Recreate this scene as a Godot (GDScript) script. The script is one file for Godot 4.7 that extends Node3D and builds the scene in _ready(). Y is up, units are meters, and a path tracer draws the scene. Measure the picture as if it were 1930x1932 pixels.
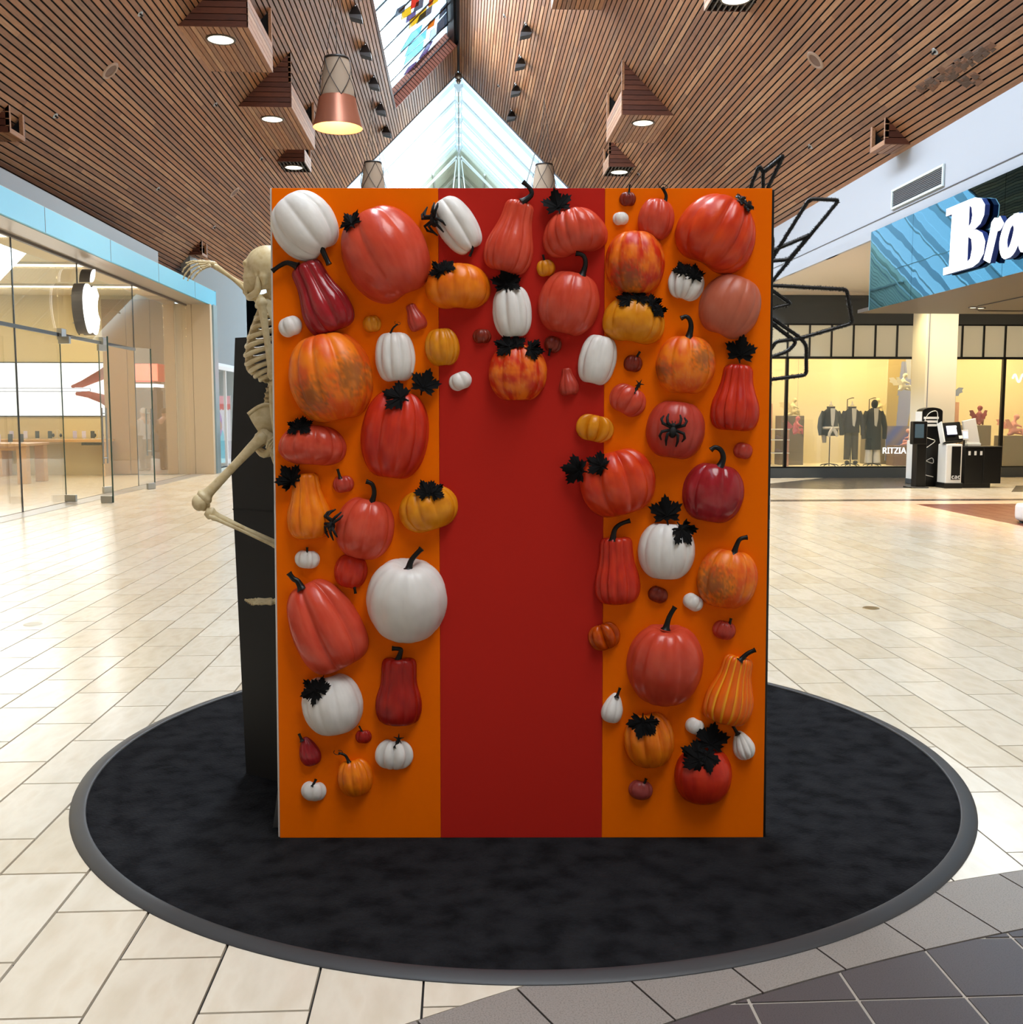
extends Node3D
# A mall walkway with a free-standing board of painted half pumpkins. Axis: -z runs along the walkway, y is up, metres.

const RIDGE := 13.04
const SKY_POWER := 4.5
const EXPOSURE := 1.0
const DAY_OVER := 330.0
const DAY_GABLE := 230.0
const UNSEEN_DAY_FRONT := 78.0
const STORE_LIGHT := 9.0
const RC := 0.70710678
var M := {}
var used := {}
var rng := RandomNumberGenerator.new()
var noise := FastNoiseLite.new()
var noise_fine := FastNoiseLite.new()


class MB:
	var v := PackedVector3Array()
	var n := PackedVector3Array()
	var c := PackedColorArray()
	var t := PackedVector2Array()
	var i := PackedInt32Array()
	var col := Color(1, 1, 1)

	func vert(p: Vector3, nn: Vector3, uv := Vector2.ZERO) -> int:
		v.append(p); n.append(nn); c.append(col); t.append(uv)
		return v.size() - 1

	func tri(a: Vector3, b: Vector3, d: Vector3) -> void:   # counter-clockwise seen from outside
		var nn := (b - a).cross(d - a)
		if nn.length_squared() < 1e-16:
			return
		nn = nn.normalized()
		var k := v.size()
		vert(a, nn); vert(b, nn); vert(d, nn)
		i.append_array(PackedInt32Array([k, k + 2, k + 1]))

	func quad(a: Vector3, b: Vector3, d: Vector3, e: Vector3, uv := false) -> void:
		var nn := (b - a).cross(e - a)
		if nn.length_squared() < 1e-18:
			nn = (d - b).cross(e - b)
		nn = nn.normalized()
		var k := v.size()
		if uv:
			vert(a, nn, Vector2(0, 1)); vert(b, nn, Vector2(1, 1)); vert(d, nn, Vector2(1, 0)); vert(e, nn, Vector2(0, 0))
		else:
			vert(a, nn); vert(b, nn); vert(d, nn); vert(e, nn)
		i.append_array(PackedInt32Array([k, k + 2, k + 1, k, k + 3, k + 2]))

	func oriented(a: Vector3, b: Vector3, d: Vector3, e: Vector3, out: Vector3) -> void:
		if (b - a).cross(d - a).dot(out) < 0.0:
			quad(e, d, b, a)
		else:
			quad(a, b, d, e)

	func box(at: Vector3, size: Vector3, bevel := 0.0, basis := Basis()) -> void:
		var h := size * 0.5
		var b := minf(bevel, minf(h.x, minf(h.y, h.z)) * 0.9)
		var px := func(sx: int, sy: int, sz: int) -> Vector3: return at + basis * Vector3(sx * h.x, sy * (h.y - b), sz * (h.z - b))
		var py := func(sx: int, sy: int, sz: int) -> Vector3: return at + basis * Vector3(sx * (h.x - b), sy * h.y, sz * (h.z - b))
		var pz := func(sx: int, sy: int, sz: int) -> Vector3: return at + basis * Vector3(sx * (h.x - b), sy * (h.y - b), sz * h.z)
		for s: int in [-1, 1]:
			oriented(px.call(s, -1, -1), px.call(s, 1, -1), px.call(s, 1, 1), px.call(s, -1, 1), basis.x * s)
			oriented(py.call(-1, s, -1), py.call(1, s, -1), py.call(1, s, 1), py.call(-1, s, 1), basis.y * s)
			oriented(pz.call(-1, -1, s), pz.call(1, -1, s), pz.call(1, 1, s), pz.call(-1, 1, s), basis.z * s)
		if b > 0.0:
			for s: int in [-1, 1]:
				for q: int in [-1, 1]:
					oriented(px.call(s, q, -1), py.call(s, q, -1), py.call(s, q, 1), px.call(s, q, 1), basis.x * s + basis.y * q)
					oriented(px.call(s, -1, q), pz.call(s, -1, q), pz.call(s, 1, q), px.call(s, 1, q), basis.x * s + basis.z * q)
					oriented(py.call(-1, s, q), pz.call(-1, s, q), pz.call(1, s, q), py.call(1, s, q), basis.y * s + basis.z * q)
					for w: int in [-1, 1]:
						var a: Vector3 = px.call(s, q, w)
						var d: Vector3 = py.call(s, q, w)
						var e: Vector3 = pz.call(s, q, w)
						if (d - a).cross(e - a).dot(basis * Vector3(s, q, w)) < 0.0:
							tri(a, e, d)
						else:
							tri(a, d, e)

	# eight corners: the lower four and the upper four in the same order
	func hexa(p: Array, q: Array) -> void:
		var mid := Vector3.ZERO
		for k in 4:
			mid += (p[k] + q[k]) / 8.0
		oriented(p[0], p[1], p[2], p[3], (p[0] + p[2]) * 0.5 - mid)
		oriented(q[0], q[1], q[2], q[3], (q[0] + q[2]) * 0.5 - mid)
		for k in 4:
			var j := (k + 1) % 4
			oriented(p[k], p[j], q[j], q[k], (p[k] + p[j] + q[j] + q[k]) * 0.25 - mid)

	# a grid of nu x nv points (u runs fastest) with smooth normals; colours optional
	func grid(p: PackedVector3Array, nu: int, nv: int, wrap := false, flip := false, cols := PackedColorArray(), uv := false) -> void:
		var k0 := v.size()
		for b in nv:
			for a in nu:
				var a0 := a - 1
				var a1 := a + 1
				if wrap:
					a0 = (a0 + nu) % nu
					a1 = a1 % nu
				else:
					a0 = maxi(a0, 0)
					a1 = mini(a1, nu - 1)
				var b0 := maxi(b - 1, 0)
				var b1 := mini(b + 1, nv - 1)
				var du := p[b * nu + a1] - p[b * nu + a0]
				var dv := p[b1 * nu + a] - p[b0 * nu + a]
				if du.length_squared() < 1e-14:
					du = p[(b1 if b < nv / 2 else b0) * nu + a1] - p[(b1 if b < nv / 2 else b0) * nu + a0]
				var nn := du.cross(dv).normalized()
				if flip:
					nn = -nn
				v.append(p[b * nu + a]); n.append(nn)
				c.append(cols[b * nu + a] if cols.size() else col)
				t.append(Vector2(float(a) / (nu - 1), 1.0 - float(b) / (nv - 1)) if uv else Vector2.ZERO)
		for b in nv - 1:
			for a in (nu if wrap else nu - 1):
				var j := (a + 1) % nu
				var w := k0 + b * nu + a
				var x := k0 + b * nu + j
				var y := k0 + (b + 1) * nu + j
				var z := k0 + (b + 1) * nu + a
				if flip:
					i.append_array(PackedInt32Array([w, x, y, w, y, z]))
				else:
					i.append_array(PackedInt32Array([w, y, x, w, z, y]))

	# a pipe through the points, one radius or one per point
	func tube(pts: Array, radii: Variant, sides := 8, squash := 1.0, up := Vector3.ZERO) -> void:
		var m := pts.size()
		var g := PackedVector3Array()
		var prev := Vector3.ZERO
		var first := Vector3.ZERO
		var last := Vector3.ZERO
		for k in m:
			var d: Vector3 = (pts[mini(k + 1, m - 1)] - pts[maxi(k - 1, 0)]).normalized()
			var s := up if up != Vector3.ZERO else prev
			if s == Vector3.ZERO:
				s = Vector3.UP if absf(d.y) < 0.9 else Vector3.RIGHT
			s = (s - d * s.dot(d)).normalized()
			prev = s
			var w := d.cross(s)
			var r: float = radii[k] if radii is Array else radii
			for a in sides:
				var f := TAU * a / sides
				g.append(pts[k] + (s * cos(f) + w * sin(f) * squash) * r)
			if k == 0:
				first = -d
			last = d
		grid(g, sides, m, true)
		for e in 2:
			var o: Vector3 = pts[0] if e == 0 else pts[m - 1]
			var off := 0 if e == 0 else (m - 1) * sides
			var out := first if e == 0 else last
			for a in sides:
				var p := g[off + a]
				var q := g[off + (a + 1) % sides]
				if (p - o).cross(q - o).dot(out) > 0.0:
					tri(o, p, q)
				else:
					tri(o, q, p)

	# a profile of (radius, height) turned about y
	func lathe(prof: Array, seg := 24, at := Vector3.ZERO, basis := Basis(), sx := 1.0, sz := 1.0) -> void:
		var g := PackedVector3Array()
		for p: Vector2 in prof:
			for a in seg:
				var f := TAU * a / seg
				g.append(at + basis * Vector3(p.x * cos(f) * sx, p.y, p.x * sin(f) * sz))
		grid(g, seg, prof.size(), true, false)

	func ball(at: Vector3, r: Vector3, seg := 14, rows := 9, basis := Basis()) -> void:
		var g := PackedVector3Array()
		for b in rows:
			var f := PI * b / (rows - 1) - PI / 2
			for a in seg:
				var e := TAU * a / seg
				g.append(at + basis * Vector3(r.x * cos(f) * cos(e), r.y * sin(f), r.z * cos(f) * sin(e)))
		grid(g, seg, rows, true, false)

	# a flat outline (x, y) given depth along z, placed by a transform; the front is +z
	func plate(outline: PackedVector2Array, depth: float, x := Transform3D(), uv := false) -> void:
		var tr := Geometry2D.triangulate_polygon(outline)
		var lo := Vector2(1e9, 1e9)
		var hi := Vector2(-1e9, -1e9)
		for p in outline:
			lo = lo.min(p)
			hi = hi.max(p)
		for s in [0.5, -0.5]:
			var nn: Vector3 = (x.basis.z * signf(s)).normalized()
			var k := v.size()
			for p in outline:
				vert(x * Vector3(p.x, p.y, s * depth), nn, Vector2((p.x - lo.x) / (hi.x - lo.x), (hi.y - p.y) / (hi.y - lo.y)) if uv else Vector2.ZERO)
			for f in range(0, tr.size(), 3):
				var a := outline[tr[f]]
				var b := outline[tr[f + 1]]
				var d := outline[tr[f + 2]]
				var ccw := ((b - a).cross(d - a) > 0.0) == (x.basis.determinant() > 0.0)
				if ccw == (s > 0.0):
					i.append_array(PackedInt32Array([k + tr[f], k + tr[f + 2], k + tr[f + 1]]))
				else:
					i.append_array(PackedInt32Array([k + tr[f], k + tr[f + 1], k + tr[f + 2]]))
		var area := 0.0
		for k in outline.size():
			area += outline[k].cross(outline[(k + 1) % outline.size()])
		for k in outline.size():
			var p := outline[k]
			var q := outline[(k + 1) % outline.size()]
			var out := Vector3(q.y - p.y, p.x - q.x, 0) * signf(area)
			oriented(x * Vector3(p.x, p.y, -depth / 2), x * Vector3(q.x, q.y, -depth / 2), x * Vector3(q.x, q.y, depth / 2), x * Vector3(p.x, p.y, depth / 2), x.basis * out)

	# rings of ellipses: each section is [centre, rx, rz]
	func loft(sec: Array, seg := 16) -> void:
		var g := PackedVector3Array()
		for s in sec:
			for a in seg:
				var f := TAU * a / seg
				g.append(s[0] + Vector3(s[1] * cos(f), 0, s[2] * sin(f)))
		grid(g, seg, sec.size(), true, false)

	# the zero surface of a distance function, one vertex in each crossed cell
	func nets(sdf: Callable, lo: Vector3, hi: Vector3, cell: float) -> void:
		var nx := int(ceil((hi.x - lo.x) / cell)) + 1
		var ny := int(ceil((hi.y - lo.y) / cell)) + 1
		var nz := int(ceil((hi.z - lo.z) / cell)) + 1
		var d := PackedFloat32Array()
		d.resize(nx * ny * nz)
		var k := 0
		for z in nz:
			for y in ny:
				for x in nx:
					d[k] = sdf.call(lo + Vector3(x, y, z) * cell)
					k += 1
		var id := PackedInt32Array()
		id.resize(nx * ny * nz)
		id.fill(-1)
		var sy := nx
		var sz := nx * ny
		var off := [0, 1, sy, sy + 1, sz, sz + 1, sz + sy, sz + sy + 1]
		for z in nz - 1:
			for y in ny - 1:
				for x in nx - 1:
					k = x + y * sy + z * sz
					var m := 0
					for e in 8:
						if d[k + off[e]] < 0.0:
							m += 1
					if m == 0 or m == 8:
						continue
					var sum := Vector3.ZERO
					var cnt := 0
					for e in 8:
						for b in [1, 2, 4]:
							if e & b:
								continue
							var da := d[k + off[e]]
							var db := d[k + off[e | b]]
							if (da < 0.0) != (db < 0.0):
								var f := da / (da - db)
								var pa := Vector3(e & 1, (e >> 1) & 1, (e >> 2) & 1)
								var pb := Vector3((e | b) & 1, ((e | b) >> 1) & 1, ((e | b) >> 2) & 1)
								sum += pa.lerp(pb, f)
								cnt += 1
					var l := sum / cnt
					var g := Vector3(d[k + 1] - d[k], d[k + sy] - d[k], d[k + sz] - d[k])
					g += Vector3(d[k + sy + sz + 1] - d[k + sy + sz], d[k + 1 + sz + sy] - d[k + 1 + sz], d[k + 1 + sy + sz] - d[k + 1 + sy])
					id[k] = vert(lo + (Vector3(x, y, z) + l) * cell, g.normalized())
		for z in range(1, nz - 1):
			for y in range(1, ny - 1):
				for x in range(1, nx - 1):
					k = x + y * sy + z * sz
					var s := d[k] < 0.0
					if s != (d[k + 1] < 0.0):
						_face(id[k], id[k - sy], id[k - sy - sz], id[k - sz], s)
					if s != (d[k + sy] < 0.0):
						_face(id[k], id[k - sz], id[k - sz - 1], id[k - 1], s)
					if s != (d[k + sz] < 0.0):
						_face(id[k], id[k - 1], id[k - 1 - sy], id[k - sy], s)

	func _face(a: int, b: int, e: int, f: int, inside: bool) -> void:
		if a < 0 or b < 0 or e < 0 or f < 0:
			return
		if inside:
			i.append_array(PackedInt32Array([a, e, b, a, f, e]))
		else:
			i.append_array(PackedInt32Array([a, b, e, a, e, f]))

	func done() -> ArrayMesh:
		var m := ArrayMesh.new()
		var a := []
		a.resize(Mesh.ARRAY_MAX)
		a[Mesh.ARRAY_VERTEX] = v
		a[Mesh.ARRAY_NORMAL] = n
		a[Mesh.ARRAY_COLOR] = c
		a[Mesh.ARRAY_TEX_UV] = t
		a[Mesh.ARRAY_INDEX] = i
		m.add_surface_from_arrays(Mesh.PRIMITIVE_TRIANGLES, a)
		return m


func numbered(called: String) -> String:
	if not used.has(called):
		used[called] = 0
		return called
	used[called] += 1
	return "%s_%03d" % [called, used[called]]


func obj(called: String, mb: Variant, mat: Material, parent: Node = null) -> MeshInstance3D:
	var o := MeshInstance3D.new()
	o.mesh = mb.done() if mb is MB else mb
	o.material_override = mat
	o.cast_shadow = GeometryInstance3D.SHADOW_CASTING_SETTING_ON
	place(called, o, parent)
	return o


func place(called: String, o: Node3D, parent: Node = null) -> void:
	if parent == null:
		o.name = numbered(called)
		add_child(o, true)
		return
	var taken: Dictionary = parent.get_meta("_taken") if parent.has_meta("_taken") else {}
	if taken.has(called):
		taken[called] += 1
		o.name = "%s_%03d" % [called, taken[called]]
	else:
		taken[called] = 0
		o.name = called
	parent.set_meta("_taken", taken)
	parent.add_child(o, true)


func tag(o: Node, label: String, category: String, group := "") -> Node:
	o.set_meta("label", label)
	o.set_meta("category", category)
	if group != "":
		o.set_meta("group", group)
	return o


func thing(called: String, label: String, category: String, at := Vector3.ZERO, basis := Basis(), group := "") -> Node3D:
	var o := Node3D.new()
	place(called, o)
	o.transform = Transform3D(basis, at)
	tag(o, label, category, group)
	return o


func struct(called: String, label: String, mb: Variant = null, mat: Material = null) -> Node3D:
	var o: Node3D
	if mb == null:
		o = Node3D.new()
		place(called, o)
	else:
		o = obj(called, mb, mat)
	o.set_meta("kind", "structure")
	o.set_meta("label", label)
	return o


func stuff(o: Node) -> Node:
	o.set_meta("kind", "stuff")
	return o


func lin(r: float, g: float, b: float) -> Color:
	return Color(r, g, b).srgb_to_linear()


func mat(called: String, color: Color, rough := 0.6, metal := 0.0, extra := {}) -> StandardMaterial3D:
	var m := StandardMaterial3D.new()
	m.resource_name = called
	m.albedo_color = color
	m.roughness = rough
	m.metallic = metal
	for k: String in extra:
		m.set(k, extra[k])
	M[called] = m
	return m


func noise_tex(size: int, freq: float, ramp: Array, seed_ := 1, type := FastNoiseLite.TYPE_SIMPLEX_SMOOTH, oct := 4, normal := false, bump := 4.0) -> NoiseTexture2D:
	var f := FastNoiseLite.new()
	f.noise_type = type
	f.frequency = freq
	f.fractal_octaves = oct
	f.seed = seed_
	var t := NoiseTexture2D.new()
	t.width = size
	t.height = size
	t.seamless = true
	t.noise = f
	if normal:
		t.as_normal_map = true
		t.bump_strength = bump
	else:
		var g := Gradient.new()
		var off := PackedFloat32Array()
		var cols := PackedColorArray()
		for r in ramp:
			off.append(r[0])
			cols.append(r[1])
		g.offsets = off
		g.colors = cols
		t.color_ramp = g
	return t


func glow(called: String, color: Color, energy: float) -> StandardMaterial3D:
	return mat(called, Color(0.9, 0.9, 0.9), 0.5, 0.0, {"emission_enabled": true, "emission": color, "emission_energy_multiplier": energy})


func area_light(at: Vector3, towards: Vector3, size: Vector2, color: Color, energy: float, called := "daylight_stand_in") -> void:
	var l := AreaLight3D.new()
	place(called, l)
	l.area_size = size
	l.light_color = color
	l.light_energy = energy
	l.area_range = 60.0
	l.area_attenuation = 2.0
	l.shadow_enabled = true
	var up := Vector3.FORWARD if absf(towards.normalized().y) > 0.95 else Vector3.UP
	l.transform = Transform3D(Basis.looking_at(towards, up), at)


func spot(at: Vector3, towards: Vector3, angle: float, color: Color, energy: float, size := 0.1) -> void:
	var l := SpotLight3D.new()
	place("spot_light", l)
	l.spot_angle = angle
	l.spot_range = 40.0
	l.spot_attenuation = 2.0
	l.light_color = color
	l.light_energy = energy
	l.light_size = size
	l.shadow_enabled = true
	l.transform = Transform3D(Basis.looking_at(towards, Vector3.FORWARD if absf(towards.normalized().y) > 0.95 else Vector3.UP), at)


func omni(at: Vector3, color: Color, energy: float, size := 0.05) -> void:
	var l := OmniLight3D.new()
	place("omni_light", l)
	l.position = at
	l.omni_range = 30.0
	l.omni_attenuation = 2.0
	l.light_color = color
	l.light_energy = energy
	l.light_size = size
	l.shadow_enabled = true


func _ready() -> void:
	rng.seed = 7
	noise.seed = 3
	noise.frequency = 1.0
	noise.fractal_octaves = 3
	noise_fine.seed = 9
	noise_fine.frequency = 1.0
	noise_fine.fractal_octaves = 2
	camera_and_light()
	materials()
	floor_tiles()
	for side: int in [-1, 1]:
		ceiling(side)
	skylights()
	walls()
	left_store()
	second_store()
	right_store()
	far_store()
	ceiling_fittings()
	mat_and_board()
	pumpkins()
	spiders()
	coffin_and_wire()
	skeleton()
	kiosks()
	behind_the_board()


func camera_and_light() -> void:
	var cam := Camera3D.new()
	cam.name = "camera"
	cam.fov = 2.0 * rad_to_deg(atan(966.0 / 1930.0))
	cam.position = Vector3(0, 1.62, 0)
	cam.rotation_degrees = Vector3(-5.505, -2.864, 0)
	cam.near = 0.05
	cam.far = 300.0
	add_child(cam)
	cam.current = true
	var w := WorldEnvironment.new()
	w.name = "world_environment"
	var e := Environment.new()
	var sky := Sky.new()
	var sm := ProceduralSkyMaterial.new()
	sm.sky_top_color = Color(0.72, 0.87, 1.0)
	sm.sky_horizon_color = Color(0.86, 0.95, 1.0)
	sm.ground_bottom_color = Color(0.35, 0.36, 0.36)
	sm.ground_horizon_color = Color(0.6, 0.63, 0.65)
	sky.sky_material = sm
	e.sky = sky
	e.background_mode = Environment.BG_SKY
	e.background_energy_multiplier = SKY_POWER
	e.ambient_light_source = Environment.AMBIENT_SOURCE_DISABLED
	e.tonemap_mode = Environment.TONE_MAPPER_LINEAR
	e.tonemap_exposure = EXPOSURE
	e.sdfgi_enabled = true
	e.ssao_enabled = true
	e.ssil_enabled = true
	w.environment = e
	add_child(w)
	# area lights under the roof glazing strengthen the sky; the second is unseen
	area_light(Vector3(-1.0, 11.85, -18.0), Vector3(0.7, -1, 0), Vector2(28.0, 1.8), Color(0.93, 0.97, 1.0), DAY_OVER, "daylight_stand_in")
	area_light(Vector3(2.15, 10.75, 0.0), Vector3(-1, -1, 0), Vector2(6.0, 4.2), Color(1.0, 0.965, 0.92), UNSEEN_DAY_FRONT, "daylight_stand_in")  # under the unseen skylight, placed to light the front of the board
	area_light(Vector3(3.6, 8.6, -40.5), Vector3(-1, -1, 0), Vector2(9.0, 8.0), Color(0.9, 0.97, 1.0), DAY_GABLE, "daylight_stand_in")


func materials() -> void:
	var wood_ramp := [[0.0, Color(0.74, 0.7, 0.67)], [0.35, Color(0.92, 0.9, 0.88)], [0.6, Color(1, 1, 1)], [1.0, Color(0.84, 0.8, 0.77)]]
	var wood := noise_tex(512, 0.02, wood_ramp, 5, FastNoiseLite.TYPE_SIMPLEX_SMOOTH, 5)
	var tones := [Color(0.56, 0.38, 0.255), Color(0.6, 0.415, 0.285), Color(0.52, 0.35, 0.24), Color(0.64, 0.465, 0.335), Color(0.55, 0.395, 0.29), Color(0.62, 0.44, 0.3), Color(0.5, 0.34, 0.245), Color(0.66, 0.5, 0.375), Color(0.575, 0.385, 0.25), Color(0.53, 0.39, 0.3)]
	for k in tones.size():
		tones[k] = (tones[k] as Color).lightened(0.07) * Color(0.97, 0.925, 0.86)
		mat("cedar_%d" % k, tones[k], 0.55, 0.0, {"albedo_texture": wood, "uv1_triplanar": true, "uv1_world_triplanar": true, "uv1_scale": Vector3(2.2, 2.2, 0.16), "uv1_offset": Vector3(k * 0.37, k * 0.61, k * 0.13)})
	for k in 3:
		mat("redwood_%d" % k, [Color(0.34, 0.17, 0.1), Color(0.3, 0.145, 0.085), Color(0.37, 0.19, 0.11)][k], 0.5, 0.0, {"albedo_texture": wood, "uv1_triplanar": true, "uv1_world_triplanar": true, "uv1_scale": Vector3(0.3, 2.2, 2.2), "uv1_offset": Vector3(k * 0.37, k * 0.61, k * 0.13)})
	mat("dark_void", Color(0.03, 0.024, 0.02), 0.95)
	mat("roof_slab", Color(0.4, 0.37, 0.34), 0.9)
	# floor
	var stone := noise_tex(1024, 0.006, [[0.0, Color(0.94, 0.925, 0.9)], [0.4, Color(0.98, 0.975, 0.97)], [0.6, Color(1, 1, 1)], [1.0, Color(0.955, 0.935, 0.91)]], 11, FastNoiseLite.TYPE_SIMPLEX_SMOOTH, 6)
	var stone_n := noise_tex(512, 0.03, [], 12, FastNoiseLite.TYPE_SIMPLEX_SMOOTH, 5, true, 1.2)
	var beige := [Color(0.86, 0.815, 0.735), Color(0.88, 0.84, 0.765), Color(0.845, 0.795, 0.705), Color(0.865, 0.825, 0.75)]
	for k in beige.size():
		mat("beige_tile_%d" % k, beige[k], 0.2, 0.0, {"albedo_texture": stone, "uv1_triplanar": true, "uv1_world_triplanar": true, "uv1_scale": Vector3(0.9, 0.9, 0.35), "uv1_offset": Vector3(k * 0.41, 0, k * 0.23), "normal_enabled": true, "normal_texture": stone_n, "normal_scale": 0.06})
	var fleck := noise_tex(1024, 0.09, [[0.0, Color(1, 1, 1)], [0.1, Color(1, 0.98, 0.95)], [0.17, Color(0.84, 0.84, 0.84)], [0.5, Color(0.78, 0.78, 0.78)], [0.85, Color(0.68, 0.68, 0.68)], [1.0, Color(0.9, 0.9, 0.9)]], 21, FastNoiseLite.TYPE_CELLULAR, 2)
	mat("grey_tile", Color(0.69, 0.655, 0.62), 0.42, 0.0, {"albedo_texture": fleck, "uv1_triplanar": true, "uv1_world_triplanar": true, "uv1_scale": Vector3(2.2, 2.2, 2.2)})
	mat("charcoal_tile", Color(0.4, 0.375, 0.38), 0.38, 0.0, {"albedo_texture": fleck, "uv1_triplanar": true, "uv1_world_triplanar": true, "uv1_scale": Vector3(2.7, 2.7, 2.7)})
	mat("band_tile", Color(0.3, 0.285, 0.27), 0.25)
	mat("brown_tile", Color(0.36, 0.2, 0.15), 0.3)
	mat("grout", Color(0.13, 0.12, 0.11), 0.9)
	mat("pale_grout", Color(0.66, 0.62, 0.57), 0.9)
	# walls and metal
	mat("white_plaster", Color(0.83, 0.845, 0.87), 0.75)
	mat("bulkhead_white", Color(0.675, 0.69, 0.725), 0.8)
	mat("cream_plaster", Color(0.84, 0.8, 0.74), 0.8)
	mat("grey_wall", Color(0.5, 0.525, 0.54), 0.7)
	mat("charcoal_wall", Color(0.235, 0.255, 0.27), 0.55)
	mat("black_metal", Color(0.05, 0.05, 0.055), 0.4, 0.3)
	mat("dark_bronze", Color(0.3, 0.26, 0.22), 0.45)
	mat("steel", Color(0.62, 0.63, 0.64), 0.3, 0.9)
	mat("steel_paint", Color(0.8, 0.83, 0.82), 0.4)
	mat("truss_paint", Color(0.86, 0.88, 0.84), 0.5)
	mat("fascia_blue", Color(0.37, 0.74, 0.89), 0.4)
	mat("fascia_grey", Color(0.46, 0.47, 0.5), 0.45)
	mat("stone_panel", Color(0.74, 0.67, 0.57), 0.6)
	mat("store_cream", Color(0.86, 0.81, 0.66), 0.7)
	mat("store_oak", Color(0.8, 0.62, 0.38), 0.45)
	mat("black_plastic", Color(0.03, 0.03, 0.033), 0.35)
	mat("white_plastic", Color(0.86, 0.86, 0.86), 0.35)
	mat("glass", Color(0.9, 0.97, 0.94, 0.04), 0.0, 0.0, {"transparency": BaseMaterial3D.TRANSPARENCY_ALPHA})
	mat("glass_edge", Color(0.1, 0.22, 0.19), 0.2)
	mat("mirror", Color(0.18, 0.4, 0.475), 0.012, 1.0, {"normal_enabled": true, "normal_texture": noise_tex(256, 0.012, [], 31, FastNoiseLite.TYPE_SIMPLEX_SMOOTH, 2, true, 2.0), "normal_scale": 0.018, "uv1_triplanar": true, "uv1_world_triplanar": true, "uv1_scale": Vector3(0.35, 0.35, 0.35)})
	glow("lamp_white", Color(1.0, 0.96, 0.84), 3.0)
	glow("lamp_cool", Color(0.96, 0.98, 1.0), 2.2)
	glow("lamp_warm", Color(1.0, 0.82, 0.5), 3.2)
	glow("sign_white", Color(1.0, 1.0, 1.0), 1.6)
	glow("strip_blue", Color(0.45, 0.86, 1.0), 0.42)
	mat("corrugated", Color(0.9, 0.93, 0.86), 0.6)
	mat("lit_reveal_wood", Color(0.62, 0.34, 0.24), 0.5)  # redwood lightened to hold the light falling on the reveal
	mat("translucent_bar", Color(0.85, 0.9, 0.93), 0.5, 0.0, {"backlight_enabled": true, "backlight": Color(0.95, 0.95, 0.95)})  # translucent bands standing in for the brightly lit roof bars


func slope_point(x: float, z: float, off: float, side: int) -> Vector3:
	return Vector3(side * (x + off * RC), RIDGE - x + off * RC, z)


func slope_slab(mb: MB, x0: float, x1: float, z0: float, z1: float, off: float, thick: float, side: int) -> void:
	var p := []
	var q := []
	for k in [[x0, z0], [x1, z0], [x1, z1], [x0, z1]]:
		p.append(slope_point(k[0], k[1], off, side))
		q.append(slope_point(k[0], k[1], off + thick, side))
	mb.hexa(p, q)


# distance score of a piece: how large it shows
func shows(p: Vector3) -> bool:
	var d := p - Vector3(0, 1.62, 0)
	d = d.rotated(Vector3.UP, deg_to_rad(2.864)).rotated(Vector3.RIGHT, deg_to_rad(5.505))
	return d.z < -0.5 and absf(d.x) < -d.z * 0.62 + 0.3 and absf(d.y) < -d.z * 0.62 + 0.3


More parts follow.
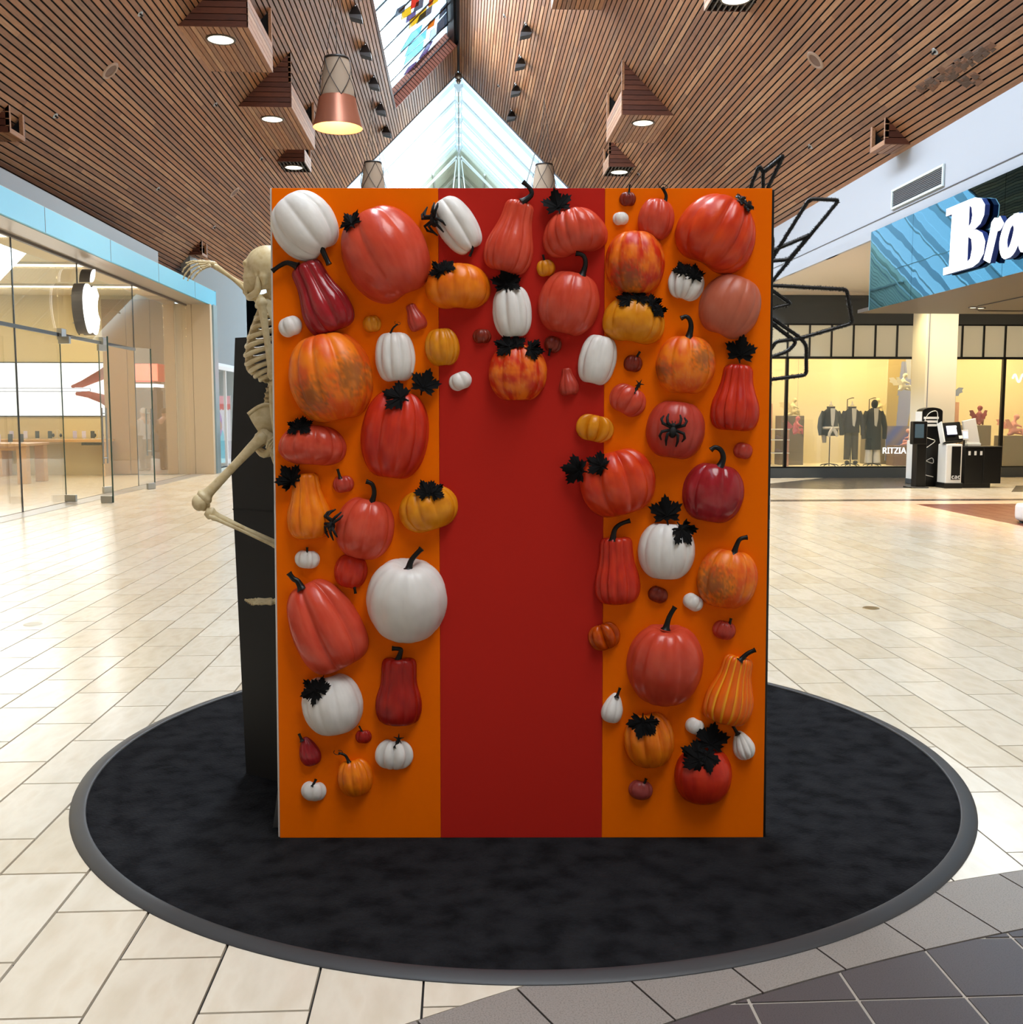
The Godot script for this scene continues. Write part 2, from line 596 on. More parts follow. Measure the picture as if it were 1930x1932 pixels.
func floor_tiles() -> void:
	var fl := struct("floor", "pale beige stone tile floor of the mall walkway with a grey and charcoal curved band")
	var base := MB.new()
	base.box(Vector3(0, -0.11, -28), Vector3(56, 0.2, 100))
	obj("grout_bed", base, M.grout, fl)
	var near := MB.new()
	near.box(Vector3(0, -0.008, 8.4), Vector3(14.4, 0.016, 18.6))
	stuff(obj("tile_field", near, M.beige_tile_0, fl))
	var c1 := Vector2(3.96, 4.98)
	var r1 := 8.62
	var r2 := r1 - 0.34
	var arc_out := PackedVector2Array()
	var arc_in := PackedVector2Array()
	for k in 241:
		var f := TAU * k / 240.0
		arc_out.append(c1 + Vector2(cos(f), sin(f)) * r1)
		arc_in.append(c1 + Vector2(cos(f), sin(f)) * r2)
	arc_out.remove_at(240)
	arc_in.remove_at(240)
	var gap := 0.0034
	var whole := []      # [dist, centre, variant]
	var cut := []        # [outline, material]
	var far_cut := []
	var regions := [[PackedVector2Array([Vector2(3.2, -18.55), Vector2(16, -18.55), Vector2(16, -18.95), Vector2(3.2, -18.95)]), "band_tile"], [PackedVector2Array([Vector2(6.0, -22.2), Vector2(9.2, -25.4), Vector2(11.5, -25.4), Vector2(10.0, -21.8), Vector2(8.0, -21.5)]), "band_tile"], [PackedVector2Array([Vector2(11.4, -20.6), Vector2(16.0, -20.6), Vector2(16.0, -22.4), Vector2(12.5, -22.4)]), "band_tile"], [PackedVector2Array([Vector2(8.15, -17.9), Vector2(14.0, -17.9), Vector2(14.0, -14.0), Vector2(8.1, -14.0)]), "brown_tile"]]
	var pw := 0.3035
	var pl := 0.597
	for row in range(-24, 54):
		var x0 := -0.112 + row * pw
		var start := -2.669 if posmod(row, 2) == 0 else -2.96
		for k in range(-3, 58):
			var z0 := start - k * pl
			var z1 := z0 - pl
			var mid := Vector2(x0 + pw / 2, (z0 + z1) / 2)
			if mid.x > 7.2 and (mid.y < -25.4 or mid.y > -8.0) or mid.x < -7.15 or mid.y > -0.9:
				continue
			if not shows(Vector3(mid.x, 0, mid.y)):
				continue
			var variant := rng.randi_range(0, 3)
			var mname := "beige_tile_%d" % variant
			var rect := PackedVector2Array([Vector2(x0 + gap, z0 - gap), Vector2(x0 + pw - gap, z0 - gap), Vector2(x0 + pw - gap, z1 + gap), Vector2(x0 + gap, z1 + gap)])
			if mid.distance_to(c1) < r1 + 0.45:
				for poly in Geometry2D.clip_polygons(rect, arc_out):
					if poly.size() > 2:
						cut.append([poly, mname])
				continue
			if mid.distance_to(Vector2(0.285, -4.742)) < 1.6:
				continue
			if mid.x > 2.8 and mid.y < -13.5:
				var rest := [rect]
				var hit := false
				for rg in regions:
					for inside in Geometry2D.intersect_polygons(rect, rg[0]):
						far_cut.append([inside, rg[1]])
						hit = true
					if hit:
						var next := []
						for q: PackedVector2Array in rest:
							next.append_array(Geometry2D.clip_polygons(q, rg[0]))
						rest = next
				if hit:
					for q: PackedVector2Array in rest:
						far_cut.append([q, mname])
					continue
			whole.append([mid.length(), mid, mname])
	whole.sort_custom(func(a, b): return a[0] < b[0])
	var one := MB.new()
	tile_block(one, Vector2.ZERO, Vector2(pw - gap * 2, pl - gap * 2))
	var shared := one.done()
	var fields := {}
	for k in whole.size():
		var w: Array = whole[k]
		if k < 235:
			var o := obj("tile", shared, M[w[2]], fl)
			o.position = Vector3(w[1].x, 0, w[1].y)
		else:
			if not fields.has(w[2]):
				fields[w[2]] = MB.new()
			tile_block(fields[w[2]], w[1], Vector2(pw - gap * 2, pl - gap * 2))
	for p in far_cut:
		if p[0].size() < 3:
			continue
		if not fields.has(p[1]):
			fields[p[1]] = MB.new()
		(fields[p[1]] as MB).plate(p[0], 0.012, Transform3D(Basis(Vector3(1, 0, 0), Vector3(0, 0, 1), Vector3(0, 1, 0)), Vector3(0, -0.006, 0)))
	for f: String in fields:
		stuff(obj("tile_field", fields[f], M[f], fl))
	for p in cut:
		flat_tile(p[0], M[p[1]], fl)
	# the curved grey band, cut by radial joints
	for k in range(-40, 4):
		var a0 := deg_to_rad(-90.0 + k * 2.06 + 0.55)
		var a1 := a0 + deg_to_rad(2.06)
		var poly := PackedVector2Array()
		for s in 4:
			poly.append(c1 + Vector2.from_angle(lerpf(a0, a1, s / 3.0) + (gap / r1 if s == 0 else (-gap / r1 if s == 3 else 0.0))) * (r1 - gap))
		for s in 4:
			poly.append(c1 + Vector2.from_angle(lerpf(a1, a0, s / 3.0) + (-gap / r1 if s == 0 else (gap / r1 if s == 3 else 0.0))) * (r2 + gap))
		var m := c1 + Vector2.from_angle((a0 + a1) / 2) * r1
		if m.y < -1.2 and m.x > -2.6 and m.x < 4.0:
			flat_tile(poly, M.grey_tile, fl)
	# charcoal squares inside the band
	var g2 := 0.0052
	var inner := PackedVector2Array()
	for p in arc_in:
		inner.append(c1 + (p - c1) * ((r2 - gap) / r2))
	var pale := MB.new()
	var bed := Geometry2D.intersect_polygons(arc_in, PackedVector2Array([Vector2(-3, -0.6), Vector2(5, -0.6), Vector2(5, -4), Vector2(-3, -4)]))
	for p in bed:
		pale.plate(p, 0.002, Transform3D(Basis(Vector3(1, 0, 0), Vector3(0, 0, 1), Vector3(0, 1, 0)), Vector3(0, -0.005, 0)))
	obj("grout_bed", pale, M.pale_grout, fl)
	for ix in range(-6, 12):
		for iz in range(0, 8):
			var a := Vector2(0.792 + ix * 0.304, -2.955 - 0.31 + iz * 0.3105)
			var rect := PackedVector2Array([a + Vector2(g2, g2), a + Vector2(0.304 - g2, g2), a + Vector2(0.304 - g2, 0.3105 - g2), a + Vector2(g2, 0.3105 - g2)])
			if a.y > -1.3 or not shows(Vector3(a.x, 0, a.y)) and not shows(Vector3(a.x + 0.3, 0, a.y)):
				continue
			for poly in Geometry2D.intersect_polygons(rect, inner):
				if poly.size() > 2:
					flat_tile(poly, M.charcoal_tile, fl)
	# small drain covers let into the tiles
	var d := thing("floor_drain", "small round brass drain cover in the tiles beside the board's orange edge", "drain", Vector3(3.42, 0.0, -8.27))
	var mb := MB.new()
	mb.lathe([Vector2(0, 0.004), Vector2(0.05, 0.004), Vector2(0.062, 0.006), Vector2(0.07, 0.0)], 24)
	obj("cover", mb, mat("brass", Color(0.6, 0.5, 0.33), 0.4, 0.6), d)
	d = thing("floor_drain", "small round pale cover plate in the tiles before the lit glass store", "drain", Vector3(-3.3, 0.0, -7.95))
	obj("cover", mb.done(), mat("pale_cover", Color(0.85, 0.82, 0.74), 0.5), d)


func tile_block(mb: MB, at: Vector2, size: Vector2) -> void:
	var h := size / 2
	var b := 0.0018
	var p := [Vector3(at.x - h.x, -0.012, at.y + h.y), Vector3(at.x + h.x, -0.012, at.y + h.y), Vector3(at.x + h.x, -0.012, at.y - h.y), Vector3(at.x - h.x, -0.012, at.y - h.y)]
	var q := [Vector3(at.x - h.x + b, 0, at.y + h.y - b), Vector3(at.x + h.x - b, 0, at.y + h.y - b), Vector3(at.x + h.x - b, 0, at.y - h.y + b), Vector3(at.x - h.x + b, 0, at.y - h.y + b)]
	mb.quad(q[0], q[1], q[2], q[3])
	for k in 4:
		mb.quad(p[k], p[(k + 1) % 4], q[(k + 1) % 4], q[k])


func flat_tile(poly: PackedVector2Array, m: Material, parent: Node) -> void:
	var mid := Vector2.ZERO
	for p in poly:
		mid += p / poly.size()
	var loc := PackedVector2Array()
	for p in poly:
		loc.append(p - mid)
	var mb := MB.new()
	mb.plate(loc, 0.012, Transform3D(Basis(Vector3(1, 0, 0), Vector3(0, 0, 1), Vector3(0, 1, 0)), Vector3(0, -0.006, 0)))
	var o := obj("tile", mb, m, parent)
	o.position = Vector3(mid.x, 0, mid.y)


func ceiling(side: int) -> void:
	var c := struct("ceiling", "sloping ceiling of narrow cedar boards with dark gaps, %s of the ridge" % ("the side above the lit glass store" if side < 0 else "the side above the mirrored sign"))
	var backing := MB.new()
	var glazed := side < 0
	var slabs := [[0.0, 8.2, -35.75, -33.1], [2.0, 8.2, -33.1, 14.0], [0.0, 2.0, 8.0, 14.0]]
	if not glazed:
		slabs = [[0.0, 8.2, -35.75, -3.0], [0.0, 0.7, -3.0, 3.0], [3.7, 8.2, -3.0, 3.0], [0.0, 8.2, 3.0, 14.0]]
	for s in slabs:
		slope_slab(backing, s[0], s[1], s[2], s[3], 0.034, 0.2, side)
	obj("backing", backing, M.dark_void, c)
	var module := 0.0733
	var boards := []
	var plain := [MB.new(), MB.new(), MB.new(), MB.new()]
	var rows := 105 if side < 0 else 98
	for k in rows:
		var x := 0.03 + module * (k + 0.5)
		var y := RIDGE - x
		var z_near := -(y - 1.62) / 0.47
		var stop := 8.0
		if glazed and x < 1.96:
			z_near = -33.12
			stop = -33.12
		var z := -35.7
		z += rng.randf_range(0.0, 2.2) if k % 3 else 0.0
		if z > -35.7:
			boards.append([x, -35.7, z - 0.004])
		while z < z_near - 0.1:
			var e := z + rng.randf_range(1.4, 3.8)
			if e > z_near - 0.9 and stop < 0.0:
				e = stop
			boards.append([x, z, e - 0.004])
			z = e
		if stop > 0.0:
			board(plain[k % 4], x, z, -3.0 if not glazed and x > 0.66 and x < 3.74 else 8.0, side)
	var scored := []
	for b in boards:
		var m := slope_point(b[0], (b[1] + b[2]) / 2, 0, side)
		var d := (m - Vector3(0, 1.62, 0)).length()
		scored.append([-(b[2] - b[1]) / (d * d) if shows(m) else 0.0, b])
	scored.sort_custom(func(a, b): return a[0] < b[0])
	var fields := {}
	for k in scored.size():
		var b: Array = scored[k][1]
		var tone := rng.randi_range(0, 9)
		if k < 298:
			var mb := MB.new()
			board(mb, b[0], -(b[2] - b[1]) / 2, (b[2] - b[1]) / 2, side)
			var o := obj("slat", mb, M["cedar_%d" % tone], c)
			o.position.z = (b[1] + b[2]) / 2
		else:
			if not fields.has(tone):
				fields[tone] = MB.new()
			board(fields[tone], b[0], b[1], b[2], side)
	for f: int in fields:
		stuff(obj("slat_field", fields[f], M["cedar_%d" % f], c))
	for k in 4:
		if plain[k].v.size():
			stuff(obj("slat_field", plain[k], M["cedar_%d" % (k * 2)], c))


func board(mb: MB, x: float, z0: float, z1: float, side: int) -> void:
	var n := Vector3(side * RC, RC, 0)
	var t := Vector3(side * RC, -RC, 0)
	var hw := 0.0393
	var mid := Vector3(side * x, RIDGE - x, 0)
	var p := []
	for s in [[-hw, 0.003], [-hw + 0.003, 0.0], [hw - 0.003, 0.0], [hw, 0.003], [hw, 0.022], [-hw, 0.022]]:
		p.append(mid + t * s[0] + n * s[1])
	var a := Vector3(0, 0, z0)
	var b := Vector3(0, 0, z1)
	for k in 5:
		var q: Vector3 = (p[k] + p[k + 1]) * 0.5 - (mid + n * 0.011)
		mb.oriented(p[k] + a, p[k + 1] + a, p[k + 1] + b, p[k] + b, q)
	mb.oriented(p[0] + b, p[3] + b, p[4] + b, p[5] + b, Vector3(0, 0, 1))
	mb.oriented(p[0] + a, p[3] + a, p[4] + a, p[5] + a, Vector3(0, 0, -1))


func bar(mb: MB, a: Vector3, b: Vector3, w: float, h: float, up := Vector3.UP) -> void:
	var d := (b - a).normalized()
	var s := d.cross(up).normalized()
	if s.length() < 0.5:
		s = d.cross(Vector3.RIGHT).normalized()
	var u := s.cross(d)
	mb.box((a + b) / 2, Vector3(w, h, a.distance_to(b)), 0.0, Basis(s, u, -d))


func skylights() -> void:
	# stained glass strip beside the ridge, set a little above the boards
	var st := thing("stained_glass_skylight", "long skylight of pale and coloured leaded glass beside the ceiling ridge", "skylight")
	var off := 0.3
	var bars := MB.new()
	var z := -33.05
	var k := 0
	while z < 8.0:
		var mb := MB.new()
		slope_slab(mb, 0.03, 1.95, z + 0.03, z + 1.32, off, 0.012, -1)
		obj("pane", mb, M.glass, st)
		slope_slab(bars, 0.0, 2.0, z - 0.025, z + 0.02, off - 0.01, 0.03, -1)
		z += 1.35
		k += 1
	slope_slab(bars, -0.02, 0.06, -33.05, 8.0, off - 0.2, 0.3, -1)
	obj("glazing_bar", bars, M.black_metal, st)
	# coloured pieces: outline in (distance from the ridge, z)
	var cols := {"amber_glass": Color(0.95, 0.7, 0.12), "red_glass": Color(0.85, 0.16, 0.1), "violet_glass": Color(0.42, 0.34, 0.5), "smoke_glass": Color(0.33, 0.33, 0.36), "aqua_glass": Color(0.55, 0.85, 0.93), "orange_glass": Color(0.92, 0.45, 0.1), "white_glass": Color(0.92, 0.97, 1.0)}
	for n: String in cols:
		mat(n, Color(cols[n].r, cols[n].g, cols[n].b, 0.03), 0.05, 0.0, {"refraction_enabled": true, "refraction_scale": 0.05})
	var pieces := [
		["smoke_glass", [[0.35, -32.3], [1.1, -32.6], [1.35, -32.2], [0.9, -31.9]]], ["violet_glass", [[0.75, -32.1], [1.0, -31.8], [0.7, -31.0], [0.55, -31.3]]],
		["violet_glass", [[1.15, -32.3], [1.45, -31.9], [1.3, -31.5], [1.05, -31.8]]], ["aqua_glass", [[0.85, -31.0], [1.4, -30.7], [1.3, -29.9], [0.8, -30.2]]],
		["aqua_glass", [[0.75, -30.1], [1.35, -29.8], [1.2, -29.0], [0.7, -29.2]]], ["aqua_glass", [[0.9, -29.0], [1.45, -28.7], [1.1, -27.9], [0.8, -28.2]]],
		["smoke_glass", [[0.1, -31.3], [0.45, -31.0], [0.4, -29.8], [0.1, -29.6]]], ["smoke_glass", [[0.1, -29.5], [0.35, -29.5], [0.3, -28.6], [0.1, -28.5]]],
		["orange_glass", [[0.5, -29.6], [0.7, -29.3], [0.6, -28.7], [0.45, -29.0]]], ["white_glass", [[0.45, -30.9], [0.65, -30.8], [0.6, -29.9], [0.48, -30.0]]],
		["smoke_glass", [[0.55, -27.9], [0.95, -27.5], [0.85, -26.9], [0.5, -27.2]]], ["amber_glass", [[0.7, -27.6], [1.15, -27.2], [1.1, -26.3], [0.65, -26.8]]],
		["amber_glass", [[0.35, -27.4], [0.6, -27.1], [0.55, -26.4], [0.3, -26.7]]], ["red_glass", [[0.5, -27.1], [0.62, -26.9], [0.55, -26.2], [0.44, -26.4]]],
		["violet_glass", [[0.28, -26.9], [0.45, -26.6], [0.4, -25.9], [0.25, -26.1]]], ["violet_glass", [[0.95, -26.6], [1.2, -26.3], [1.15, -25.7], [0.92, -26.0]]],
		["smoke_glass", [[0.75, -26.4], [1.0, -26.0], [0.9, -25.3], [0.7, -25.6]]], ["red_glass", [[0.85, -25.8], [1.05, -25.4], [1.0, -24.6], [0.8, -25.0]]],
		["amber_glass", [[1.05, -25.9], [1.3, -25.5], [1.25, -24.8], [1.02, -25.1]]], ["white_glass", [[0.35, -26.2], [0.7, -25.8], [0.65, -24.9], [0.32, -25.2]]],
		["amber_glass", [[0.12, -25.9], [0.35, -25.5], [0.3, -24.3], [0.12, -24.4]]], ["orange_glass", [[0.5, -25.6], [0.75, -25.3], [0.7, -24.7], [0.48, -24.9]]],
		["smoke_glass", [[1.2, -25.0], [1.45, -24.6], [1.35, -24.1], [1.15, -24.4]]], ["red_glass", [[0.6, -24.7], [0.85, -24.3], [0.8, -23.6], [0.58, -23.9]]]]
	for p in pieces:
		var lo := []
		var hi := []
		for q in p[1]:
			var zq: float = -32.6 + (q[1] + 32.6) * 0.62
			lo.append(slope_point(q[0], zq, off - 0.02, -1))
			hi.append(slope_point(q[0], zq, off - 0.008, -1))
		var mb := MB.new()
		mb.hexa(lo, hi)
		obj("glass_piece", mb, M[p[0]], st)
	area_light(Vector3(0.0, 7.5, -44.4), Vector3(0, 0.35, -1), Vector2(8.0, 2.0), Color(0.95, 1.0, 0.97), 8.0, "daylight_stand_in")  # added fill in mid-air, aimed to brighten the corrugated deck
	# unseen skylight over the viewpoint, placed to light the front of the board
	var sk := thing("unseen_skylight", "unseen clear skylight over the viewpoint, placed to light the board", "skylight")
	for r in 4:
		var mb := MB.new()
		slope_slab(mb, 0.72, 3.68, -2.98 + r * 1.5, -1.54 + r * 1.5, 0.2, 0.012, 1)
		obj("pane", mb, M.glass, sk)
		mb = MB.new()
		slope_slab(mb, 0.72, 3.68, -1.54 + r * 1.5, -1.48 + r * 1.5, 0.18, 0.05, 1)
		obj("glazing_bar", mb, M.black_metal, sk)
	# boarded reveal at the far end of the opening and along its lower side
	var rv := struct("trim_1", "reddish boarded end of the stained glass opening")
	for j in 26:
		var x := 0.05 + j * 0.0735
		var mb := MB.new()
		slope_slab(mb, x, x + 0.06, -33.13, -33.06, 0.0, 0.5, -1)
		obj("plank", mb, M.lit_reveal_wood, rv)
	var side_b := MB.new()
	slope_slab(side_b, 0.0, 2.0, -33.17, -33.14, 0.0, 0.52, -1)
	slope_slab(side_b, 1.96, 2.0, -33.1, 8.0, 0.0, 0.5, -1)
	obj("lining", side_b, M.redwood_0, rv)
	# cap over the two slopes, placed to block sky leaking at the ridge
	var cap := MB.new()
	cap.box(Vector3(0.0, RIDGE + 0.32, -14.0), Vector3(0.5, 0.12, 44.0))
	cap.box(Vector3(0.06, RIDGE + 0.06, -14.0), Vector3(0.12, 0.1, 43.5))
	cap.box(Vector3(0.0, RIDGE + 0.09, -34.45), Vector3(0.34, 0.1, 2.6))
	struct("trim_2", "dark cap blocking the sky at the ridge above the boards", cap, M.black_metal)
	# glazed gable beyond the boarded ceiling
	var gl := struct("window_1", "bright glazed gable roof beyond the boarded ceiling")
	for side: int in [-1, 1]:
		for r in 7:
			for q in 3:
				var mb := MB.new()
				var z0 := -35.8 - r * 1.36
				slope_slab(mb, 0.1 + q * 2.5, 2.55 + q * 2.5, z0 - 1.32, z0, 0.06, 0.012, side)
				obj("pane", mb, M.glass, gl)
		for r in 4:
			var z0 := -38.5 - r * 2.72
			var mb := MB.new()
			slope_slab(mb, 0.0, 7.6, z0 - 0.03, z0 + 0.03, 0.02, 0.04, side)
			obj("rafter", mb, M.steel_paint, gl)
		for r in 5:
			var z1 := -36.4 - r * 2.0
			var fb := MB.new()
			slope_slab(fb, 0.1, 7.6, z1 - 0.62, z1, 0.045, 0.006, side)
			obj("translucent_bar", fb, M.translucent_bar, gl)
		for q in 4:
			var mb := MB.new()
			slope_slab(mb, 0.06 + q * 2.5, 0.09 + q * 2.5, -45.3, -35.75, 0.03, 0.03, side)
			obj("purlin", mb, M.steel_paint, gl)
	for r in 7:
		var z0 := -36.6 - r * 1.36
		var mb := MB.new()
		mb.hexa([Vector3(-0.02, RIDGE - 0.36, z0), Vector3(0.02, RIDGE - 0.36, z0), Vector3(0.02, RIDGE - 0.36, z0 - 0.3), Vector3(-0.02, RIDGE - 0.36, z0 - 0.3)], [Vector3(-0.16, RIDGE - 0.1, z0), Vector3(0.16, RIDGE - 0.1, z0), Vector3(0.16, RIDGE - 0.1, z0 - 0.3), Vector3(-0.16, RIDGE - 0.1, z0 - 0.3)])
		bar(mb, Vector3(0, RIDGE - 0.3, z0 - 0.15), Vector3(0, RIDGE - 0.3, z0 - 1.4), 0.05, 0.05)
		obj("ridge_bracket", mb, M.steel_paint, gl)
	var edge := MB.new()
	for side: int in [-1, 1]:
		slope_slab(edge, 0.0, 7.6, -35.82, -35.74, -0.02, 0.2, side)
	struct("trim_3", "grey metal edge where the boarded ceiling meets the glazed roof", edge, M.fascia_grey)
	var bk := MB.new()
	bk.lathe([Vector2(0, 0.22), Vector2(0.1, 0.2), Vector2(0.13, 0.12), Vector2(0.1, 0.05), Vector2(0.06, 0.03), Vector2(0.09, 0.0), Vector2(0.06, -0.1), Vector2(0, -0.13)], 14, Vector3(0, RIDGE - 0.33, -35.5))
	tag(obj("ridge_lamp", bk, M.steel), "small grey metal fitting at the top of the glazed gable", "fitting")
	# corrugated roof with its trusses farther on
	var roof := struct("ceiling_far", "grey green corrugated roof deck beyond the glazed gable")
	for side: int in [-1, 1]:
		var mb := MB.new()
		var g := PackedVector3Array()
		var nn := 220
		for a in 2:
			for b in nn:
				var zz := -45.35 - b * 0.075
				g.append(slope_point(0.0 if a == 0 else 8.0, zz, 0.12 if (b / 2) % 2 == 0 else 0.0, side))
		mb.grid(g, nn, 2, false, side > 0)
		obj("roof_deck", mb, M.corrugated, roof)
		for r in 3:
			var t2 := MB.new()
			slope_slab(t2, 1.1 + r * 2.2, 1.16 + r * 2.2, -62.0, -45.4, -0.06, 0.06, side)
			obj("purlin", t2, M.truss_paint, roof)
	for r in 5:
		var zz := -45.6 - r * 3.6
		var t := thing("roof_truss", "white steel roof truss with crossing struts, number %s from the glazed gable" % ["one", "two", "three", "four", "five"][r], "truss", Vector3(0, 0, zz), Basis(), "roof trusses under the corrugated deck")
		for side: int in [-1, 1]:
			var a := MB.new()
			bar(a, Vector3(side * 0.1, RIDGE - 0.35, 0), Vector3(side * 7.0, RIDGE - 7.25, 0), 0.07, 0.08, Vector3.BACK)
			obj("rafter", a, M.truss_paint, t)
			for q in [[0.05, 0.4, 1.6, 1.9], [0.4, 3.0, 1.6, 1.9], [0.4, 3.0, 3.0, 3.3], [0.1, 0.4, 0.4, 3.0]]:
				var b := MB.new()
				bar(b, Vector3(side * q[0], RIDGE - q[1], 0), Vector3(side * q[2], RIDGE - q[3], 0), 0.045, 0.045, Vector3.BACK)
				obj("strut", b, M.truss_paint, t)
		var c := MB.new()
		bar(c, Vector3(0, RIDGE - 0.2, 0), Vector3(0, RIDGE - 4.2, 0), 0.06, 0.06, Vector3.BACK)
		obj("post", c, M.truss_paint, t)
		var tie := MB.new()
		bar(tie, Vector3(-3.2, RIDGE - 3.2, 0), Vector3(3.2, RIDGE - 3.2, 0), 0.08, 0.1, Vector3.BACK)
		obj("tie", tie, M.truss_paint, t)


func walls() -> void:
	var mb := MB.new()
	mb.box(Vector3(7.23, 5.29, -14.0), Vector3(0.06, 1.3, 43.5))
	var w := struct("wall_right", "white plastered bulkhead wall under the eave above the mirrored sign", mb, M.bulkhead_white)
	mb = MB.new()
	mb.box(Vector3(7.19, 4.935, -14.0), Vector3(0.012, 0.008, 43.5))
	obj("seam", mb, M.fascia_grey, w)
	mb = MB.new()
	mb.box(Vector3(7.32, 2.32, 3.0), Vector3(0.24, 4.64, 20.0))
	struct("wall_right", "plain cream wall along the walkway behind the viewpoint", mb, M.cream_plaster)
	mb = MB.new()
	mb.box(Vector3(7.32, 2.95, -44.0), Vector3(0.24, 5.9, 36.6))
	struct("wall_right", "plain cream wall beyond the far shop front", mb, M.cream_plaster)
	mb = MB.new()
	mb.box(Vector3(0, 6.5, 13.5), Vector3(16.4, 13.4, 0.3))
	struct("wall_rear", "plain cream wall closing the walkway behind the viewpoint", mb, M.cream_plaster)
	mb = MB.new()
	mb.box(Vector3(0, 6.5, -62.3), Vector3(16.4, 13.4, 0.3))
	struct("wall_far", "plain cream wall closing the far end of the walkway", mb, M.cream_plaster)
	mb = MB.new()
	mb.box(Vector3(-7.32, 2.6, 2.5), Vector3(0.24, 5.2, 22.5))
	struct("wall_left", "plain cream wall before the lit glass store", mb, M.cream_plaster)
	mb = MB.new()
	mb.box(Vector3(-7.32, 4.45, -45.0), Vector3(0.24, 2.95, 33.4))
	mb.box(Vector3(-7.32, 2.95, -49.0), Vector3(0.24, 5.9, 27.0))
	struct("wall_left", "grey wall above the second shop beyond the lit glass store", mb, M.grey_wall)
	mb = MB.new()
	mb.box(Vector3(11.8, 4.72, -16.6), Vector3(9.2, 0.16, 18.0))
	struct("ceiling_side", "flat cream ceiling of the side passage by the far shop", mb, M.cream_plaster)
	mb = MB.new()
	mb.box(Vector3(16.5, 2.4, -16.6), Vector3(0.24, 4.9, 18.4))
	struct("wall_passage", "cream wall closing the side passage", mb, M.cream_plaster)
	mb = MB.new()
	mb.box(Vector3(11.8, 2.4, -7.3), Vector3(9.4, 4.9, 0.2))
	struct("wall_passage", "cream wall behind the sign's shop", mb, M.cream_plaster)
	# vent grille in the bulkhead
	var v := thing("vent_grille", "long white framed air grille in the white bulkhead above the mirrored sign", "vent", Vector3(7.19, 5.145, -16.16))
	mb = MB.new()
	for s: int in [-1, 1]:
		mb.box(Vector3(-0.01, s * 0.145, 0), Vector3(0.03, 0.035, 1.84), 0.004)
		mb.box(Vector3(-0.01, 0, s * 0.9), Vector3(0.03, 0.29, 0.035), 0.004)
	obj("frame", mb, mat("vent_white", Color(0.85, 0.9, 0.9), 0.4), v)
	for k in 9:
		mb = MB.new()
		mb.box(Vector3(0, -0.112 + k * 0.028, 0), Vector3(0.02, 0.012, 1.76), 0.0, Basis(Vector3.BACK, 0.5))
		obj("slat", mb, M.fascia_grey, v)
	mb = MB.new()
	mb.box(Vector3(0.01, 0, 0), Vector3(0.012, 0.27, 1.77))
	obj("backing", mb, mat("vent_dark", Color(0.32, 0.36, 0.4), 0.8), v)


func picture(called: String, w: int, h: int, draw: Callable, rough := 0.6, emit := 0.0) -> StandardMaterial3D:
	var im := Image.create_empty(w, h, false, Image.FORMAT_RGBA8)
	for y in h:
		for x in w:
			im.set_pixel(x, y, draw.call(float(x) / w, float(y) / h))
	var t := ImageTexture.create_from_image(im)
	var m := mat(called, Color.WHITE, rough, 0.0, {"albedo_texture": t})
	if emit > 0.0:
		m.albedo_color = Color(0.05, 0.05, 0.05)
		m.emission_enabled = true
		m.emission_texture = t
		m.emission = Color.WHITE
		m.emission_operator = BaseMaterial3D.EMISSION_OP_MULTIPLY
		m.emission_energy_multiplier = emit
	return m


func in_capsule(p: Vector2, a: Vector2, b: Vector2, ra: float, rb: float) -> bool:
	var ab := b - a
	var t := clampf((p - a).dot(ab) / ab.length_squared(), 0, 1)
	return p.distance_to(a + ab * t) < lerpf(ra, rb, t)


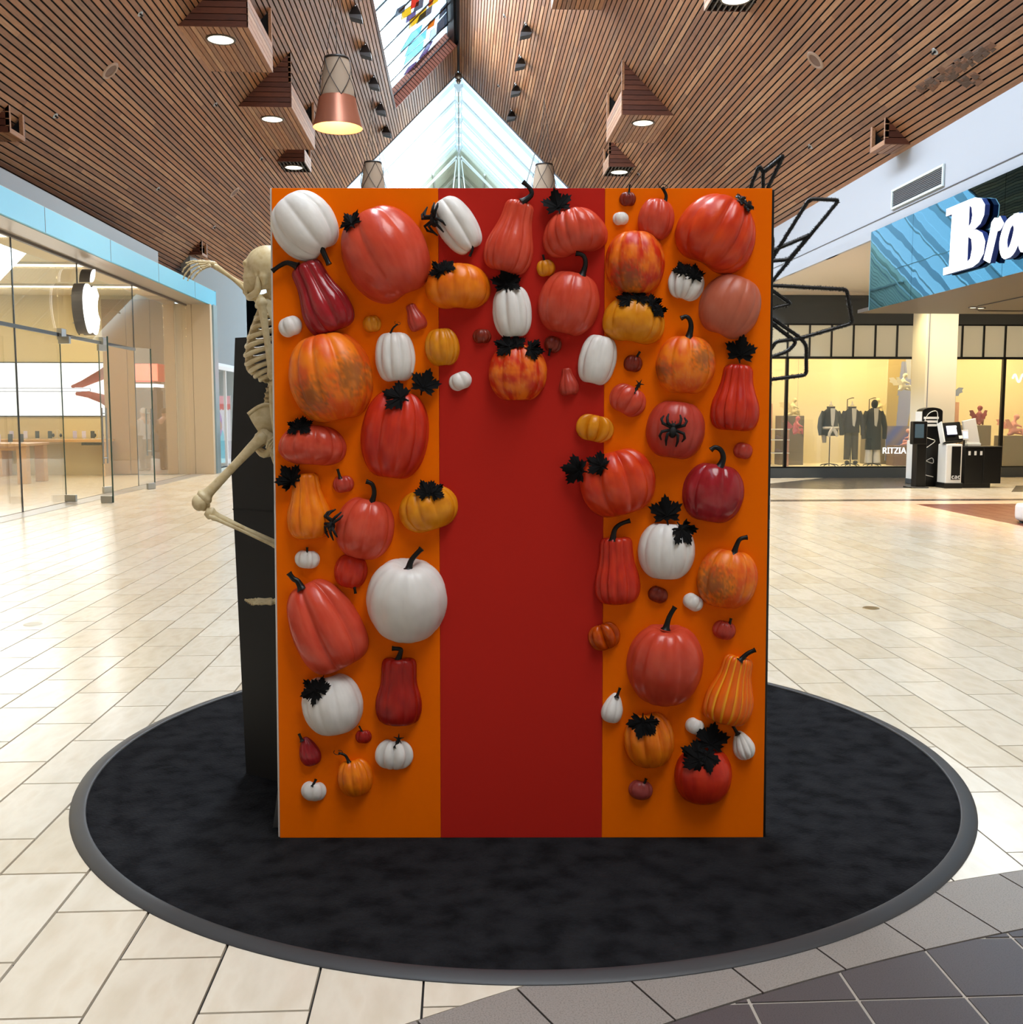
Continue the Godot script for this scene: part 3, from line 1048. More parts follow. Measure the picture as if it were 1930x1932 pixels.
func left_store() -> void:
	# shell
	var mb := MB.new()
	mb.box(Vector3(-6.615, 4.69, -18.2), Vector3(0.05, 0.4, 20.6))
	var fas := struct("trim_4", "long pale blue lit fascia band over the glass shop front", mb, M.fascia_blue)
	for z in [-17.02, -20.1, -23.2, -26.3]:
		mb = MB.new()
		mb.box(Vector3(-6.588, 4.69, z), Vector3(0.004, 0.4, 0.012))
		obj("joint", mb, M.fascia_grey, fas)
	mb = MB.new()
	mb.box(Vector3(-6.95, 5.06, -15.9), Vector3(0.5, 0.3, 15.4), 0.01)
	struct("trim_5", "grey metal box band behind the blue fascia", mb, M.fascia_grey)
	mb = MB.new()
	mb.box(Vector3(-6.92, 4.7, -18.4), Vector3(0.56, 0.44, 20.2))
	struct("trim_6", "metal soffit behind the blue fascia over the glass", mb, mat("soffit_metal", Color(0.66, 0.62, 0.57), 0.35, 0.35))
	mb = MB.new()
	mb.box(Vector3(-6.64, 2.26, -28.3), Vector3(0.14, 4.52, 0.42), 0.006)
	struct("trim_7", "pale metal portal post at the end of the glass shop front", mb, mat("portal_metal", Color(0.6, 0.69, 0.73), 0.3, 0.3))
	mb = MB.new()
	mb.box(Vector3(-6.64, 4.69, -28.5), Vector3(0.1, 0.44, 0.05), 0.006)
	obj("corner", mb, M.fascia_blue, fas)
	var pw := struct("wall_left", "stone panelled return wall of the glass shop front")
	for k in 2:
		mb = MB.new()
		mb.box(Vector3(-7.315 + k * 0.49, 2.25, -27.85), Vector3(0.483, 4.5, 0.2), 0.004)
		obj("panel", mb, M.stone_panel, pw)
	mb = MB.new()
	mb.box(Vector3(-14.0, 2.4, -27.7), Vector3(13.0, 4.8, 0.2))
	struct("wall_store", "cream back wall inside the glass store", mb, M.store_cream)
	var tan := struct("wall_store", "tan stone panel at the end of the store's back wall")
	for k in 3:
		mb = MB.new()
		mb.box(Vector3(-9.02 + k * 0.62, 2.3, -27.56), Vector3(0.612, 4.56, 0.06), 0.004)
		obj("panel", mb, mat("tan_stone", Color(0.62, 0.5, 0.36), 0.5), tan)
	mb = MB.new()
	mb.box(Vector3(-20.5, 2.4, -18.2), Vector3(0.2, 4.8, 19.4))
	struct("wall_store", "cream side wall inside the glass store", mb, M.store_cream)
	mb = MB.new()
	mb.box(Vector3(-14.0, 2.4, -8.6), Vector3(13.2, 4.8, 0.2))
	struct("wall_store", "cream front wall inside the glass store", mb, M.store_cream)
	mb = MB.new()
	mb.box(Vector3(-13.85, 4.78, -18.2), Vector3(13.4, 0.2, 19.4))
	struct("ceiling_store", "cream ceiling of the glass store", mb, M.store_cream)
	mb = MB.new()
	mb.box(Vector3(-13.85, -0.004, -18.2), Vector3(13.2, 0.008, 19.2))
	struct("floor_store", "pale stone floor inside the glass store", mb, M.beige_tile_1)
	mb = MB.new()
	mb.box(Vector3(-7.0, 0.002, -18.2), Vector3(0.36, 0.006, 20.0))
	struct("trim_8", "grey stone threshold strip under the glass front", mb, mat("threshold", Color(0.62, 0.6, 0.57), 0.3))
	# luminous ceiling panels
	for k in 5:
		var z: float = -11.0 - k * 3.6
		var l := thing("ceiling_light", "long white light panel in the store ceiling, %s from the screen wall" % ["fifth", "fourth", "third", "second", "nearest"][k], "light", Vector3(-10.4, 4.66, z), Basis(), "light panels in the glass store ceiling")
		mb = MB.new()
		mb.box(Vector3(0, 0, 0), Vector3(5.4, 0.03, 0.36), 0.004)
		obj("diffuser", mb, M.lamp_white, l)
		mb = MB.new()
		for s: int in [-1, 1]:
			mb.box(Vector3(0, 0, s * 0.2), Vector3(5.5, 0.05, 0.03))
			mb.box(Vector3(s * 2.73, 0, 0), Vector3(0.03, 0.05, 0.4))
		obj("frame", mb, M.white_plastic, l)
		area_light(Vector3(-10.4, 4.6, z), Vector3.DOWN, Vector2(5.4, 0.36), Color(1.0, 0.9, 0.68), STORE_LIGHT, "area_light")
	# glass front
	var joints := [-8.6, -11.0, -14.05, -17.15, -20.0]
	var win := struct("window_2", "tall frameless glass shop front under the blue fascia")
	for k in joints.size() - 1:
		mb = MB.new()
		if k == 3:
			mb.box(Vector3(-7.2, 2.25, (joints[3] - 19.0) / 2), Vector3(0.014, 4.5, 19.0 + joints[3] - 0.01))
			mb.box(Vector3(-7.2, 3.78, -19.51), Vector3(0.014, 1.44, 0.98))
		else:
			mb.box(Vector3(-7.2, 2.25, (joints[k] + joints[k + 1]) / 2), Vector3(0.014, 4.5, joints[k] - joints[k + 1] - 0.012))
		obj("pane", mb, M.glass, win)
	for s in [[-20.0, -23.27, 3.06, 4.5], [-23.27, -25.6, 0.0, 4.5], [-25.6, -27.7, 0.0, 4.5]]:
		mb = MB.new()
		mb.box(Vector3(-7.2, (s[2] + s[3]) / 2, (s[0] + s[1]) / 2), Vector3(0.014, s[3] - s[2], s[0] - s[1] - 0.012))
		obj("pane", mb, M.glass, win)
	for z in [-11.0, -14.05, -17.15]:
		mb = MB.new()
		mb.box(Vector3(-7.2, 2.25, z), Vector3(0.02, 4.5, 0.028))
		obj("edge", mb, M.black_metal, win)
	mb = MB.new()
	mb.box(Vector3(-7.2, 3.75, -23.27), Vector3(0.02, 1.5, 0.02))
	mb.box(Vector3(-7.2, 1.5, -23.27), Vector3(0.016, 3.0, 0.016))
	mb.box(Vector3(-7.2, 3.8, -20.0), Vector3(0.02, 1.4, 0.02))
	obj("edge", mb, M.black_metal, win)
	mb = MB.new()
	mb.box(Vector3(-7.2, 3.03, -17.0), Vector3(0.05, 0.06, 12.6))
	obj("transom", mb, M.black_metal, win)
	mb = MB.new()
	mb.box(Vector3(-7.2, 4.46, -18.2), Vector3(0.06, 0.05, 19.0))
	obj("head_rail", mb, M.dark_bronze, win)
	for z in [-19.05, -21.2]:
		mb = MB.new()
		mb.box(Vector3(-7.17, 3.04, z), Vector3(0.09, 0.2, 0.22), 0.006)
		obj("clamp", mb, M.steel, win)
	# doors: one stands open, one nearly closed
	var spec := [[Vector3(-7.18, 0, -18.98), Vector3(0.9, 0, 0.18), "open frameless glass door with tall bar handles at the shop front"], [Vector3(-7.2, 0, -21.02), Vector3(0.62, 0, -1.35), "second glass door farther along the shop front, with metal clamps"]]
	for k in 2:
		var d := struct("door_%d" % (k + 1), spec[k][2])
		d.position = spec[k][0]
		var dir: Vector3 = spec[k][1].normalized()
		d.basis = Basis(dir, Vector3.UP, dir.cross(Vector3.UP))
		var wd: float = spec[k][1].length()
		mb = MB.new()
		mb.box(Vector3(wd / 2, 1.5, 0), Vector3(wd, 2.98, 0.014))
		obj("pane", mb, M.glass, d)
		mb = MB.new()
		mb.box(Vector3(0.0, 1.5, 0), Vector3(0.012, 2.98, 0.018))
		mb.box(Vector3(wd, 1.5, 0), Vector3(0.02, 2.98, 0.02))
		obj("edge", mb, M.glass_edge, d)
		for s in [[0.09, 0.08], [wd - 0.12, 0.07], [0.09, 2.93]]:
			mb = MB.new()
			mb.box(Vector3(s[0], s[1], 0), Vector3(0.22, 0.13, 0.06), 0.006)
			obj("clamp", mb, M.steel, d)
		for s: int in [-1, 1]:
			mb = MB.new()
			mb.tube([Vector3(wd - 0.12, 0.72, s * 0.07), Vector3(wd - 0.12, 1.72, s * 0.07)], 0.016, 10)
			for y in [0.82, 1.62]:
				mb.tube([Vector3(wd - 0.12, y, 0), Vector3(wd - 0.12, y, s * 0.07)], 0.01, 8)
			obj("handle", mb, M.steel, d)
	# lit fruit sign on the glass
	var sg := thing("fruit_sign", "white lit apple shaped sign with a bitten side on the glass shop front", "sign", Vector3(-7.0, 3.6, -19.9))
	sg.basis = Basis(Vector3(0, 0, -1), Vector3.UP, Vector3(1, 0, 0))
	var body := bitten_fruit()
	mb = MB.new()
	mb.plate(body, 0.2, Transform3D(Basis(), Vector3(0, 0, -0.02)))
	obj("casing", mb, mat("sign_grey", Color(0.36, 0.36, 0.37), 0.4, 0.3), sg)
	var face := PackedVector2Array()
	for p in body:
		face.append(p * 0.985)
	mb = MB.new()
	mb.plate(face, 0.02, Transform3D(Basis(), Vector3(0, 0, 0.09)))
	obj("face", mb, M.sign_white, sg)
	mb = MB.new()
	for q in [Vector2(-0.25, 0.2), Vector2(0.2, -0.3), Vector2(-0.2, -0.3)]:
		mb.tube([Vector3(q.x, q.y, -0.11), Vector3(q.x, q.y, -0.2)], 0.012, 8)
	stuff(obj("standoff", mb, M.steel, sg))
	var leaf := PackedVector2Array()
	for k in 13:
		var f := PI / 2 * k / 12.0
		leaf.append(Vector2(0.0 + 0.26 * (1.0 - cos(f)) - 0.02, 0.47 + 0.27 * sin(f)))
	for k in 13:
		var f := PI / 2 * k / 12.0
		leaf.append(Vector2(0.24 - 0.26 * (1.0 - cos(f)), 0.74 - 0.27 * sin(f)))
	mb = MB.new()
	mb.plate(leaf, 0.2, Transform3D(Basis(), Vector3(0, 0, -0.02)))
	var lf := obj("leaf", mb, M.sign_grey, sg)
	mb = MB.new()
	mb.plate(leaf, 0.02, Transform3D(Basis(), Vector3(0, 0, 0.09)))
	obj("face", mb, M.sign_white, lf)
	area_light(Vector3(-6.85, 3.6, -19.9), Vector3(1, 0, 0), Vector2(0.8, 0.9), Color(1, 1, 1), 1.2, "area_light")
	# screen on the back wall
	var scr := thing("wall_screen", "huge bright white wall screen with two fingers holding a thin slab", "screen", Vector3(-13.3, 2.245, -27.56))
	mb = MB.new()
	mb.box(Vector3(0, 0, -0.03), Vector3(8.3, 1.42, 0.06), 0.004)
	obj("frame", mb, M.black_plastic, scr)
	var pm := picture("screen_print", 768, 130, func(u: float, v: float) -> Color:
		var p := Vector2(u * 8.2, v * 1.37)
		var skin := Color(0.45, 0.17, 0.12)
		var fa := [[Vector2(7.25, 0.6), Vector2(7.5, 0.54), 0.035, 0.085], [Vector2(7.5, 0.54), Vector2(8.0, 0.3), 0.085, 0.13], [Vector2(8.0, 0.3), Vector2(8.4, 0.05), 0.13, 0.15], [Vector2(7.36, 0.79), Vector2(7.65, 0.81), 0.045, 0.085], [Vector2(7.65, 0.81), Vector2(8.0, 0.92), 0.085, 0.115], [Vector2(8.0, 0.92), Vector2(8.35, 1.14), 0.115, 0.12]]
		for f in fa:
			if in_capsule(p, f[0], f[1], f[2], f[3]):
				return skin.lerp(Color(0.72, 0.42, 0.36), clampf((p.x - f[0].x) * 0.6 + (0.5 - absf(p.y - f[0].y) * 3.0) * 0.8, 0, 1))
		if p.y > 0.64 and p.y < 0.655 or p.y > 0.725 and p.y < 0.74:
			return Color(0.7, 0.7, 0.72) if p.x < 7.7 else Color(1, 1, 1)
		if absf(p.x - 7.7) < 0.012 and p.y > 0.64 and p.y < 0.74:
			return Color(0.5, 0.5, 0.52)
		return Color(1, 1, 0.985), 0.4, 1.35)
	mb = MB.new()
	mb.quad(Vector3(-4.1, -0.685, 0.004), Vector3(4.1, -0.685, 0.004), Vector3(4.1, 0.685, 0.004), Vector3(-4.1, 0.685, 0.004), true)
	obj("panel", mb, pm, scr)
	area_light(Vector3(-13.3, 2.245, -27.5), Vector3(0, 0, 1), Vector2(8.2, 1.37), Color(1, 1, 0.97), 10.0, "area_light")
	# wall counter below the screen and a table before it
	var ct := thing("wall_counter", "long pale oak wall counter under the bright screen", "counter", Vector3(-13.2, 0, -27.2))
	mb = MB.new()
	mb.box(Vector3(0, 0.92, 0), Vector3(8.2, 0.07, 0.7), 0.006)
	obj("top", mb, M.store_oak, ct)
	for x in [-4.0, -1.4, 1.4, 4.0]:
		mb = MB.new()
		mb.box(Vector3(x, 0.44, 0), Vector3(0.08, 0.89, 0.6), 0.006)
		obj("leg", mb, M.store_oak, ct)
	mb = MB.new()
	mb.box(Vector3(3.75, 0.84, 0.33), Vector3(0.55, 0.07, 0.05), 0.01)
	obj("drawer_front", mb, M.black_plastic, ct)
	var tb := thing("display_table", "pale oak display table with thick square legs before the screen wall", "table", Vector3(-11.6, 0, -24.6))
	mb = MB.new()
	mb.box(Vector3(0, 0.9, 0), Vector3(3.4, 0.06, 1.3), 0.006)
	obj("top", mb, M.store_oak, tb)
	for x: float in [-1.55, 1.55]:
		for z: float in [-0.5, 0.5]:
			mb = MB.new()
			mb.box(Vector3(x, 0.435, z), Vector3(0.22, 0.87, 0.22), 0.01)
			obj("leg", mb, M.store_oak, tb)
	mb = MB.new()
	mb.box(Vector3(0, 0.82, 0.55), Vector3(3.0, 0.1, 0.03), 0.004)
	obj("apron", mb, M.store_oak, tb)
	# phones on little stands and loop headphones
	var colors := [Color(0.72, 0.7, 0.88), Color(0.8, 0.78, 0.92), Color(0.06, 0.06, 0.07), Color(0.05, 0.05, 0.06)]
	for k in 4:
		mat("phone_%d" % k, colors[k], 0.25)
	var tints := ["lilac", "pale lilac", "black", "dark grey"]
	var n := 0
	for s in [[-10.98, 0.93, -24.4, 0], [-10.72, 0.93, -24.4, 1], [-10.45, 0.93, -24.4, 2], [-10.2, 0.93, -24.4, 3], [-11.55, 0.93, -24.35, 2], [-11.3, 0.93, -24.35, 1], [-11.55, 0.955, -27.05, 0], [-11.2, 0.955, -27.05, 1], [-10.9, 0.955, -27.05, 2], [-10.58, 0.955, -27.05, 3], [-9.95, 0.955, -27.05, 0], [-9.72, 0.955, -27.05, 1], [-9.5, 0.955, -27.05, 3], [-12.5, 0.955, -27.05, 2], [-12.15, 0.955, -27.05, 3]]:
		var on: String = "oak table" if s[2] > -26.0 else "wall counter"
		var ph := thing("phone", "%s phone propped upright on the %s, %s" % [tints[s[3]], on, ["next to the end leg", "second from the end leg", "third from the end leg", "fourth from the end leg", "by the middle", "just off the middle", "seventh from the drawer end", "sixth from the drawer end", "fifth from the drawer end", "fourth from the drawer end", "third from the drawer end", "second from the drawer end", "nearest the drawer end", "eighth from the drawer end", "ninth from the drawer end"][n]], "phone", Vector3(s[0], s[1], s[2]), Basis(Vector3.UP, 0.35), "phones on display in the glass store")
		n += 1
		mb = MB.new()
		mb.box(Vector3(0, 0.12, 0), Vector3(0.1, 0.19, 0.012), 0.004, Basis(Vector3.RIGHT, -0.25))
		obj("body", mb, M["phone_%d" % s[3]], ph)
		mb = MB.new()
		mb.lathe([Vector2(0, 0.012), Vector2(0.03, 0.012), Vector2(0.035, 0.0)], 12)
		mb.tube([Vector3(0, 0.0, -0.02), Vector3(0, 0.1, -0.012)], 0.008, 6)
		obj("stand", mb, M.white_plastic, ph)
	n = 0
	for p in [Vector3(-10.42, 0.955, -27.1), Vector3(-9.36, 0.955, -27.1), Vector3(-12.0, 0.955, -27.1)]:
		var h := thing("headphones", "headphones on a stand on the wall counter, %s" % ["beside the dark phones in the middle", "at the drawer end", "farthest from the drawer"][n], "headphones", p)
		n += 1
		mb = MB.new()
		var arc := []
		for k in 13:
			var f := PI * k / 12.0
			arc.append(Vector3(cos(f) * 0.1, 0.12 + sin(f) * 0.13, 0))
		mb.tube(arc, 0.009, 8)
		obj("band", mb, M.store_cream, h)
		for s: int in [-1, 1]:
			mb = MB.new()
			mb.ball(Vector3(s * 0.095, 0.1, 0), Vector3(0.03, 0.05, 0.045))
			obj("ear_cup", mb, M.black_plastic, h)
		mb = MB.new()
		mb.tube([Vector3(0, 0, 0), Vector3(0, 0.24, 0)], 0.008, 6)
		mb.lathe([Vector2(0, 0.014), Vector2(0.06, 0.014), Vector2(0.065, 0)], 14)
		obj("stand", mb, M.white_plastic, h)


func bitten_fruit() -> PackedVector2Array:
	# half width .45, from y -.5 to .42, bite on the +x side
	var pts := PackedVector2Array()
	var ctrl := [Vector2(0, 0.36), Vector2(-0.14, 0.42), Vector2(-0.3, 0.4), Vector2(-0.42, 0.25), Vector2(-0.45, 0.02), Vector2(-0.4, -0.22), Vector2(-0.29, -0.42), Vector2(-0.17, -0.5), Vector2(0, -0.46), Vector2(0.17, -0.5), Vector2(0.3, -0.41), Vector2(0.41, -0.19)]
	for k in ctrl.size() - 1:
		var a: Vector2 = ctrl[maxi(k - 1, 0)]
		var b: Vector2 = ctrl[k]
		var c: Vector2 = ctrl[k + 1]
		var d: Vector2 = ctrl[mini(k + 2, ctrl.size() - 1)]
		for s in 4:
			pts.append(b.cubic_interpolate(c, a, d, s / 4.0))
	pts.append(Vector2(0.41, -0.19))
	for s in range(1, 9):
		var f := lerpf(-2.45, -3.95, s / 9.0)
		pts.append(Vector2(0.52, 0.03) + Vector2(cos(f), sin(f)) * 0.26 * Vector2(0.9, 1.0))
	pts.append(Vector2(0.39, 0.27))
	pts.append(Vector2(0.27, 0.4))
	pts.append(Vector2(0.13, 0.42))
	return pts


func second_store() -> void:
	var mb := MB.new()
	var w := struct("window_3", "narrow white framed shop window beyond the stone panels")
	for z in [-28.75, -30.3, -32.0, -33.8]:
		mb = MB.new()
		mb.box(Vector3(-7.2, 1.5, z), Vector3(0.08, 3.0, 0.08), 0.004)
		obj("mullion", mb, M.white_plastic, w)
	mb = MB.new()
	mb.box(Vector3(-7.2, 2.98, -31.3), Vector3(0.1, 0.12, 5.2), 0.004)
	obj("head", mb, M.white_plastic, w)
	for k in 3:
		mb = MB.new()
		mb.box(Vector3(-7.2, 1.46, [-29.5, -31.15, -32.9][k]), Vector3(0.012, 2.9, 1.4))
		obj("pane", mb, M.glass, w)
	var pm := picture("poster_print", 160, 200, func(u: float, v: float) -> Color:
		var p := Vector2(u, v)
		if v < 0.12:
			return Color(0.95, 0.6, 0.65)
		if v < 0.24 and sin(u * 70.0) * 0.01 + 0.2 > v:
			return Color(0.88, 0.2, 0.16)
		if p.distance_to(Vector2(0.62, 0.44)) < 0.07:
			return Color(0.78, 0.6, 0.5)
		if p.distance_to(Vector2(0.42, 0.42)) < 0.28 or p.distance_to(Vector2(0.3, 0.6)) < 0.16:
			return Color(0.78, 0.55, 0.85).lerp(Color(0.62, 0.4, 0.75), 0.5 + 0.5 * sin(u * 40.0 + v * 31.0))
		if in_capsule(p, Vector2(0.66, 0.6), Vector2(0.55, 1.0), 0.1, 0.3):
			return Color(0.5, 0.85, 0.93)
		return Color(0.92, 0.9, 0.93), 0.5, 1.1)
	var t := thing("shop_poster", "bright poster of a figure with lilac hair in the narrow shop window", "poster", Vector3(-7.86, 1.1, -33.6))
	mb = MB.new()
	mb.box(Vector3(0, 0, 0), Vector3(0.96, 2.2, 0.04), 0.004)
	obj("board", mb, M.white_plastic, t)
	mb = MB.new()
	mb.quad(Vector3(-0.46, -1.08, 0.024), Vector3(0.46, -1.08, 0.024), Vector3(0.46, 1.08, 0.024), Vector3(-0.46, 1.08, 0.024), true)
	obj("print", mb, pm, t)  # print glows by itself so the poster looks lit
	mb = MB.new()
	for s: int in [-1, 1]:
		mb.box(Vector3(s * 0.4, -1.09, 0), Vector3(0.08, 0.02, 0.3))
	obj("foot", mb, M.white_plastic, t)
	mb = MB.new()
	mb.box(Vector3(-12.0, 1.5, -34.6), Vector3(9.6, 3.2, 0.2))
	struct("wall_shop", "white end wall of the narrow shop", mb, M.white_plaster)
	mb = MB.new()
	mb.box(Vector3(-12.0, 3.05, -31.3), Vector3(9.6, 0.15, 6.6))
	struct("ceiling_shop", "white ceiling of the narrow shop", mb, M.white_plaster)
	mb = MB.new()
	mb.box(Vector3(-16.7, 1.5, -31.3), Vector3(0.2, 3.2, 6.8))
	struct("wall_shop", "white side wall of the narrow shop", mb, M.white_plaster)
	var l := thing("ceiling_light", "unseen square white light panel in the narrow shop's ceiling", "light", Vector3(-9.6, 2.95, -30.6))
	mb = MB.new()
	mb.box(Vector3.ZERO, Vector3(1.2, 0.03, 1.2), 0.004)
	obj("diffuser", mb, M.lamp_cool, l)
	area_light(Vector3(-9.6, 2.9, -30.6), Vector3.DOWN, Vector2(1.2, 1.2), Color(0.95, 0.97, 1.0), 6.0, "area_light")  # unseen panel, placed to brighten the narrow shop


func brush(mb: MB, pts: Array, w: float, depth: float) -> void:
	# a slanted flat-ended script stroke: a swept box
	var g := []
	for k in pts.size() - 1:
		for s in 4:
			var a: Vector2 = pts[maxi(k - 1, 0)]
			var d: Vector2 = pts[mini(k + 2, pts.size() - 1)]
			g.append((pts[k] as Vector2).cubic_interpolate(pts[k + 1], a, d, s / 4.0))
	g.append(pts[pts.size() - 1])
	var up := PackedVector2Array()
	var lo := PackedVector2Array()
	for k in g.size():
		var d: Vector2 = (g[mini(k + 1, g.size() - 1)] - g[maxi(k - 1, 0)]).normalized()
		var nrm := Vector2(-d.y, d.x)
		var ww := w * (0.62 + 0.5 * absf(d.y))
		up.append(g[k] + nrm * ww / 2)
		lo.append(g[k] - nrm * ww / 2)
	for k in g.size() - 1:
		var p := [Vector3(up[k].x, up[k].y, -depth / 2), Vector3(up[k + 1].x, up[k + 1].y, -depth / 2), Vector3(lo[k + 1].x, lo[k + 1].y, -depth / 2), Vector3(lo[k].x, lo[k].y, -depth / 2)]
		var q := []
		for v: Vector3 in p:
			q.append(v + Vector3(0, 0, depth))
		mb.hexa(p, q)


func right_store() -> void:
	var mb := MB.new()
	var fs := struct("trim_9", "mirrored glass fascia of the shop with the white script sign")
	var seams := [-8.2, -10.6, -13.3, -16.03, -17.67]
	for k in 4:
		mb = MB.new()
		mb.box(Vector3(7.105, 4.065, (seams[k] + seams[k + 1]) / 2), Vector3(0.02, 1.33, seams[k] - seams[k + 1] - 0.008))
		obj("panel", mb, M.mirror, fs)
	mb = MB.new()
	mb.box(Vector3(7.12, 4.065, -17.685), Vector3(0.05, 1.33, 0.02))
	obj("edge", mb, mat("fascia_edge", Color(0.45, 0.62, 0.66), 0.3, 0.5), fs)
	mb = MB.new()
	mb.box(Vector3(7.5, 4.02, -12.95), Vector3(0.74, 1.2, 9.4))
	obj("backing", mb, M.charcoal_wall, fs)
	mb = MB.new()
	mb.box(Vector3(11.6, 3.43, -13.0), Vector3(9.0, 0.06, 10.4))
	var so := struct("ceiling_soffit", "dark bronze soffit under the mirrored fascia", mb, M.dark_bronze)
	mb = MB.new()
	var ring := []
	for k in 33:
		var f := TAU * k / 32.0
		ring.append(Vector3(9.9 + clampf(cos(f) * 1.6, -1.3, 1.3), 3.398, -15.2 + clampf(sin(f) * 2.9, -2.4, 2.4)))
	mb.tube(ring, 0.012, 6)
	obj("groove", mb, M.black_metal, so)
	mb = MB.new()
	mb.box(Vector3(10.9, 3.3, -14.9), Vector3(1.2, 0.16, 1.0), 0.01)
	tag(obj("ceiling_box", mb, M.white_plastic), "white box fitting under the dark soffit at the frame's edge", "fitting")
	# letters: local x runs towards the viewpoint end (+z), letters stand on the mirror
	var basis := Basis(Vector3(0, 0, 1), Vector3.UP, Vector3(-1, 0, 0))
	var letters := [
		["letter_b", "large white lit serif capital B on the mirrored fascia", []],
		["letter_r", "white lit script r beside the capital B", [Vector2(1.22, 0.02), Vector2(1.36, 0.36), Vector2(1.4, 0.5), Vector2(1.46, 0.42), Vector2(1.56, 0.5)]],
		["letter_o", "white lit script o after the r on the mirrored fascia", [Vector2(1.9, 0.46), Vector2(1.72, 0.4), Vector2(1.62, 0.2), Vector2(1.7, 0.04), Vector2(1.86, 0.1), Vector2(1.96, 0.32), Vector2(1.9, 0.46), Vector2(2.02, 0.38)]],
		["letter_w", "white lit script w at the frame's edge", [Vector2(2.1, 0.48), Vector2(2.06, 0.2), Vector2(2.14, 0.05), Vector2(2.28, 0.16), Vector2(2.36, 0.44), Vector2(2.32, 0.18), Vector2(2.4, 0.06), Vector2(2.56, 0.2), Vector2(2.62, 0.46)]],
		["letter_n", "white lit script n beyond the w", [Vector2(2.72, 0.46), Vector2(2.66, 0.04), Vector2(2.76, 0.34), Vector2(2.92, 0.46), Vector2(2.9, 0.06), Vector2(3.02, 0.1)]],
		["letter_s", "white lit script s at the end of the sign", [Vector2(3.34, 0.42), Vector2(3.2, 0.48), Vector2(3.2, 0.32), Vector2(3.3, 0.18), Vector2(3.2, 0.03), Vector2(3.06, 0.1)]]]
	for l in letters:
		var t := thing("sign_letter", l[1], "letter", Vector3(7.035, 3.61, -14.73), basis, "lit letters of the script sign")
		for layer in 2:
			mb = MB.new()
			var depth := 0.07 if layer == 0 else 0.012
			var zoff := 0.0 if layer == 0 else 0.041
			if l[2].is_empty():
				var outer := PackedVector2Array()
				for p in [[0.0, 0.0], [0.75, 0.0], [1.0, 0.05], [1.13, 0.17], [1.14, 0.3], [1.05, 0.44], [0.86, 0.52], [1.02, 0.58], [1.12, 0.7], [1.1, 0.83], [0.98, 0.91], [0.75, 0.93], [0.0, 0.93]]:
					outer.append(Vector2(p[0], p[1]))
				var solid := PackedVector2Array([Vector2(0, 0), Vector2(0.72, 0), Vector2(0.98, 0.05), Vector2(1.12, 0.17), Vector2(1.13, 0.32), Vector2(1.04, 0.44), Vector2(0.86, 0.52), Vector2(0.76, 0.48), Vector2(0.8, 0.3), Vector2(0.78, 0.14), Vector2(0.66, 0.09), Vector2(0.66, 0.47), Vector2(0.66, 0.54), Vector2(0.66, 0.86), Vector2(0.76, 0.8), Vector2(0.8, 0.69), Vector2(0.76, 0.57), Vector2(0.86, 0.52), Vector2(1.0, 0.58), Vector2(1.1, 0.7), Vector2(1.09, 0.83), Vector2(0.97, 0.91), Vector2(0.72, 0.93), Vector2(0.0, 0.93), Vector2(0.0, 0.82), Vector2(0.16, 0.82), Vector2(0.16, 0.11), Vector2(0.0, 0.11)])
				# stem with serifs, then the two bowls as separate loops
				mb.plate(PackedVector2Array([Vector2(0, 0), Vector2(0.68, 0), Vector2(0.68, 0.93), Vector2(0.02, 0.93), Vector2(0.02, 0.83), Vector2(0.2, 0.83), Vector2(0.17, 0.1), Vector2(0, 0.1)]), depth, Transform3D(Basis(), Vector3(0, 0, zoff)))
				mb.plate(PackedVector2Array([Vector2(0.68, 0.93), Vector2(0.84, 0.925), Vector2(1.0, 0.88), Vector2(1.1, 0.78), Vector2(1.09, 0.65), Vector2(1.0, 0.55), Vector2(0.86, 0.505), Vector2(0.68, 0.49), Vector2(0.68, 0.55), Vector2(0.76, 0.6), Vector2(0.79, 0.7), Vector2(0.76, 0.81), Vector2(0.68, 0.86)]), depth, Transform3D(Basis(), Vector3(0, 0, zoff)))
				mb.plate(PackedVector2Array([Vector2(0.68, 0.49), Vector2(0.9, 0.49), Vector2(1.06, 0.42), Vector2(1.15, 0.29), Vector2(1.12, 0.14), Vector2(1.0, 0.04), Vector2(0.84, 0.0), Vector2(0.68, 0.0), Vector2(0.68, 0.08), Vector2(0.78, 0.12), Vector2(0.82, 0.25), Vector2(0.79, 0.38), Vector2(0.68, 0.44)]), depth, Transform3D(Basis(), Vector3(0, 0, zoff)))
			else:
				brush(mb, l[2], 0.17 if layer == 0 else 0.155, depth)
				if layer == 1:
					for k in mb.v.size():
						mb.v[k] += Vector3(0, 0, zoff)
			obj("casing" if layer == 0 else "face", mb, mat("sign_navy", Color(0.2, 0.25, 0.5), 0.4) if layer == 0 else M.sign_white, t)
	area_light(Vector3(6.85, 4.0, -13.2), Vector3(-1, 0, 0), Vector2(3.0, 0.8), Color(1, 1, 1), 1.5, "area_light")
	# paired downlights in the soffit
	var n := 0
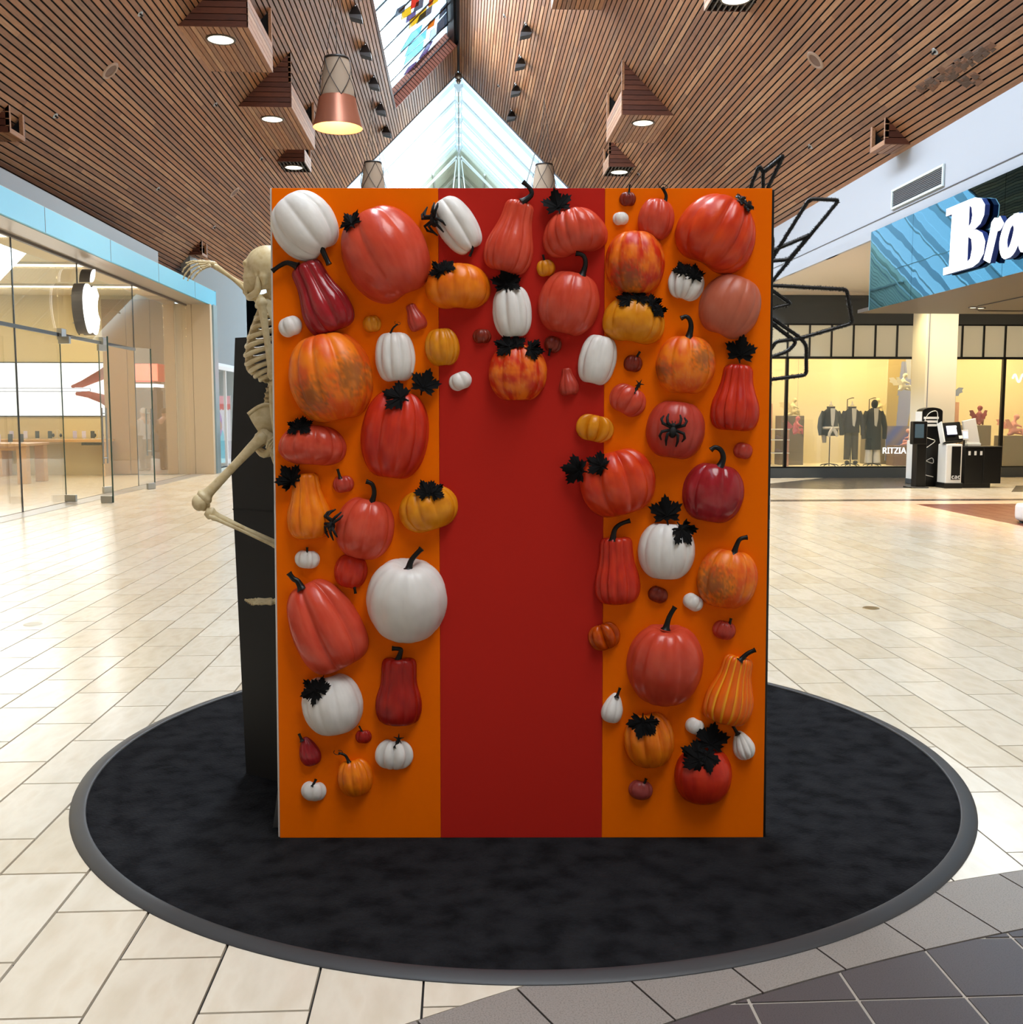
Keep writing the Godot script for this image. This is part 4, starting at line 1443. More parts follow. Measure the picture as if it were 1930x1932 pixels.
	for p in [Vector3(8.72, 3.39, -17.1), Vector3(9.05, 3.39, -15.9), Vector3(9.6, 3.39, -13.0)]:
		var d := thing("downlight", "pair of round lit downlights in the dark soffit, %s" % ["nearest the far shop", "second from the far shop", "at the frame's edge"][n], "downlight", p, Basis(), "paired downlights under the mirrored fascia")
		n += 1
		for s: int in [-1, 1]:
			mb = MB.new()
			mb.lathe([Vector2(0, 0.0), Vector2(0.055, 0.0), Vector2(0.06, 0.012)], 18, Vector3(s * 0.09, 0, -s * 0.04))
			obj("lens", mb, M.lamp_white, d)
			mb = MB.new()
			mb.lathe([Vector2(0.06, 0.012), Vector2(0.062, -0.004), Vector2(0.074, -0.004), Vector2(0.076, 0.012)], 18, Vector3(s * 0.09, 0, -s * 0.04))
			obj("rim", mb, M.black_metal, d)
		spot(p + Vector3(0, -0.03, 0), Vector3(0.05, -1, 0), 55.0, Color(1.0, 0.68, 0.38), 16.0, 0.06)


func far_store() -> void:
	var Z := -25.5
	var mb := MB.new()
	mb.box(Vector3(12.0, 4.19, Z - 0.1), Vector3(9.4, 0.72, 0.3))
	var f := struct("wall_far", "charcoal shop front band over the clerestory panes", mb, M.charcoal_wall)
	mb = MB.new()
	mb.box(Vector3(12.0, 4.6, Z - 0.12), Vector3(9.4, 0.12, 0.3))
	obj("cream_strip", mb, M.cream_plaster, f)
	mb = MB.new()
	mb.box(Vector3(12.0, 0.12, Z - 0.05), Vector3(9.4, 0.26, 0.3))
	struct("wall_far", "charcoal plinth under the shop window", mb, M.charcoal_wall)
	mat("glowing_frosted_pane", Color(0.7, 0.68, 0.6), 0.35, 0.0, {"emission_enabled": true, "emission": Color(0.86, 0.8, 0.66), "emission_energy_multiplier": 0.3})  # glow stands in for shop light behind the panes
	var w := struct("window_4", "wide shop window with a row of small panes above it")
	for k in 17:
		mb = MB.new()
		var x := 7.63 + k * 0.558
		mb.box(Vector3(x, 3.42, Z), Vector3(0.035, 0.8, 0.08))
		obj("mullion", mb, M.black_metal, w)
		if k < 16:
			mb = MB.new()
			mb.box(Vector3(x + 0.279, 3.42, Z - 0.02), Vector3(0.52, 0.79, 0.02))
			obj("pane", mb, M.glowing_frosted_pane, w)
	mb = MB.new()
	mb.box(Vector3(12.0, 3.01, Z), Vector3(9.4, 0.06, 0.1))
	mb.box(Vector3(12.0, 3.83, Z), Vector3(9.4, 0.03, 0.1))
	mb.box(Vector3(12.0, 0.26, Z), Vector3(9.4, 0.04, 0.1))
	obj("rail", mb, M.black_metal, w)
	var pl2 := thing("ceiling_light", "unseen long light panel in the side passage ceiling, hidden by the mirrored sign", "light", Vector3(11.4, 4.62, -20.6))
	mb = MB.new()
	mb.box(Vector3.ZERO, Vector3(3.6, 0.03, 0.5), 0.004)
	obj("diffuser", mb, M.lamp_white, pl2)
	mb = MB.new()
	mb.box(Vector3(0, 0.012, 0), Vector3(3.7, 0.02, 0.6), 0.004)
	obj("frame", mb, M.white_plastic, pl2)
	area_light(Vector3(11.4, 4.58, -20.6), Vector3.DOWN, Vector2(3.6, 0.5), Color(1.0, 0.93, 0.82), 26.0, "area_light")  # out of view, placed to brighten the side passage
	for x in [8.19, 13.77]:
		mb = MB.new()
		mb.box(Vector3(x, 1.63, Z), Vector3(0.07, 2.75, 0.1))
		obj("mullion", mb, M.black_metal, w)
	for s in [[7.3, 8.15], [8.23, 13.73], [13.81, 16.3]]:
		mb = MB.new()
		mb.box(Vector3((s[0] + s[1]) / 2, 1.63, Z), Vector3(s[1] - s[0], 2.72, 0.012))
		obj("pane", mb, M.glass, w)
	# inside
	mb = MB.new()
	mb.box(Vector3(12.0, 1.9, -27.9), Vector3(9.6, 3.9, 0.15))
	struct("wall_display", "cream back wall of the shop window display", mb, mat("display_cream", Color(0.9, 0.87, 0.76), 0.7))
	mb = MB.new()
	mb.box(Vector3(12.0, 0.13, -26.7), Vector3(9.6, 0.26, 2.3))
	struct("floor_display", "cream raised floor of the shop window display", mb, M.display_cream)
	mb = MB.new()
	mb.box(Vector3(12.0, 3.92, -26.85), Vector3(9.6, 0.12, 2.2))
	struct("ceiling_display", "cream ceiling of the shop window display", mb, M.display_cream)
	for x in [7.3, 16.7]:
		mb = MB.new()
		mb.box(Vector3(x, 1.9, -26.7), Vector3(0.12, 3.9, 2.5))
		struct("wall_display", "cream %s wall of the shop window display" % ("near" if x < 10.0 else "end"), mb, M.display_cream)
	for k in 4:
		var x := 8.4 + k * 2.2
		var l := thing("ceiling_light", "unseen small square warm light over the shop display, %s from the tinsel side" % ["first", "second", "third", "fourth"][k], "light", Vector3(x, 3.84, -26.5), Basis(), "lights over the shop window display")
		mb = MB.new()
		mb.box(Vector3.ZERO, Vector3(0.8, 0.03, 0.5), 0.004)
		obj("diffuser", mb, M.lamp_warm, l)
		area_light(Vector3(x, 3.8, -26.5), Vector3.DOWN, Vector2(0.8, 0.5), Color(1.0, 0.88, 0.63), 6.0, "area_light")  # out of view above the panes, placed to light the display
	# plinths
	mat("plinth_grey", Color(0.5, 0.46, 0.4), 0.6)
	mat("plinth_pink", Color(0.82, 0.64, 0.56), 0.6)
	mat("plinth_brown", Color(0.46, 0.36, 0.31), 0.6)
	mat("figure_white", Color(0.88, 0.88, 0.85), 0.5)
	mat("figure_cream", Color(0.87, 0.83, 0.66), 0.5)
	mat("figure_pink", Color(0.8, 0.45, 0.48), 0.5)
	mat("figure_rose", Color(0.9, 0.66, 0.66), 0.5)
	mat("figure_blue", Color(0.48, 0.56, 0.72), 0.5)
	mat("figure_plum", Color(0.55, 0.22, 0.28), 0.5)
	var pl := [[8.08, 0.5, 1.62, -27.3, "plinth_pink", "tall pink plinth with a curled grey blue figurine beside the dark mullion"], [8.75, 0.62, 1.3, -26.9, "plinth_grey", "grey plinth with the cream winged figurine beside the three mannequins"], [11.28, 0.75, 1.3, -27.2, "plinth_grey", "grey plinth with the cream figurine behind the black coat"], [11.75, 1.0, 0.52, -26.3, "plinth_brown", "low brown plinth with the rose figurine by the white lettering"], [13.1, 0.55, 1.66, -27.2, "plinth_pink", "tall pink plinth with the blue figurine behind the column"], [13.55, 0.62, 1.05, -26.4, "plinth_grey", "grey plinth with the plum figurine past the column"], [14.4, 0.6, 0.78, -26.2, "plinth_grey", "lowest grey plinth with the rose figurine past the column"]]
	for p in pl:
		mb = MB.new()
		mb.box(Vector3(0, p[2] / 2, 0), Vector3(p[1], p[2], 0.5), 0.008)
		var o := obj("display_plinth", mb, M[p[4]])
		o.position = Vector3(p[0], 0.26, p[3])
		tag(o, p[5], "plinth", "plinths in the shop window")
	# figurines: crouched winged toys
	var fig := MB.new()
	var bones := [[Vector3(0, 0.12, 0), Vector3(0.02, 0.26, 0), 0.075, 0.065], [Vector3(0.02, 0.28, 0), Vector3(0.06, 0.37, 0), 0.03, 0.028], [Vector3(0, 0.1, 0.05), Vector3(0.17, 0.13, 0.06), 0.045, 0.03], [Vector3(0, 0.1, -0.05), Vector3(0.15, 0.06, -0.06), 0.045, 0.03], [Vector3(0.17, 0.13, 0.06), Vector3(0.2, 0.02, 0.06), 0.03, 0.024], [Vector3(0.15, 0.06, -0.06), Vector3(0.27, 0.03, -0.06), 0.03, 0.024], [Vector3(0.02, 0.25, 0.06), Vector3(0.14, 0.2, 0.1), 0.03, 0.022], [Vector3(0.02, 0.25, -0.06), Vector3(0.12, 0.22, -0.1), 0.03, 0.022], [Vector3(-0.02, 0.06, 0), Vector3(-0.1, 0.03, 0.02), 0.055, 0.03]]
	fig.nets(func(p: Vector3) -> float:
		var d := p.distance_to(Vector3(0.08, 0.41, 0)) - 0.062
		for b in bones:
			d = smin(d, capsule(p, b[0], b[1], b[2], b[3]), 0.03)
		return d, Vector3(-0.2, -0.02, -0.2), Vector3(0.34, 0.52, 0.2), 0.02)
	var fig_mesh := fig.done()
	var wing := MB.new()
	for s: int in [-1, 1]:
		wing.plate(PackedVector2Array([Vector2(-0.03, 0.2), Vector2(-0.2, 0.36), Vector2(-0.32, 0.35), Vector2(-0.28, 0.29), Vector2(-0.3, 0.24), Vector2(-0.22, 0.21), Vector2(-0.2, 0.15), Vector2(-0.1, 0.15)]), 0.015, Transform3D(Basis(Vector3.UP, s * 0.5), Vector3(0, 0, s * 0.04)))
	var wing_mesh := wing.done()
	var fg := [[8.8, 1.56, -26.9, "figure_cream", 0.2, 1.0, "cream winged figurine crouching on the grey plinth beside the three mannequins"], [11.3, 1.56, -27.1, "figure_cream", 2.6, 1.0, "cream winged figurine on the grey plinth behind the black coat"], [11.75, 0.78, -26.2, "figure_rose", 2.9, 0.95, "rose pink figurine on the low brown plinth above the white lettering"], [13.15, 1.92, -27.1, "figure_blue", 3.6, 1.1, "grey blue figurine on the tall pink plinth behind the column"], [13.6, 1.31, -26.3, "figure_plum", 1.0, 1.1, "plum figurine on the grey plinth past the column"], [14.4, 1.04, -26.1, "figure_rose", 0.0, 1.2, "rose pink figurine lying on the lowest grey plinth past the column"], [8.1, 1.88, -27.2, "figure_blue", 0.4, 0.8, "grey blue curled figurine on the tall pink plinth by the dark mullion"]]
	for p in fg:
		var t := thing("figurine", p[6], "figurine", Vector3(p[0], p[1], p[2]), Basis(Vector3.UP, p[4]).scaled(Vector3.ONE * p[5]), "winged figurines in the shop window")
		obj("body", fig_mesh, M[p[3]], t)
		obj("wing", wing_mesh, M[p[3]], t)
	for p in [[Vector3(8.62, 1.08, -26.0), "figure_pink", 0.6, "deep pink winged figurine hanging on a thread before the grey plinth"], [Vector3(11.55, 2.2, -26.4), "figure_white", 0.1, "white winged figurine hanging on a thread before the blue suit poster"], [Vector3(12.05, 1.1, -26.0), "figure_white", 2.0, "white figurine hanging low before the blue suit poster"]]:
		var t := thing("figurine", p[3], "figurine", p[0], Basis(Vector3.UP, p[2]), "winged figurines in the shop window")
		obj("body", fig_mesh, M[p[1]], t)
		obj("wing", wing_mesh, M[p[1]], t)
		mb = MB.new()
		mb.tube([Vector3(0.05, 0.4, 0), Vector3(0.05, 3.84 - p[0].y, 0)], 0.003, 5)
		obj("thread", mb, M.steel, t)
	# shelves with bags and shoes at the tinsel side
	var sh := thing("display_shelf", "pink and white stepped display shelves beside the dark mullion", "shelf", Vector3(7.95, 0.26, -26.2))
	for y in [0.34, 0.68, 0.95]:
		mb = MB.new()
		mb.box(Vector3(0, y, 0), Vector3(1.05, 0.025, 0.4), 0.003)
		obj("board", mb, M.figure_white, sh)
	for x: float in [-0.5, 0.5]:
		mb = MB.new()
		mb.box(Vector3(x, 0.48, 0), Vector3(0.02, 0.96, 0.38))
		obj("upright", mb, M.plinth_pink, sh)
	var k := 0
	for y in [0.6125, 0.9525]:
		for x in [7.62, 7.92, 8.24]:
			mb = MB.new()
			mb.loft([[Vector3(0, 0, 0), 0.001, 0.001], [Vector3(0, 0.002, 0), 0.11, 0.045], [Vector3(-0.01, 0.04, 0), 0.1, 0.042], [Vector3(-0.05, 0.085, 0), 0.05, 0.036], [Vector3(-0.06, 0.1, 0), 0.04, 0.03], [Vector3(-0.06, 0.1, 0), 0.001, 0.001]], 12)
			var o := obj("shoe", mb, [M.figure_white, M.figure_pink, M.plinth_brown][k % 3])
			o.position = Vector3(x, y, -26.15)
			tag(o, "%s shoe on the %s display shelf, %s" % [["white", "pink", "brown"][k % 3], "lower" if k < 3 else "middle", ["at the board end", "in the middle", "at the mullion end"][k % 3]], "shoe", "shoes on the display shelves")
			k += 1
	mannequins()
	# poster of a pale blue suit on cream
	var pm := picture("suit_print", 128, 256, func(u: float, v: float) -> Color:
		var p := Vector2(u, v * 2.0)
		var c := Color(0.85, 0.78, 0.58)
		if u > 0.8:
			c = Color(0.72, 0.72, 0.5)
		if absf(u - 0.47) < 0.23 + (v - 0.1) * 0.18 and v > 0.03 and v < 0.36:
			c = Color(0.66, 0.72, 0.95)
		if absf(u - 0.47) < 0.09 - v * 0.25 + 0.05 and v > 0.0 and v < 0.2:
			c = Color(0.86, 0.9, 1.0) if absf(u - 0.47) > 0.03 else Color(0.8, 0.74, 0.62)
		if in_capsule(p, Vector2(0.68, 0.1), Vector2(0.66, 0.6), 0.07, 0.05):
			c = Color(0.5, 0.48, 0.5)
		if in_capsule(p, Vector2(0.36, 0.72), Vector2(0.3, 1.3), 0.14, 0.11) or in_capsule(p, Vector2(0.58, 0.72), Vector2(0.66, 1.3), 0.14, 0.11):
			c = Color(0.68, 0.74, 0.96)
		if v > 0.66:
			c = Color(0.42, 0.52, 0.88).lerp(Color(0.62, 0.6, 0.72), 0.5 + 0.5 * sin(u * 17.0 + v * 29.0))
		return c, 0.5)
	var t := thing("suit_poster", "tall poster of a pale blue suit hanging in the shop window", "poster", Vector3(12.0, 1.72, -26.75))
	mb = MB.new()
	mb.box(Vector3.ZERO, Vector3(1.4, 2.7, 0.02))
	obj("sheet", mb, M.figure_white, t)
	mb = MB.new()
	mb.quad(Vector3(-0.7, -1.35, 0.012), Vector3(0.7, -1.35, 0.012), Vector3(0.7, 1.35, 0.012), Vector3(-0.7, 1.35, 0.012), true)
	obj("print", mb, pm, t)
	mb = MB.new()
	mb.box(Vector3(0, 0.0, 0), Vector3(0.7, 1.7, 0.02))
	mb.quad(Vector3(-0.35, -0.85, 0.012), Vector3(0.35, -0.85, 0.012), Vector3(0.35, 0.85, 0.012), Vector3(-0.35, 0.85, 0.012), true)
	var o2 := obj("leafy_poster", mb, picture("leafy_print", 96, 192, func(u: float, v: float) -> Color:
		var c := Color(0.83, 0.8, 0.6)
		if sin(u * 9.0 + sin(v * 14.0) * 2.0) > 0.75 and v < 0.55:
			c = Color(0.55, 0.6, 0.62)
		if Vector2(u * 0.5, v).distance_to(Vector2(0.14, 0.68)) < 0.08:
			c = Color(0.45, 0.33, 0.3)
		if v > 0.76:
			c = Color(0.5, 0.56, 0.66)
		return c, 0.5))
	o2.position = Vector3(13.15, 2.2, -27.814)
	tag(o2, "cream poster with grey leaf shapes behind the column", "poster")
	# lettering on the pane
	var tm := TextMesh.new()
	var sf := SystemFont.new()
	sf.font_names = PackedStringArray(["Droid Sans"])
	tm.font = sf
	tm.text = "RITZIA"
	tm.font_size = 64
	tm.pixel_size = 0.0042
	tm.depth = 0.01
	var lt := obj("window_lettering", tm, M.sign_white)
	var tw := tm.get_aabb().size
	tm.pixel_size *= 0.6 / tw.x
	lt.position = Vector3(11.0, 0.68, Z + 0.02)
	tag(lt, "white window lettering reading RITZIA on the shop pane", "lettering")
	var sw := MB.new()
	var sc := []
	for q in 60:
		var a := q / 59.0
		sc.append(Vector2(a * 0.9, 0.05 + 0.1 * sin(a * 26.0) + 0.05 * a))
	brush(sw, sc, 0.035, 0.01)
	lt = obj("window_lettering", sw, M.sign_white)
	lt.position = Vector3(14.0, 2.45, Z + 0.02)
	tag(lt, "white wavy script on the pane past the column", "lettering")
	# column
	mb = MB.new()
	mb.box(Vector3(0, 2.35, 0), Vector3(0.72, 4.7, 0.72), 0.01)
	var col := struct("column", "square cream column before the far shop", mb, mat("column_cream", Color(0.82, 0.79, 0.72), 0.5))
	col.position = Vector3(10.76, 0, -22.95)
	mb = MB.new()
	mb.box(Vector3(-0.3, 2.5, 0.362), Vector3(0.02, 4.3, 0.012))
	obj("corner_strip", mb, M.fascia_grey, col)
	mb = MB.new()
	mb.box(Vector3(0, 0.5, 0), Vector3(0.78, 1.0, 0.78), 0.01)
	obj("base", mb, M.white_plastic, col)
	mb = MB.new()
	mb.box(Vector3(0, 0.06, 0), Vector3(0.8, 0.12, 0.8), 0.01)
	obj("kick", mb, M.charcoal_wall, col)
	spot(Vector3(9.6, 4.5, -22.4), Vector3(0.25, -1, 0), 50.0, Color(1.0, 0.93, 0.7), 10.0, 0.1)  # unseen lamp, placed to light the cream column


func capsule(p: Vector3, a: Vector3, b: Vector3, ra: float, rb: float) -> float:
	var ab := b - a
	var t := clampf((p - a).dot(ab) / maxf(ab.length_squared(), 1e-9), 0.0, 1.0)
	return p.distance_to(a + ab * t) - lerpf(ra, rb, t)


func smin(a: float, b: float, k: float) -> float:
	var h := maxf(k - absf(a - b), 0.0) / k
	return minf(a, b) - h * h * k * 0.25


func mannequins() -> void:
	mat("cloth_charcoal", Color(0.13, 0.13, 0.13), 0.85)
	mat("cloth_navy", Color(0.1, 0.11, 0.16), 0.8)
	mat("cloth_black", Color(0.05, 0.05, 0.05), 0.85)
	mat("cloth_olive", Color(0.2, 0.17, 0.13), 0.85)
	mat("cloth_pale", Color(0.78, 0.76, 0.72), 0.85)
	mat("cloth_grey", Color(0.55, 0.53, 0.5), 0.85)
	var specs := [
		[9.6, "headless dress form in a charcoal jacket with a pale shirt tied at the waist", "cloth_charcoal", 0],
		[10.16, "headless dress form in a navy jacket and dark trousers, the middle one", "cloth_navy", 1],
		[10.74, "headless dress form in a long black coat with a black face covering", "cloth_black", 2]]
	for s in specs:
		var t := thing("dress_form", s[1], "mannequin", Vector3(s[0], 0.26, -26.2), Basis(), "dress forms in the shop window")
		var kind: int = s[3]
		var mb := MB.new()
		var hem: float = [0.78, 0.86, 0.42][kind]
		mb.loft([[Vector3(0, hem, 0), 0.001, 0.001], [Vector3(0, hem, 0), 0.21, 0.15], [Vector3(0, hem + 0.25, 0), 0.2, 0.15], [Vector3(0, 1.12, 0), 0.19, 0.14], [Vector3(0, 1.3, 0), 0.205, 0.14], [Vector3(0, 1.4, 0), 0.2, 0.12], [Vector3(0, 1.46, 0), 0.13, 0.09], [Vector3(0, 1.5, 0), 0.075, 0.07], [Vector3(0, 1.5, 0), 0.001, 0.001]], 18)
		obj("coat" if kind == 2 else "jacket", mb, M[s[2]], t)
		for q: int in [-1, 1]:
			mb = MB.new()
			mb.tube([Vector3(q * 0.17, 1.4, 0), Vector3(q * 0.25, 1.22, 0.0), Vector3(q * 0.29, 1.0, 0.03), Vector3(q * 0.27, 0.8 if kind < 2 else 0.7, 0.07)], [0.075, 0.075, 0.065, 0.055], 12)
			obj("sleeve", mb, M[s[2]], t)
			if kind > 0:
				mb = MB.new()
				mb.tube([Vector3(q * 0.085, hem + 0.1, 0), Vector3(q * 0.1, 0.45, 0), Vector3(q * 0.11, 0.16 if kind == 1 else 0.08, 0.0)], [0.1, 0.085, 0.075 if kind == 1 else 0.1], 12)
				obj("trouser_leg", mb, M.cloth_olive if kind == 1 else M.cloth_pale, t)
			if kind == 1:
				mb = MB.new()
				mb.ball(Vector3(q * 0.11, 0.09, 0.04), Vector3(0.055, 0.05, 0.1))
				obj("shoe", mb, M.cloth_black, t)
		mb = MB.new()
		mb.plate(PackedVector2Array([Vector2(-0.06, 1.49), Vector2(0.06, 1.49), Vector2(0.05, 1.2), Vector2(0.02, 1.02), Vector2(-0.03, 1.05)]), 0.02, Transform3D(Basis(), Vector3(0, 0, 0.145)))
		obj("shirt", mb, M.cloth_pale, t)
		if kind == 0:
			mb = MB.new()
			mb.loft([[Vector3(0, 0.95, 0.02), 0.001, 0.001], [Vector3(0, 0.95, 0.02), 0.225, 0.165], [Vector3(0, 1.02, 0.02), 0.215, 0.16], [Vector3(0, 1.02, 0.02), 0.001, 0.001]], 16)
			mb.tube([Vector3(0, 1.0, 0.17), Vector3(-0.08, 0.86, 0.19), Vector3(-0.1, 0.76, 0.17)], [0.04, 0.045, 0.03], 8)
			mb.tube([Vector3(0, 1.0, 0.17), Vector3(0.08, 0.86, 0.19), Vector3(0.12, 0.77, 0.17)], [0.04, 0.045, 0.03], 8)
			obj("tied_shirt", mb, M.cloth_pale, t)
			mb = MB.new()
			mb.tube([Vector3(-0.17, 0.8, 0.02), Vector3(-0.16, 0.6, 0.03)], [0.07, 0.05], 10)
			obj("bag", mb, M.cloth_grey, t)
		if kind == 2:
			mb = MB.new()
			mb.ball(Vector3(0, 1.6, 0.03), Vector3(0.085, 0.12, 0.09))
			obj("face_covering", mb, M.cloth_black, t)
		else:
			mb = MB.new()
			mb.loft([[Vector3(0, 1.47, 0), 0.1, 0.09], [Vector3(0, 1.54, 0), 0.11, 0.1], [Vector3(0, 1.5, 0), 0.075, 0.07]], 16)
			obj("collar", mb, M[s[2]], t)
		mb = MB.new()
		mb.lathe([Vector2(0, 1.56), Vector2(0.05, 1.56), Vector2(0.052, 1.58), Vector2(0.02, 1.61), Vector2(0.018, 1.66), Vector2(0, 1.68)], 14)
		obj("neck_cap", mb, M.cloth_pale, t)
		mb = MB.new()
		mb.tube([Vector3(0, 0.0, -0.02), Vector3(0, 0.85, -0.02)], 0.014, 8)
		obj("pole", mb, M.black_metal, t)
		mb = MB.new()
		if kind > 0:
			mb.tube([Vector3(-0.12, 1.45, -0.03), Vector3(-0.12, 1.72, -0.03), Vector3(0.0, 1.76, -0.03), Vector3(0.05, 1.76, -0.03)], 0.012, 6)
		for q in 5:
			var a := q * TAU / 5.0
			mb.tube([Vector3(0, 0.06, 0), Vector3(cos(a) * 0.2, 0.03, sin(a) * 0.2), Vector3(cos(a) * 0.24, 0.0, sin(a) * 0.24)], 0.012, 6)
		obj("stand", mb, M.black_metal, t)


var board_at := Vector3(-0.6952, 0.0055, -3.811)
var board_b := Basis()
var fruit := []
const PAINT := {
	"white": [Color(0.9, 0.885, 0.865), Color(0.86, 0.845, 0.825), 0.34], "coral": [Color(0.815, 0.315, 0.225), Color(0.765, 0.255, 0.175), 0.26],
	"coral_deep": [Color(0.74, 0.27, 0.21), Color(0.68, 0.22, 0.165), 0.32], "terracotta": [Color(0.75, 0.41, 0.31), Color(0.71, 0.36, 0.26), 0.4],
	"ember": [Color(0.84, 0.28, 0.12), Color(0.76, 0.19, 0.1), 0.28], "mottled": [Color(0.92, 0.45, 0.1), Color(0.78, 0.17, 0.08), 0.36],
	"orange": [Color(0.94, 0.49, 0.1), Color(0.88, 0.35, 0.09), 0.38], "tangerine": [Color(0.93, 0.51, 0.08), Color(0.87, 0.41, 0.06), 0.34],
	"amber": [Color(0.87, 0.56, 0.1), Color(0.82, 0.49, 0.06), 0.34], "red": [Color(0.8, 0.21, 0.115), Color(0.71, 0.15, 0.085), 0.34],
	"red_deep": [Color(0.64, 0.12, 0.085), Color(0.54, 0.07, 0.05), 0.38], "crimson": [Color(0.63, 0.17, 0.19), Color(0.56, 0.12, 0.14), 0.18],
	"russet": [Color(0.52, 0.18, 0.11), Color(0.43, 0.12, 0.07), 0.34], "rust": [Color(0.78, 0.33, 0.05), Color(0.68, 0.22, 0.03), 0.26],
	"mauve": [Color(0.64, 0.29, 0.27), Color(0.58, 0.23, 0.21), 0.36], "striped": [Color(0.92, 0.4, 0.07), Color(0.96, 0.7, 0.17), 0.3]}


func mat_and_board() -> void:
	var carpet := noise_tex(1024, 0.012, [[0.0, Color(0.55, 0.55, 0.56)], [0.5, Color(0.85, 0.85, 0.86)], [1.0, Color(1, 1, 1)]], 41, FastNoiseLite.TYPE_SIMPLEX_SMOOTH, 6)
	var carpet_n := noise_tex(512, 0.2, [], 42, FastNoiseLite.TYPE_SIMPLEX_SMOOTH, 3, true, 3.0)
	mat("carpet", Color(0.15, 0.15, 0.156), 1.0, 0.0, {"albedo_texture": carpet, "uv1_triplanar": true, "uv1_world_triplanar": true, "uv1_scale": Vector3(0.55, 0.55, 0.55), "normal_enabled": true, "normal_texture": carpet_n, "normal_scale": 0.5, "metallic_specular": 0.12})
	mat("rubber", Color(0.2, 0.2, 0.205), 0.5)
	var m := thing("round_mat", "round black carpet mat with a grey rubber rim under the pumpkin board", "mat", Vector3(0.285, 0, -4.742))
	var mb := MB.new()
	mb.lathe([Vector2(1.925, 0.001), Vector2(1.925, 0.0045), Vector2(1.9, 0.0055), Vector2(1.2, 0.0055), Vector2(0.6, 0.0055), Vector2(0, 0.0055)], 160)
	obj("carpet", mb, M.carpet, m)
	mb = MB.new()
	mb.lathe([Vector2(1.985, 0.0005), Vector2(1.984, 0.004), Vector2(1.972, 0.009), Vector2(1.955, 0.0125), Vector2(1.945, 0.0145), Vector2(1.935, 0.015), Vector2(1.927, 0.0145), Vector2(1.922, 0.012), Vector2(1.921, 0.006)], 160)
	obj("rim", mb, M.rubber, m)
	# crumbs on the mat are left out; the board leans back a little
	var rv := Vector3(0.99888, 0, 0.0473)
	var nn := rv.cross(Vector3.UP)
	var tl := deg_to_rad(2.3)
	board_b = Basis(rv, Vector3.UP * cos(tl) - nn * sin(tl), nn * cos(tl) + Vector3.UP * sin(tl))
	mat("vinyl_orange", Color(0.93, 0.42, 0.0), 0.45, 0.0, {"metallic_specular": 0.15})
	mat("vinyl_red", Color(0.71, 0.15, 0.115), 0.45, 0.0, {"metallic_specular": 0.15})
	mat("foam_white", Color(0.86, 0.85, 0.83), 0.7)
	var b := thing("display_board", "tall upright board of two orange stripes and one red stripe, set with pumpkins", "board", board_at, board_b)
	var names := ["orange_stripe", "red_stripe", "orange_stripe"]
	var ends := [0.0, 0.6145, 1.23, 1.848]
	for k in 3:
		mb = MB.new()
		mb.box(Vector3((ends[k] + ends[k + 1]) / 2, 1.222, -0.003), Vector3(ends[k + 1] - ends[k] - 0.0006, 2.444, 0.006), 0.001)
		obj(names[k], mb, M.vinyl_red if k == 1 else M.vinyl_orange, b)
	mb = MB.new()
	mb.box(Vector3(0.92, 1.223, -0.018), Vector3(1.856, 2.446, 0.022), 0.002)
	obj("core", mb, M.foam_white, b)
	mb = MB.new()
	mb.box(Vector3(1.0, 1.22, -0.05), Vector3(1.72, 2.44, 0.04), 0.002)
	for x in [0.3, 0.92, 1.55]:
		mb.box(Vector3(x, 1.2, -0.09), Vector3(0.06, 2.36, 0.05), 0.002)
	obj("backing", mb, M.black_plastic, b)
	mb = MB.new()
	mb.box(Vector3(1.853, 1.22, -0.02), Vector3(0.009, 2.44, 0.03), 0.001)
	obj("side_strip", mb, M.black_plastic, b)
	# tapes on the black side strip
	for y in [1.2, 1.29]:
		mb = MB.new()
		mb.box(Vector3(1.857, y, -0.018), Vector3(0.003, 0.035, 0.026))
		obj("tape", mb, M.foam_white, b)
	# bracket foot beside the board's lower corner
	var br := thing("bracket", "slim grey metal bracket and pale peg standing behind the board's lower corner", "bracket", Vector3(-0.705, 0.0055, -3.93))
	mb = MB.new()
	mb.hexa([Vector3(-0.035, 0, -0.02), Vector3(0.0, 0, -0.02), Vector3(0.0, 0, 0.02), Vector3(-0.035, 0, 0.02)], [Vector3(0.0, 0.24, -0.02), Vector3(0.02, 0.24, -0.02), Vector3(0.02, 0.24, 0.02), Vector3(0.0, 0.24, 0.02)])
	obj("arm", mb, M.steel, br)
	mb = MB.new()
	mb.tube([Vector3(0.002, 0.0, 0.03), Vector3(0.012, 0.16, 0.03)], [0.006, 0.009], 8)
	obj("peg", mb, M.foam_white, br)


